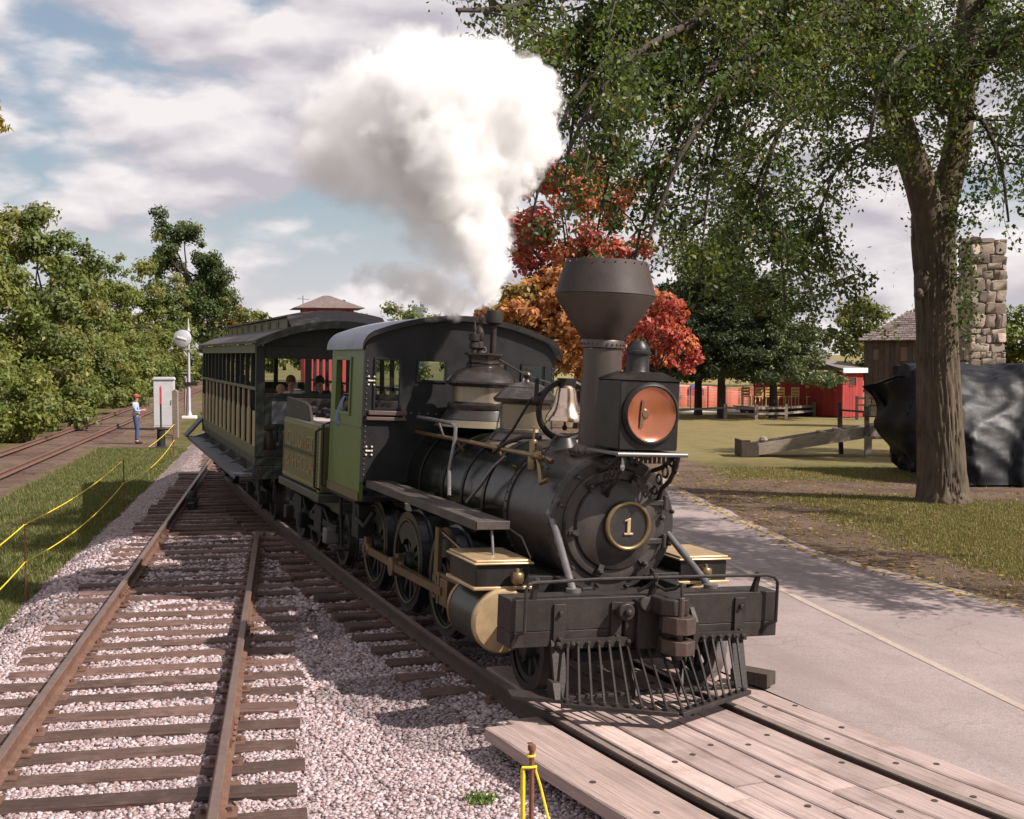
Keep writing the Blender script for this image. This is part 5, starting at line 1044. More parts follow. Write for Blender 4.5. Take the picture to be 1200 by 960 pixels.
# pines on the lawn
def pine(base, h, rad, z0, label, tone, n_w=13, lean=0):
    r = tag(empty('pine_tree', base), label, 'tree', 'pines on the lawn'); mb = MB(); mb.tube([(0, 0, -.2), (0, 0, .2), (lean * .5, 0, h * .5), (lean, 0, h)], [.24, .19, .13, .02], 10); C = []; D = []; P_ = []
    for k in range(n_w):
        z = z0 + (h - z0) * (k / n_w) ** .9; R_ = rad * (1 - (z - z0) / (h - z0)) ** .75 * random.uniform(.8, 1.1) + .15; nb = 7
        for j in range(nb):
            a = 2 * pi * (j + random.random()) / nb; L = R_ * random.uniform(.65, 1.15); o_ = Vector((lean * z / h, 0, z + random.uniform(-.2, .2))); tip = o_ + Vector((cos(a) * L, sin(a) * L, -L * .16 + random.uniform(-.1, .18)))
            pts = shoot(mb, o_, tip, .035, .008, .03, 3, .03); m_ = int(26 * L + 12)
            for i in range(m_):
                f = random.uniform(.25, 1.04); p = o_.lerp(tip, f); d = (tip - o_).normalized(); sp = .30 * (1.15 - f) * L * .6 + .10
                q = p + Vector((random.gauss(0, sp), random.gauss(0, sp), random.gauss(0, .07) - .02)); C.append(q)
                dd = d + Vector((random.gauss(0, .5), random.gauss(0, .5), random.uniform(-.1, .5))); D.append(dd); P_.append(0 if random.random() < .6 else random.randrange(3))
    C = np.array(C); D = np.array(D); D /= np.linalg.norm(D, axis=1, keepdims=True)
    C4 = np.repeat(C, 9, 0) + RNG.normal(size=(len(C) * 9, 3)) * .085; D4 = np.repeat(D, 9, 0) + RNG.normal(size=(len(C) * 9, 3)) * .4
    link(bpy.data.objects.new('crown', crown_mesh('crown', C4, RNG.uniform(.13, .26, len(C4)), tone, np.repeat(np.array(P_), 9), NEEDLE, .30, D4)), r); mb.build('trunk', BARK2, r)
DN = [(.036, .052, .022), (.048, .064, .028), (.028, .040, .018)]; LN = [(.092, .115, .052), (.072, .094, .042), (.12, .135, .062)]
p = G(845, 489, .1); pine((p.x, p.y, .1), 8.6, 2.9, 2.3, 'dark pine in the middle of the three, its trunk straight and bare below', DN)
p = G(824, 487, .1); pine((p.x, p.y + 1.5, .1), 8.0, 2.6, 2.3, 'dark pine nearest the headlight, thin trunk', DN)
p = G(796, 486, .1); pine((p.x, p.y + 4, .1), 6.4, 2.2, 2.0, 'dark small pine half hidden by the headlight', DN)
p = G(906, 489, .1); pine((p.x, p.y, .1), 6.6, 2.6, 2.15, 'lighter grey green pine with a short trunk beside the rail fence', LN, 11)

# ------------------------------------------------------------------ the big elm with hanging branches
TB = G(1105, 588, .1)
elm = tag(empty('elm_tree', TB), 'large old tree with thick furrowed trunk and hanging branches beside the road', 'tree')
def rel(px, py, y):
    """point at depth y on the line of a photo pixel, relative to the foot of the elm (survey of limbs)"""
    p = G(px, py, 0.0) if py > 470 else None
    d = Vector(((px - 600) / FPX, cos(PITCH) + sin(PITCH) * (480 - py) / FPX, -sin(PITCH) + cos(PITCH) * (480 - py) / FPX)); q = Vector((0, 0, CAM_H)) + d * (y / d.y); return q - TB
mb = MB(); T0 = TB.y
prof = [(1107, 600, .66), (1106, 590, .56), (1105, 575, .49), (1104, 545, .455), (1102, 500, .43), (1100, 440, .405), (1098, 380, .39), (1096, 320, .40), (1094, 285, .41), (1095, 252, .43), (1096, 232, .30), (1096, 224, .08)]
NR = 132; vs = []; pr_ = np.array(prof, float); tt = np.linspace(0, len(prof) - 1, 90)
prof2 = np.stack([np.interp(tt, range(len(prof)), pr_[:, k]) for k in range(3)], 1)
for i, (px, py, r_) in enumerate(prof2):
    c_ = rel(px, py, T0 + .35); low = max(0, 1 - i / 22)
    for j in range(NR):
        a = 2 * pi * j / NR; tw_a = a + .25 * noise.noise((cos(a) * 1.5, sin(a) * 1.5, i * .06)) + i * .004
        ridge = abs(noise.noise((cos(tw_a) * 7.5, sin(tw_a) * 7.5, i * .10))) + .5 * abs(noise.noise((cos(tw_a) * 15, sin(tw_a) * 15, i * .22 + 5)))
        q = 1 + .06 * noise.noise((cos(a) * 2, sin(a) * 2, i * .04)) + .16 * max(0, sin(a * 5 + 1)) * low ** 3 - .20 * (.45 - min(.45, ridge))
        vs.append(c_ + Vector((cos(a) * r_ * q, sin(a) * r_ * q, 0)))
mb.add(vs, [(i * NR + j, i * NR + (j + 1) % NR, (i + 1) * NR + (j + 1) % NR, (i + 1) * NR + j) for i in range(len(prof2) - 1) for j in range(NR)])
mb.sph(rel(1082, 330, T0 + .1), .16, (1, 1, 1.6), 10); mb.sph(rel(1077, 345, T0), .10, (1, 1, 1.2), 10)
LIMBS = [  # (pixel path with depths, radii)
    ([(1095, 310, .35), (1088, 250, .2), (1070, 190, .2), (1048, 130, 0), (1030, 60, -.6), (1012, -30, -1.2), (985, -140, -2)], .34, .16),
    ([(1098, 310, .4), (1104, 240, .4), (1118, 190, .5), (1128, 120, .8), (1132, 30, 1.2), (1140, -90, 1.8)], .33, .15),
    ([(1112, 130, .6), (1085, 70, .2), (1045, 5, -.6), (990, -60, -1.8), (920, -110, -3)], .20, .12),
    ([(1010, -30, -1), (960, 20, -2), (905, 0, -3), (850, -8, -3.6), (770, -2, -4.4), (700, 15, -5), (640, 50, -5.4)], .15, .035),
    ([(1000, -60, -1.5), (930, -10, -3.2), (880, 40, -4), (825, 90, -4.6), (800, 150, -5), (770, 215, -5.3)], .13, .03),
    ([(930, -60, -2.5), (860, -40, -3.8), (760, -30, -5), (660, -10, -6), (590, 10, -6.6), (535, 12, -7)], .13, .03),
    ([(1040, 90, -.3), (990, 70, -1), (950, 95, -1.6), (915, 150, -2.2), (890, 230, -2.6), (870, 300, -2.8)], .075, .015),
    ([(1060, 170, .2), (1020, 165, -.4), (985, 190, -1), (960, 250, -1.5), (940, 320, -1.8)], .055, .012),
    ([(1020, 20, -.8), (950, 30, -3), (890, 60, -4.6), (830, 130, -5.6), (790, 200, -6), (760, 280, -6)], .11, .025),
    ([(900, -40, -3.5), (820, 20, -5), (750, 60, -6), (700, 110, -6.4), (665, 180, -6.6)], .10, .025),
    ([(1128, 120, .8), (1150, 60, 0), (1190, 20, -1), (1240, 40, -2), (1280, 120, -3)], .12, .03),
    ([(1132, 60, 1), (1170, -20, 2), (1230, -60, 3), (1300, -30, 4)], .14, .04),
    ([(1010, -30, -1), (930, -60, 1.5), (860, -20, 3), (790, 40, 4), (740, 120, 4.6), (720, 200, 5)], .13, .03),
    ([(1060, 150, 0), (1010, 110, 2), (940, 130, 3.5), (880, 190, 4.5), (850, 270, 5)], .10, .025),
    ([(1128, 100, .8), (1090, 60, -2), (1060, 60, -3.5), (1030, 110, -4.5), (1015, 190, -5)], .10, .025),
    ([(1045, 120, 0), (1000, 40, 2.4), (960, 0, 4), (900, 30, 5.6), (840, 80, 6.6)], .12, .03),
    ([(1125, 140, .8), (1150, 140, 0), (1172, 190, -.8), (1182, 260, -1.2)], .07, .02),
    ([(850, -8, -3.6), (790, 60, -4.6), (740, 130, -5), (715, 200, -5.2), (700, 270, -5.2)], .06, .015),
    ([(770, -2, -4.4), (720, 60, -5.4), (670, 120, -5.8), (640, 190, -6), (622, 260, -6)], .06, .015),
    ([(700, 15, -5), (650, 70, -5.6), (615, 130, -5.8), (600, 200, -5.8)], .05, .012),
    ([(880, 40, -4), (850, 120, -4.8), (830, 220, -5), (820, 330, -5)], .05, .012),
    ([(915, 150, -2.2), (885, 220, -2), (860, 300, -1.6), (850, 350, -1.4)], .045, .012),
    ([(770, 215, -5.3), (750, 270, -5.4), (742, 320, -5.4)], .04, .012),
    ([(940, 320, -1.8), (955, 350, -1.6), (960, 370, -1.5)], .03, .01),
    ([(700, 15, -5), (680, 90, -5.2), (668, 170, -5.2), (660, 230, -5.1)], .045, .012),
    ([(890, 230, -2.6), (915, 300, -2.4), (920, 360, -2.2)], .04, .012),
    ([(960, 250, -1.5), (975, 310, -1.2), (985, 350, -1)], .04, .012),
    ([(1128, 100, .8), (1190, 40, -2.5), (1290, 0, -5), (1420, -60, -7), (1560, -60, -8.5)], .16, .04),
    ([(1190, 40, -2.5), (1260, 100, -4.5), (1370, 130, -6.5), (1500, 180, -8)], .10, .03),
    ([(1370, 130, -6.5), (1500, 120, -8.5), (1640, 150, -10)], .08, .02),
    ([(1420, -60, -7), (1560, 20, -9.5), (1720, 60, -11)], .08, .02),
    ([(1500, 180, -8), (1600, 230, -10), (1720, 240, -11.2)], .07, .02),
    ([(1420, -60, -7), (1580, -40, -8.6), (1760, -120, -10)], .08, .02),
    ([(1500, 120, -8.5), (1560, 220, -10.4), (1600, 300, -11.2)], .05, .02),
    ([(1290, 0, -5), (1330, 110, -7.5), (1330, 190, -9.2)], .08, .02),
    ([(1420, -60, -7), (1480, 100, -9), (1540, 200, -10.3)], .08, .02),
    ([(1290, 0, -5), (1340, -120, -6.5), (1450, -220, -8.5), (1620, -260, -10)], .11, .03),
    ([(1132, 30, 1.2), (1250, -120, -1), (1400, -240, -3), (1560, -300, -4.5)], .14, .04),
    ([(1250, -120, -1), (1350, -60, -2.5), (1480, -20, -3.5), (1600, 60, -4)], .10, .03),
    ([(1140, -90, 1.8), (1120, -260, 0), (1150, -420, -3), (1230, -520, -6)], .16, .04),
    ([(1120, -260, 0), (1000, -330, -2), (880, -330, -4), (760, -260, -5.5)], .12, .03),
    ([(985, -140, -2), (900, -200, -4), (800, -180, -5), (700, -120, -6), (610, -60, -7)], .14, .03),
    ([(1140, -90, 1.8), (1060, -140, 0), (960, -160, -1), (850, -130, -2), (760, -70, -3)], .14, .03)]
C = []; P_ = []
br = MB()
for path, r0, r1 in LIMBS:
    pts = catmull([rel(px, py, T0 + dy) for px, py, dy in path], .35); k = len(pts); pts = [Vector(q) for q in pts]
    (mb if r0 > .17 else br).tube(pts, [r0 + (r1 - r0) * (i / (k - 1)) ** .8 for i in range(k)], 10 if r0 > .17 else 7, caps=False)
    L = sum((pts[i + 1] - pts[i]).length for i in range(k - 1)); big = r0 > .25
    nsub = int(L * (1.5 if big else 3.9)); lim = .55 if r0 < .07 else 1.0
    for i in range(nsub):
        f = random.uniform(.45 if big else .18, 1.0); q = pts[min(k - 1, int(f * (k - 1)))]
        a = random.uniform(0, 2 * pi); ln = lim * random.uniform(.8, 2.2) * (1.0 if f < .8 else .8); tip = q + Vector((cos(a) * ln * .8, sin(a) * ln * .8, random.uniform(-.75, .35) * ln))
        if tip.x + TB.x < .5 and tip.z < 6.0 or tip.x + TB.x < -.35 and tip.z < 7.2: continue      # the lowest sprays end short of the track
        tw = shoot(br, q, tip, .020, .006, -.08, 4, .12)
        pal_ = random.randrange(4)
        for j in range(3):          # hanging twigs with leaves
            s_ = tw[random.randrange(1, 5)]; e = s_ + Vector((random.gauss(0, .28), random.gauss(0, .28), -random.uniform(.15, .75))); br.tube([s_, s_.lerp(e, .5) + Vector((random.gauss(0, .04), random.gauss(0, .04), 0)), e], [.006, .004, .002], 4, caps=False)
            for m_ in range(random.randrange(32, 52)):
                w = s_.lerp(e, random.random()); C.append(w + Vector((random.gauss(0, .12), random.gauss(0, .12), random.gauss(0, .08)))); P_.append(pal_ if random.random() < .8 else random.randrange(6))
        for m_ in range(44):
            w = tw[0].lerp(tw[4], random.uniform(.3, 1)); C.append(w + Vector((random.gauss(0, .16), random.gauss(0, .16), random.gauss(0, .13)))); P_.append(pal_)
# epicormic sprays on the trunk
for (px, py) in ((1130, 345), (1135, 380), (1133, 320), (1128, 300), (1140, 240), (1120, 250)):
    o_ = rel(px, py, T0 - .25)
    for m_ in range(150): C.append(o_ + Vector((random.gauss(0, .14), random.gauss(0, .12), random.gauss(0, .28)))); P_.append(random.randrange(3))
C = np.array(C); P_ = np.array(P_); ok_ = ~((C[:, 0] + TB.x < -.1) & (C[:, 2] < 6.2)); C = C[ok_]; P_ = P_[ok_]
EG = [(.060, .088, .025), (.076, .105, .030), (.046, .068, .021), (.098, .12, .033), (.11, .125, .036), (.18, .115, .035)]
link(bpy.data.objects.new('crown', crown_mesh('crown', C, RNG.uniform(.055, .115, len(C)), EG, np.minimum(P_, 5), aspect=.62)), elm)
mb.build('trunk', BARK, elm, 60); br.build('branch', BARK2, elm, 60)
print('elm leaves', len(C))
# light green tree at the right edge
p = Vector((16.6, 31, .1)); tree('young_tree', 'light green leafy tree beside the stone tower, rising past the covered load', 'tree', p, [(0, 0, 6.4, 2.7, 2.4, 3.0), (-1.6, -.4, 3.9, 1.3, 1.3, 1.2), (.4, 0, 9, 2, 2, 1.6), (-.6, .2, 3.0, 1.6, 1.4, 1.0)], 5.6, .17, .17, 15000, [(.075, .115, .028), (.10, .14, .035), (.055, .085, .02), (.12, .15, .05)], None, 130, (.3, .6))
# ------------------------------------------------------------------ grass
def grass(name, n, ya, yb, xa, xb, h0, h1, pal, keep):
    xs = []; 
    while len(xs) < n:
        y = ya + (yb - ya) * random.random(); x = xa(y) + (xb(y) - xa(y)) * random.random()
        if keep(x, y) > random.random(): xs.append((x, y, gz(x, y)))
    B = np.array(xs); B = np.repeat(B, 4, 0); B[:, :2] += RNG.normal(size=(len(B), 2)) * .035; m_ = len(B)
    h = RNG.uniform(h0, h1, m_); a = RNG.uniform(0, 2 * pi, m_); w = .007 + h * .05; d = np.stack([np.cos(a), np.sin(a)], 1); ln = RNG.uniform(.1, .7, m_) * h; e = np.stack([-d[:, 1], d[:, 0]], 1)
    V = np.zeros((m_, 3, 3)); V[:, 0, :2] = B[:, :2] - e * w[:, None]; V[:, 1, :2] = B[:, :2] + e * w[:, None]; V[:, 0, 2] = V[:, 1, 2] = B[:, 2] - .01; V[:, 2, :2] = B[:, :2] + d * ln[:, None]; V[:, 2, 2] = B[:, 2] + h
    col = np.array(pal)[RNG.integers(0, len(pal), m_)] * RNG.uniform(.7, 1.3, (m_, 1))
    tag(inst(name, npmesh(name, V.reshape(-1, 3), np.arange(m_ * 3).reshape(-1, 3), BLADE, col)), kind='stuff')
GP = [(.10, .125, .034), (.135, .145, .042), (.085, .105, .028), (.20, .175, .075)]
grass('grass', 26000, 10, 40, lambda y: max(xf(y) + 1.7, -.47 * y), lambda y: xl(y) - 1.95, .025, .085, GP, lambda x, y: .35 + .65 * (noise.noise((x * .7, y * .7, 2)) > -.15))
GP2 = [(.15, .14, .045), (.21, .175, .07), (.12, .125, .038), (.27, .21, .10)]
grass('grass', 22000, 12, 30, lambda y: max(xr(y) + .15, 2.5), lambda y: min(14, .46 * y), .018, .055, GP2, lambda x, y: max(.02, 1 - 1.25 * dirt_amount(x, y)))
# fallen leaves round the elm
pts = []
while len(pts) < 2400:
    y = random.uniform(12, 29); x = xr(y) + abs(random.gauss(0, 3.2)) - .4
    if x < .46 * y: pts.append((x, y, max(gz(x, y), ROADZ if x < xr(y) else 0) + .02))
C = np.array(pts); Q = leaf_quads(C, RNG.uniform(.06, .12, len(C)), .7); Q[:, :, 2] = C[:, None, 2] + (Q[:, :, 2] - C[:, None, 2]) * .25
tag(inst('fallen_leaves', npmesh('fallen_leaves', Q.reshape(-1, 3), np.arange(len(C) * 4).reshape(-1, 4), LEAF, np.array([(.30, .19, .06), (.24, .14, .05), (.36, .26, .09), (.16, .10, .05)])[RNG.integers(0, 4, len(C))])), kind='stuff')
# weed in the gravel
wp = G(563, 940, .0); wd = tag(empty('weed', (wp.x, wp.y, 0)), 'small green weed tuft growing in the gravel in front of the cylinder', 'weed')
Cw = RNG.normal(size=(240, 3)) * np.array([.055, .035, .016]) + np.array([0, 0, .028]); link(bpy.data.objects.new('leaves', crown_mesh('leaves', Cw, RNG.uniform(.025, .05, 240), [(.10, .17, .03), (.14, .20, .04), (.07, .12, .03)], RNG.integers(0, 3, 240), BLADE, .3)), wd)

# ------------------------------------------------------------------ things beside the tracks, left
def stake(x, y, z0, h, label, knob=False):
    r = tag(empty('fence_stake', (x, y, z0)), label, 'stake', 'stakes carrying the yellow rope')
    MB().cyl((0, 0, -.2), (.01, 0, h), .013, n=8).build('rod', RUSTP, r)
    mb = MB().torus((.005, 0, h * .97), (0, 0, 1), .018, .007, 12, 6); mb.torus((.005, 0, h * .46), (0, 0, 1), .018, .007, 12, 6); mb.build('rope_loop', ROPE, r)
    if knob: MB().lathe([(.013, 0), (.020, .004), (.021, .02), (.018, .032), (.0, .036)], (.01, 0, h - .005), (0, 0, 1), 12).build('knob', RUSTP, r)
    return Vector((x + .005, y, z0 + h * .97)), Vector((x + .005, y, z0 + h * .46))
sp = []
for (px, py, zt, lab) in ((30, 697, .0, 'rusty stake nearest of those in the grass, carrying two yellow ropes'), (145, 590, .0, 'second rusty stake along the grass edge'), (204, 532, .0, 'farthest rusty stake, near the black switch stand')):
    q = G(px, py, -.12); sp.append(stake(q.x, q.y, -.13, .93, lab))
q0 = Vector((-4.9, 8.6, -.15)); a0 = stake(q0.x, q0.y, -.15, .93, 'rusty stake at the near end of the yellow ropes beside the ballast')
sp = [a0] + sp
for lv in (0, 1):
    mb = MB()
    for i in range(len(sp) - 1):
        a_, b_ = sp[i][lv], sp[i + 1][lv]; L = (b_ - a_).length; mb.tube([a_.lerp(b_, f) + Vector((0, 0, -.020 * L * 4 * f * (1 - f) * (.8 if lv else .5))) for f in np.linspace(0, 1, 13)], .0075, 6)
    tag(mb.build('rope', ROPE), ('upper yellow rope strung between the stakes on the grass', 'lower yellow rope strung between the stakes on the grass')[lv], 'rope', 'yellow ropes')
fs = G(621, 880, .95); fq = (fs.x, fs.y)
stake(fq[0], fq[1], .0, .955, 'rusty stake with a knob standing in the gravel before the crossing', True)
mb = MB(); z = .955
mb.tube([(fq[0] - .035, fq[1] - .01, .86), (fq[0] - .036, fq[1] - .012, .5), (fq[0] - .038, fq[1], .0)], .012, 8); mb.tube([(fq[0] - .04, fq[1] - .015, .87), (fq[0], fq[1] - .02, .872), (fq[0] + .03, fq[1], .87), (fq[0] + .028, fq[1], .85), (fq[0] + .05, fq[1] + .0, .78), (fq[0] + .09, fq[1] - .02, .62), (fq[0] + .2, fq[1] - .1, .35), (fq[0] + .3, fq[1] - .2, .03)], .0075, 8)
tag(mb.build('rope', ROPE), 'yellow rope end knotted to the knobbed stake in the gravel', 'rope', 'yellow ropes')
# white relay cabinet
q = G(193, 503, -.22); CABW = mat('cabinet_grey', (.46, .455, .47), .55, var=.08, scale=3, dust=(.36, .34, .34), dusta=.4)
cb = tag(empty('relay_cabinet', (q.x, q.y, gz(q.x, q.y)), (0, 0, radians(12))), 'tall white metal cabinet beside the far track behind the standing man', 'cabinet')
MB().box(-.42, .42, -.3, .3, .12, 2.1).build('case', CABW, cb, bevel=.01); MB().prism([(-.46, 2.1), (.46, 2.1), (.40, 2.2), (-.40, 2.2)], 1, -.36, .36).build('lid', CABW, cb, bevel=.008)
MB().box(-.40, .40, -.31, -.302, .2, 2.02).build('door', CABW, cb, 0, bevel=.004); MB().box(.28, .31, -.335, -.31, 1.05, 1.25).build('handle', STEEL, cb)
MB().box(-.36, -.28, -.25, .25, -.1, .12).box(.28, .36, -.25, .25, -.1, .12).build('leg', GREYWOOD, cb, 0)
q = G(206, 512, -.22); po = tag(inst('wooden_post', MB().box(-.10, .10, -.10, .10, -.3, 1.75).prism([(-.1, 1.75), (.1, 1.75), (0, 1.83)], 1, -.1, .1).mesh('wooden_post', GREYWOOD, 20)), 'short brown wooden post right behind the white cabinet', 'post'); po.location = (q.x, q.y, gz(q.x, q.y))
# switch stand
q = G(189, 525, -.22); ss = tag(empty('switch_stand', (q.x, q.y, gz(q.x, q.y)), (0, 0, .3)), 'black switch stand with a red tipped staff in front of the white cabinet', 'switch stand')
MB().lathe([(.22, 0), (.22, .05), (.14, .10), (.13, .62), (.17, .66), (.10, .72)], (0, 0, 0), (0, 0, 1), 16).box(-.5, .5, -.12, .12, -.05, .05).build('base', FRAMEB, ss); MB().cyl((0, 0, .7), (0, 0, 1.5), .03, n=8).build('staff', BLACK2, ss)
MB().box(-.035, .035, -.012, .012, 1.45, 2.05).cyl((0, 0, 1.4), (0, 0, 2.1), .018, n=8).build('target', mat('target_red', (.40, .035, .06), .5), ss); MB().tube([(.1, -.1, .5), (.35, -.2, .45), (.38, -.2, .15)], .02, 6).build('lever', BLACK2, ss)
# white signal
q = G(222, 489, -.22); sg_ = tag(empty('railway_signal', (q.x, q.y, gz(q.x, q.y)), (0, 0, radians(8))), 'white banner signal with round face and pointed finial on a tall pole', 'signal')
MB().lathe([(.16, 0), (.16, .06), (.10, .3), (.075, .35), (.06, 4.3)], (0, 0, 0), (0, 0, 1), 16).build('mast', SILVER, sg_); MB().box(-.35, .35, -.25, .25, -.1, .12).build('footing', WHITEP, sg_, bevel=.02)
MB().lathe([(.10, 0), (.10, .06), (.055, .12), (.05, .30), (.02, .62), (.0, .68)], (0, 0, 4.3), (0, 0, 1), 14).build('finial', SILVER, sg_)
MB().lathe([(.0, .0), (.38, .0), (.43, -.03), (.43, .10), (.40, .12), (.0, .16)], (-.27, -.10, 3.95), (0, -1, .08), 32, caps=False).build('banner_case', SILVER, sg_)
MB().lathe([(.0, .165), (.07, .16), (.09, .10)], (-.27, -.10, 3.95), (0, -1, .08), 20).prism([(-.50, 4.0), (-.05, 3.86), (-.05, 3.96), (-.50, 4.10)], 1, -.29, -.275).build('banner_arm', WHITEP, sg_)
MB().tube([(-.25, -.05, 3.5), (-.22, -.05, 3.3), (-.1, 0, 3.1), (0, 0, 3.05)], .05, 8).bar((-.3, -.1, 3.42), (.4, -.1, 3.42), .05, .05).build('bracket', SILVER, sg_)
MB().bar((-.35, 0, 2.25), (.15, 0, 2.25), .04, .04).cyl((-.18, 0, 2.1), (-.18, 0, 2.0), .05, n=8).build('lamp_bracket', SILVER, sg_); MB().box(-.22, .42, -.10, .04, 1.62, 1.80).build('junction_box', FRAMEB, sg_, bevel=.01)
MB().bar((-.23, .1, -.1), (-.14, .0, 2.0), .10, .10).build('side_pipe', mat('pinkish_pole', (.34, .24, .23), .7), sg_)

# ------------------------------------------------------------------ buildings beyond
def boards(parent, name, x0, x1, y, z0, z1, w, m, axis=1, out=-1):
    """upright boards, each its own piece, along x at depth y (axis 1) or along y at x (axis 0)"""
    n = max(1, int(abs(x1 - x0) / w)); st = (x1 - x0) / n; me = None
    for k in range(n):
        a = x0 + st * k + st / 2; me = MB().box(-st * .47, st * .47, -.012, .012, 0, z1 - z0).mesh(name, m, 0) if me is None else me
        o = inst(name, me, parent, (a, y + random.uniform(-.006, .006), z0) if axis == 1 else (y + random.uniform(-.006, .006), a, z0), (0, 0, 0 if axis == 1 else pi / 2))
# dark barn
p = G(1012, 488, .1); bx, by = p.x, p.y
ba = tag(empty('barn', (bx, by, .1), (0, 0, radians(-17))), 'dark weathered wooden barn with shingled roof behind the big tree trunk', 'barn')
BWD, BDP = 5.6, 5.0
MB().box(.03, BWD - .03, .03, BDP, 0, 3.42).build('wall', mat('barn_core', (.03, .025, .02), .9), ba, 0)
for (x0, x1, z0, z1) in ((0, .38, 1.15, 3.45), (.38, .62, 1.15, 2.55), (.38, .62, 3.05, 3.45), (.62, 1.55, 1.15, 3.45), (1.55, 1.85, 1.15, 2.5), (1.55, 1.85, 3.15, 3.45), (1.85, BWD, 1.15, 3.45)): boards(ba, 'board', x0, x1, -.0, z0, z1, .22, DARKWOOD)
boards(ba, 'board', 0, BDP, .0, 1.15, 3.45, .24, DARKWOOD, 0)
for (x0, x1, z0, z1) in ((.38, .62, 2.55, 3.05), (1.55, 1.85, 2.5, 3.15)):
    f_ = MB().box(x0, x1, .0, .02, z0, z1).build('shutter', mat('shutter_brown', (.13, .085, .07), .8), ba, 0); MB().box(x0 - .04, x0, -.03, .02, z0, z1).box(x1, x1 + .04, -.03, .02, z0, z1).box(x0 - .04, x1 + .04, -.032, .02, z1, z1 + .04).box(x0 - .04, x1 + .04, -.032, .02, z0 - .04, z0).build('shutter_frame', DARKWOOD, f_, 0)
rr_ = random.Random(4); SM = [MB().box(-.5, .5, -.09, 0, -.5, .5).mesh('foundation_stone', mat('foundation_stone', (.16, .125, .10), .9, var=.4, scale=4, bump=.6, jit=.35), 0)]
z = 0.0
while z < 1.12:
    hh = rr_.uniform(.22, .32); hh = min(hh, 1.14 - z); x = 0.0
    while x < BWD - .05:
        w = min(rr_.uniform(.25, .55), BWD - x)
        if not (1.3 < x + w / 2 < 1.75): o = inst('foundation_stone', SM[0], ba, (x + w / 2, rr_.uniform(.0, .03), z + hh / 2), (0, 0, 0), (w * .94, .8, hh * .92)); b_ = o.modifiers.new('bevel', 'BEVEL'); b_.width = .02; b_.segments = 1
        x += w
    z += hh
mb = MB(); e_ = .25; z0 = 3.42; zr = 4.75; A_ = [(-e_, -e_, z0), (BWD + e_, -e_, z0), (BWD + e_, BDP + e_, z0), (-e_, BDP + e_, z0), (1.9, BDP / 2, zr), (BWD - 1.2, BDP / 2, zr)]
mb.add(A_, [(0, 1, 5, 4), (1, 2, 5), (2, 3, 4, 5), (3, 0, 4), (3, 2, 1, 0)]); rf = mb.build('roof', SHINGLE, ba, 0)
for k in range(13):          # courses of shingles on the front slope
    f = k / 13; a_ = Vector(A_[0]).lerp(Vector(A_[4]), f); b_ = Vector(A_[1]).lerp(Vector(A_[5]), f); n_ = max(1, int((b_ - a_).length / .27)); nrm = Vector((0, -.47, .88)); sl_ = (Vector(A_[4]) - Vector(A_[0])); up_ = Vector((0, .88, .47)) * .26
    for j in range(n_):
        p0 = a_.lerp(b_, j / n_); p1 = a_.lerp(b_, (j + .94) / n_); t_ = nrm * random.uniform(.03, .055); MB().add([p0 + t_, p1 + t_, p1 + up_ + nrm * .01, p0 + up_ + nrm * .01, p0, p1], [(0, 1, 2, 3), (0, 4, 5, 1)]).build('shingle', SHINGLE, rf, 0)
gt = G(1004, 491, .1); g_ = tag(empty('gate', (gt.x, gt.y, .1)), 'small dark wooden gate between the red shed and the barn', 'gate')
for x in (0, .42): MB().box(x - .05, x + .05, -.05, .05, -.2, 1.0).build('post', DARKWOOD, g_, 0)
for z in (.3, .6, .9): MB().box(.05, .37, -.02, .02, z - .04, z + .04).build('rail', DARKWOOD, g_, 0)
# red shed
p = G(987, 489, .1); sh = tag(empty('red_shed', (p.x, p.y, .1), (0, 0, radians(26))), 'red board shed with a white eave and small window next to the dark barn', 'shed')
SHL = 6.4
MB().box(.02, 1.18, .02, SHL, 0, 2.0).build('wall', REDDARK, sh, 0)
boards(sh, 'board', 0, .40, 0, 0, 2.0, .12, REDBOARD); boards(sh, 'board', .74, 1.18, 0, 0, 2.0, .12, REDBOARD); boards(sh, 'board', .40, .74, 0, 0, 1.42, .12, REDBOARD); boards(sh, 'board', .40, .74, 0, 1.76, 2.0, .12, REDBOARD); boards(sh, 'board', 0, SHL, .0, 0, 2.0, .16, REDBOARD, 0)
w_ = MB().box(.40, .74, -.005, .015, 1.42, 1.76).build('window', mat('shed_glass', (.05, .045, .045), .2), sh, 0); MB().box(.36, .40, -.03, .01, 1.38, 1.80).box(.74, .78, -.03, .01, 1.38, 1.80).box(.40, .74, -.031, .01, 1.76, 1.80).box(.40, .74, -.031, .01, 1.38, 1.42).build('window_frame', REDDARK, w_, 0)
MB().box(-.12, 1.30, -.18, -.12, 1.98, 2.20).build('fascia', WHITEP, sh, 0)
mb = MB().add([(-.14, -.12, 2.18), (1.30, -.12, 2.18), (1.30, SHL + .1, 3.3), (-.14, SHL + .1, 3.3), (-.14, -.12, 2.10), (1.30, -.12, 2.10), (1.30, SHL + .1, 2.0), (-.14, SHL + .1, 2.0)], [(0, 1, 2, 3), (4, 7, 6, 5), (0, 4, 5, 1), (1, 5, 6, 2), (2, 6, 7, 3), (3, 7, 4, 0)]); mb.build('roof', mat('grey_roof', (.15, .125, .12), .9, var=.3), sh, 0)
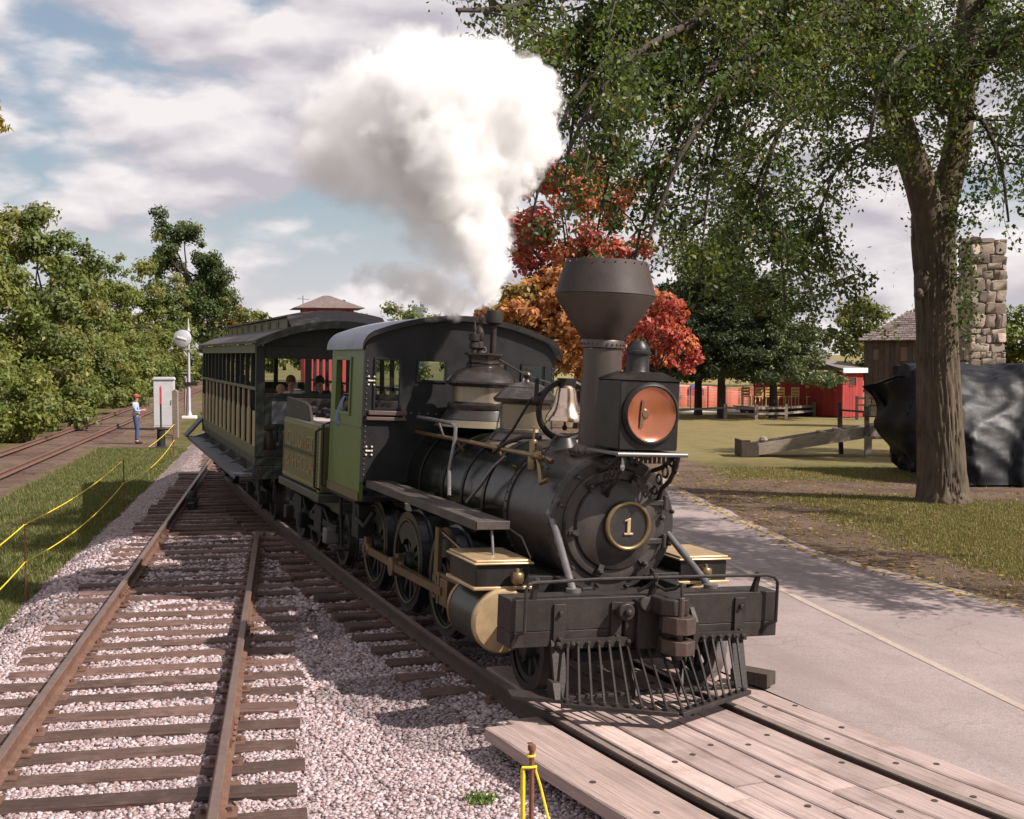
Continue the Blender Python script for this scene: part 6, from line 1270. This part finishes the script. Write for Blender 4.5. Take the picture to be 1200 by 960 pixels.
# stone tower
p = Vector((17.2, 45.0, .1)); tw_ = tag(empty('stone_tower', p, (0, 0, radians(12))), 'tall ruined fieldstone chimney tower rising behind the covered load', 'tower')
TW, TD, TH = 1.5, .75, 7.15
MB().box(.05, TW - .05, .05, TD, -.2, TH - .12).build('core', MORTAR, tw_, 0)
SMS = []
for k in range(6):
    r_ = random.Random(k); mb = MB(); u1 = [(-.5, -.5), (.5, -.5), (.5, .5), (-.5, .5)]; ring = []
    o8 = [(-.5 + r_.uniform(.05, .22), -.5), (.5 - r_.uniform(.05, .22), -.5), (.5, -.5 + r_.uniform(.05, .2)), (.5, .5 - r_.uniform(.05, .2)), (.5 - r_.uniform(.05, .2), .5), (-.5 + r_.uniform(.05, .2), .5), (-.5, .5 - r_.uniform(.05, .2)), (-.5, -.5 + r_.uniform(.05, .2))]
    vs = [(a, .12, b) for a, b in o8] + [(a * .98, -.035 + r_.uniform(-.02, .02), b * .98) for a, b in o8] + [(a * .84, -.075 + r_.uniform(-.035, .03), b * .84) for a, b in o8]
    mb.add(vs, [(i + 8 * q, (i + 1) % 8 + 8 * q, (i + 1) % 8 + 8 * q + 8, i + 8 * q + 8) for q in (0, 1) for i in range(8)] + [tuple(range(16, 24))]); SMS.append(mb.mesh('stone', STONEC, 22))
def wallstones(parent, L, H, place, rz, z=0.0):
    r_ = random.Random(11 + int(L * 10))
    while z < H - .06:
        hh = min(r_.choice((.24, .34, .44, .52)), H - z + .02); x = 0.0
        while x < L - .04:
            w = min(r_.choice((.22, .34, .46, .62)), L - x)
            if L - x - w < .14: w = L - x
            inst('stone', SMS[r_.randrange(6)], parent, (*place(x + w / 2), z + hh / 2 + r_.uniform(-.05, .05)), (0, r_.uniform(-.16, .16), rz), (w * r_.uniform(.92, 1.06), r_.uniform(.7, 1.7), hh * r_.uniform(.92, 1.12))); x += w
        z += hh
wallstones(tw_, TW, TH, lambda x: (x, .0), 0, 1.0); wallstones(tw_, TD, TH, lambda x: (.0, TD - x), -pi / 2, 1.0)
mb = MB().box(.1, TW - .1, .1, TD - .1, TH - .13, TH - .02); mb.build('cap', MORTAR, tw_, 0)
# cupola building over the coach
cu_ = tag(empty('red_station', (-9.6, 62, .22), (0, 0, .25)), 'red building with low grey pyramid roof seen over the coach roof', 'building')
MB().box(-1.25, 1.25, -1.25, 1.25, 0, 5.15).build('wall', REDBOARD, cu_, 0); mb = MB().add([(-1.8, -1.8, 5.02), (1.8, -1.8, 5.02), (1.8, 1.8, 5.02), (-1.8, 1.8, 5.02), (-.15, 0, 5.72), (.15, 0, 5.72)], [(0, 1, 5, 4), (1, 2, 5), (2, 3, 4, 5), (3, 0, 4), (3, 2, 1, 0)]); mb.build('roof', SHINGLE, cu_, 0)
for x in (-.8, 0, .8): MB().box(x - .25, x + .25, -1.27, -1.245, 4.3, 4.9).build('window', mat('shed_glass', (.05, .045, .045), .2), cu_, 0)
MB().cyl((-1.2, 0, 5.0), (-1.2, 0, 5.7), .02, n=6).bar((-1.5, 0, 5.55), (-.9, 0, 5.5), .02, .02).build('aerial', BLACK2, cu_, 0)

# ------------------------------------------------------------------ lawn things, right
# gravel path and orange fence
p0, p1 = G(790, 480, .1), G(872, 480, .1)
tag(inst('path', MB().box(1.0, 14.5, p0.y - 3.2, p0.y - .2, .10, .118).mesh('path', mat('pale_path', (.42, .38, .36), .95, var=.15, scale=6), 0)), kind='structure')
of = tag(empty('safety_fence', (6.5, p0.y + .8, .1)), 'orange mesh safety fence stretched beyond the pines', 'fence')
fm = bpy.data.materials.new('orange_mesh'); fm.use_nodes = True; t = NT(fm.node_tree); tc = t.n('ShaderNodeTexCoord').outputs['Object']
hol = t.math('MULTIPLY', t.math('GREATER_THAN', t.math('FRACT', t.math('MULTIPLY', t.n('ShaderNodeSeparateXYZ', i={0: tc}).outputs[0], 16)), .42), t.math('GREATER_THAN', t.math('FRACT', t.math('MULTIPLY', t.n('ShaderNodeSeparateXYZ', i={0: tc}).outputs[2], 12)), .42))
t.n('ShaderNodeOutputMaterial', i={'Surface': t.n('ShaderNodeMixShader', i={0: hol, 1: t.n('ShaderNodeBsdfPrincipled', i={'Base Color': (.72, .16, .09, 1), 'Roughness': .5}).outputs[0], 2: t.n('ShaderNodeBsdfTransparent').outputs[0]}).outputs[0]})
for i in range(9): MB().box(i * .9 - .025, i * .9 + .025, -.02, .02, -.1, 1.2).build('post', BARK2, of, 0)
mb = MB(); xs_ = np.linspace(0, 7.2, 40); vs = [(x, .03 + .05 * sin(x * 5), z + .04 * sin(x * 3.5)) for x in xs_ for z in (.08, 1.12)]; mb.add(vs, [(2 * i, 2 * i + 2, 2 * i + 3, 2 * i + 1) for i in range(39)]); mb.build('net', fm, of, 0)
bt = G(838, 466, .1); b2 = tag(inst('bundle', MB().box(-.4, .4, -.25, .25, 0, .35).sph((0, 0, .38), .32, (1.2, .8, .6), 10).mesh('bundle', mat('blue_tarp', (.06, .10, .32), .5), 30)), 'small blue bundle beyond the orange fence', 'bundle'); b2.location = (9.6, 62.5, .75)
b3 = tag(inst('rubble_heap', MB().sph((0, 0, 0), 2.2, (2.4, .5, .5), 14).mesh('rubble_heap', mat('brick_rubble', (.40, .22, .18), .95, var=.4, scale=3, bump=.6), 50)), 'low heap of red brick rubble beyond the orange fence', 'heap'); b3.location = (8.8, 66, .15)
# flat wagon stage and yellow chairs
p = G(868, 487, .1); wg = tag(empty('flat_wagon', (p.x, p.y + 1.0, .1)), 'low flat wagon stage carrying yellow chairs behind the light pine', 'wagon')
for k in range(5): MB().box(0, 3.9, -.9 + k * .38, -.9 + k * .38 + .37, .34, .40).build('plank', GREYWOOD, wg, 0)
MB().box(.1, 3.8, -.85, -.75, .18, .34).box(.1, 3.8, .75, .85, .18, .34).build('side_beam', DARKWOOD, wg, 0)
for x in (.5, 3.3):
    for y in (-.95, .95): MB().lathe([(.0, -.04), (.16, -.04), (.16, .04), (.0, .04)], (x, y, .16), (0, 1, 0), 20).build('wheel', FRAMEB, wg)
seatM = MB().box(-.2, .2, -.2, .2, .42, .46).mesh('seat', YELLOW, 0); backM = MB().box(-.2, .2, .17, .2, .78, .88).box(-.2, .2, .17, .2, .64, .74).box(-.2, .2, .17, .2, .50, .60).box(-.2, -.16, .165, .205, .46, .86).box(.16, .2, .165, .205, .46, .86).mesh('backrest', YELLOW, 0); legM = MB().box(-.02, .02, -.02, .02, 0, .42).mesh('leg', YELLOW, 0)
for k in range(7):
    ch = tag(empty('chair', (p.x + .35 + k * .55 + (.25 if k > 4 else 0), p.y + .55 + .1 * (k % 2), .505), (0, 0, .2 * sin(k * 2.1) + (pi if k % 3 == 1 else 0))), ('first yellow slat backed chair, at the wagon end nearest the orange fence', 'second yellow chair along the wagon', 'third yellow chair along the wagon', 'yellow chair in the middle of the wagon row', 'yellow chair right behind the light pine trunk', 'yellow chair next to the last one, its back clear of the pine', 'last yellow chair, at the wagon end nearest the red shed')[k], 'chair', 'yellow chairs on the wagon')
    inst('seat', seatM, ch); inst('backrest', backM, ch)
    for x in (-.17, .17):
        for y in (-.17, .17): inst('leg', legM, ch, (x, y, 0))
# split rail fence
fp = [G(850, 490, .1), G(886, 491, .1), G(921, 490, .1), G(954, 487, .1)]
rf_ = tag(empty('rail_fence', fp[0]), 'weathered grey two rail fence in front of the yellow chairs', 'fence')
for i, q in enumerate(fp):
    a_ = q - fp[0]; MB().box(a_.x - .07, a_.x + .07, a_.y - .07, a_.y + .07, -.2, .62).build('post', GREYWOOD, rf_, 0)
    if i < 3:
        b_ = fp[i + 1] - fp[0]
        for z in (.22, .46): MB().bar((a_.x, a_.y - .02, z), (b_.x, b_.y - .02, z + random.uniform(-.03, .03)), .05, .10).build('rail', GREYWOOD, rf_, 0)
MB().bar((-1.9, 1.2, .3), (0, 0, .46), .05, .09).build('rail', GREYWOOD, rf_, 0)
# wooden chute
A0 = G(884, 533, .1); ck = tag(empty('wooden_chute', (A0.x, A0.y, .1), (0, 0, radians(2))), 'long weathered wooden chute sloping up to a post frame on the lawn', 'chute')
def cz(x): return .12 + x * .155
LC = 5.4
for y in (-.38, .38): MB().add([(x, y + d, cz(x) + z) for x in (0, LC) for d in (-.025, .025) for z in (-.10, .22)], [(0, 1, 3, 2), (4, 6, 7, 5), (0, 4, 5, 1), (2, 3, 7, 6), (0, 2, 6, 4), (1, 5, 7, 3)]).build('side_board', GREYWOOD, ck, 0)
for k in range(3): y = -.34 + k * .23; MB().add([(x, yy, cz(x) + z) for x in (0, LC) for yy in (y, y + .22) for z in (.10, .145)], [(0, 1, 3, 2), (4, 6, 7, 5), (0, 4, 5, 1), (2, 3, 7, 6), (0, 2, 6, 4), (1, 5, 7, 3)]).build('floor_board', GREYWOOD, ck, 0)
for x in (1.9, 2.35): MB().obox((x, 0, cz(x) + .22), (.08, .82, .05), Matrix.Rotation(-.15, 3, 'Y')).build('cross_bar', GREYWOOD, ck, 0)
MB().box(-.42, -.02, -.44, -.40, -.02, .38).box(-.42, -.02, .40, .44, -.02, .38).box(-.46, -.42, -.44, .44, -.02, .44).box(-.42, -.02, -.40, .40, -.02, .03).box(-.02, .02, -.44, .44, -.02, .30).build('trough_box', DARKWOOD, ck, 0)
MB().sph((.25, .0, .42), .13, (1, 1.4, .8), 8).build('stone_weight', STONEC, ck)
for (x, y, h) in ((2.62, .62, 1.45), (3.02, -.52, 1.38)): MB().obox((x, y, h / 2 - .1), (.11, .11, h + .2), Matrix.Rotation(-.05, 3, 'Y')).build('frame_post', DARKWOOD, ck, 0)
for z in (.62, 1.22): MB().bar((2.66, .56, z), (3.02, -.47, z), .09, .05).build('frame_rail', DARKWOOD, ck, 0)
MB().box(2.94, 3.12, -.62, -.50, -.1, .55).box(3.72, 3.86, -.46, -.32, -.1, .50).prism([(3.86, -.1), (4.05, -.1), (3.86, .25)], 1, -.44, -.36).box(3.12, 3.72, -.46, -.40, .46, .54).build('trestle', GREYWOOD, ck, 0)
# covered load under the black tarp
tp = tag(empty('tarp_covered_load', (9.8, 25.8, .09)), 'bulky load under a crumpled glossy black tarpaulin behind the big tree', 'covered load')
NU, NV = 260, 110; rows = []
foot = [(.15, -.1), (-.1, 3.9), (6.5, 4.2), (6.5, .0)]       # footprint, clockwise from the near corner
midc = [(-.05, .25), (-.5, 3.3), (6.5, 3.6), (6.5, .45)]; midh = [1.75, 2.0, 2.0, 1.9]
topc = [(.35, 1.7), (-.35, 3.0), (6.5, 3.0), (6.5, 1.9)]; toph = [2.40, 2.34, 2.6, 2.62]
def along(poly, f):
    f = f % 1 * 4; i = int(f); q = f - i; a_, b_ = poly[i], poly[(i + 1) % 4]; return [a_[k] + (b_[k] - a_[k]) * q for k in range(len(a_))]
def ridged(x, y, z, k=4):
    v_, am, f = 0.0, 1.0, 1.0
    for i in range(k): v_ += am * (1 - 2 * abs(noise.noise((x * f, y * f, z * f)))); am *= .5; f *= 1.9
    return v_
for iv in range(NV + 1):
    v_ = iv / NV; r_ = []
    for iu in range(NU):
        u_2 = iu / NU; F3 = (*along(foot, u_2), .0); M3 = (*along(midc, u_2), along([(h,) for h in midh], u_2)[0]); T3 = (*along(topc, u_2), along([(h,) for h in toph], u_2)[0])
        if v_ < .15: k = v_ / .15; P3 = [(3.2, 2.5, 2.5)[q] * (1 - k) + T3[q] * k for q in range(3)]
        else:
            k = (v_ - .15) / .85; M4 = (M3[0], M3[1], M3[2] + .45 + .5 * noise.noise((u_2 * 13, 7.0, 0))); P3 = [T3[q] * (1 - k) ** 2 + M4[q] * 2 * k * (1 - k) + F3[q] * k * k for q in range(3)]
        if .1 < v_ < .7: P3[2] += .22 * noise.noise((u_2 * 16, 3.0, 0)) * min(1, (.7 - v_) * 5) * min(1, (v_ - .1) * 8)
        x, y, z = P3; hang = max(0, (v_ - .3) / .7)
        a1 = ridged(x * .62 - z * .55 + 4, z * .16 + x * .14, y * .6, 3) * .16          # diagonal creases
        a2 = (1 - abs(sin(u_2 * 105 + z * 1.9 + 3.0 * noise.noise((u_2 * 11, v_ * 2, 0))))) ** 1.6 * .22 * min(1, hang * 1.6) * (.55 + .9 * abs(noise.noise((u_2 * 23, z * .7, 9))))
        a3 = .055 * ridged(x * 1.5 + z * .9, y * 1.5 + z * .4, z * .7 - x * .3, 3)
        cxx, cyy = x - 3.2, y - 2.2; Ln = math.hypot(cxx, cyy) + .01; am = (a1 + a3) * min(1, v_ * 5) + a2 - .12
        r_.append((x + cxx / Ln * am, y + cyy / Ln * am, max(.01, z + (a1 * .7 + a3) * (v_ < .46) * min(1, (.46 - v_) * 8))))
    rows.append(r_)
idx = np.arange((NV + 1) * NU).reshape(NV + 1, NU); idx = np.concatenate([idx, idx[:, :1]], 1); q_ = np.stack([idx[:-1, :-1], idx[:-1, 1:], idx[1:, 1:], idx[1:, :-1]], -1).reshape(-1, 4)
link(bpy.data.objects.new('tarpaulin', npmesh('tarpaulin', rows, q_, TARP, smooth=True)), tp)
MB().tube([(-1.1, 3.2, 2.04), (-.5, 3.0, 2.30), (.2, 1.8, 2.42)], .04, 8).tube([(-1.1, 3.2, 2.04), (-.75, 3.1, 1.55), (-.1, 3.7, .1)], .04, 8).build('tarp_edge', TARP, tp)
mb = MB(); n_ = 14
for i in range(n_ + 1):         # the loose flap pulled out to the left
    f = i / n_; a_ = Vector((-1.1, 3.2, 2.05)).lerp(Vector((-.1, 3.75, .05)), f) + Vector((.12 * sin(f * 9), 0, 0)); b_ = Vector((.2, 1.8, 2.40)).lerp(Vector((.1, .6, .05)), f)
    for j in range(n_ + 1): g_2 = j / n_; q = a_.lerp(b_, g_2) + Vector((-.05 - .10 * ridged(f * 2.2 + g_2 * 1.5, g_2 * 2 - f, 3.0, 3), 0, .03 * sin(g_2 * 14))); mb.v.append(tuple(q))
mb.f = [(i * 15 + j, i * 15 + j + 1, i * 15 + j + 16, i * 15 + j + 15) for i in range(n_) for j in range(n_)]; mb.m = [0] * len(mb.f); mb.build('tarp_flap', TARP, tp, 60)
# loose wooden block and dark plate at the crossing
q = G(878, 799, .14); bk = tag(inst('wooden_block', MB().box(-.17, .17, -.08, .08, 0, .11).mesh('wooden_block', DARKWOOD, 0)), 'dark squared wooden block lying beside the cowcatcher at the road edge', 'block'); bk.location = (q.x + .03, q.y, .135); bk.rotation_euler = (0, 0, radians(-38))

# ------------------------------------------------------------------ steam
def pxat(px, py, y):
    d = Vector(((px - 600) / FPX, cos(PITCH) + sin(PITCH) * (480 - py) / FPX, -sin(PITCH) + cos(PITCH) * (480 - py) / FPX)); return Vector((0, 0, CAM_H)) + d * (y / d.y)
D0 = 13.1; PXM = D0 / FPX
PUFF = [(572, 352, 13, 0), (571, 332, 20, 0), (568, 305, 31, .05), (562, 270, 43, .1), (552, 228, 58, .15), (545, 178, 78, .2), (578, 132, 70, .2), (618, 116, 44, .05), (520, 120, 78, .4), (478, 155, 64, .5), (596, 196, 40, .0), (616, 158, 42, .1), (570, 92, 52, .4), (505, 205, 52, .4), (480, 95, 48, .6)]
THIN = [(430, 175, 72, .7), (388, 188, 60, .9), (430, 110, 64, .9), (385, 140, 54, 1.0), (490, 70, 54, .8), (555, 356, 16, .1), (535, 350, 26, .15), (505, 342, 32, .3), (465, 334, 32, .4), (435, 330, 24, .5), (500, 250, 56, .5), (470, 215, 60, .6), (525, 290, 40, .4)]
hull = MB()
for (px, py, r_, dy) in PUFF + THIN:
    c_ = pxat(px, py, D0 + dy); hull.sph(c_, r_ * PXM * 1.22, n=14)
hm = hull.mesh('steam_plume', [], 0); ho = bpy.data.objects.new('steam_plume', hm); COL.objects.link(ho)
rmd = ho.modifiers.new('remesh', 'REMESH'); rmd.mode = 'VOXEL'; rmd.voxel_size = .10
dg = bpy.context.evaluated_depsgraph_get(); me2 = bpy.data.meshes.new_from_object(ho.evaluated_get(dg)); bpy.data.objects.remove(ho)
sm_ = bpy.data.materials.new('steam'); sm_.use_nodes = True; t = NT(sm_.node_tree); tc = t.n('ShaderNodeTexCoord').outputs['Object']
w1 = t.n('ShaderNodeTexNoise', i={'Vector': tc, 'Scale': 1.7, 'Detail': 5.0, 'Roughness': .62}).outputs['Color']
w2 = t.n('ShaderNodeTexNoise', i={'Vector': tc, 'Scale': 6.5, 'Detail': 4.0, 'Roughness': .65}).outputs['Color']
wp0 = t.vmath('ADD', tc, t.vmath('MULTIPLY', t.vmath('SUBTRACT', w2, (.5, .5, .5)), (.34, .34, .34)))
wp_ = t.vmath('ADD', wp0, t.vmath('MULTIPLY', t.vmath('SUBTRACT', w1, (.5, .5, .5)), (.85, .85, .85)))
def field(L):
    d = None
    for (px, py, r_, dy) in L:
        c_ = pxat(px, py, D0 + dy); ds = t.n('ShaderNodeVectorMath', operation='DISTANCE', i={0: wp_, 1: tuple(c_)}).outputs['Value']
        e = t.math('DIVIDE', t.math('SUBTRACT', r_ * PXM, ds), max(.10, r_ * PXM * .55)); d = e if d is None else t.n('ShaderNodeMath', operation='SMOOTH_MAX', i={0: d, 1: e, 2: .15}).outputs[0]
    return d
fd = t.ramp(field(PUFF), .0, .55); ft = t.ramp(field(THIN), .0, 1.0)
nz = t.ramp(t.noise(tc, 1.1, 4, .6), .32, .68)
LOWP = [(556, 356, 17, .1), (538, 350, 24, .15), (512, 344, 30, .25), (480, 336, 32, .35), (450, 330, 27, .45)]
fl = t.ramp(field(LOWP), .0, .8)
dens = t.math('ADD', t.math('ADD', t.math('MULTIPLY', fd, 9.0), t.math('MULTIPLY', t.math('MULTIPLY', fl, nz), 3.2)), t.math('MULTIPLY', t.math('MULTIPLY', ft, t.math('ADD', .35, nz)), 3.4))
pv = t.n('ShaderNodeVolumePrincipled', i={'Color': (1, 1, 1, 1), 'Density': dens, 'Anisotropy': .0})
t.n('ShaderNodeOutputMaterial', i={'Volume': pv.outputs[0]})
me2.materials.clear(); me2.materials.append(sm_); tag(inst('steam_plume', me2), 'white cloud of steam billowing from the whistle above the steam dome', 'steam', kind='stuff')
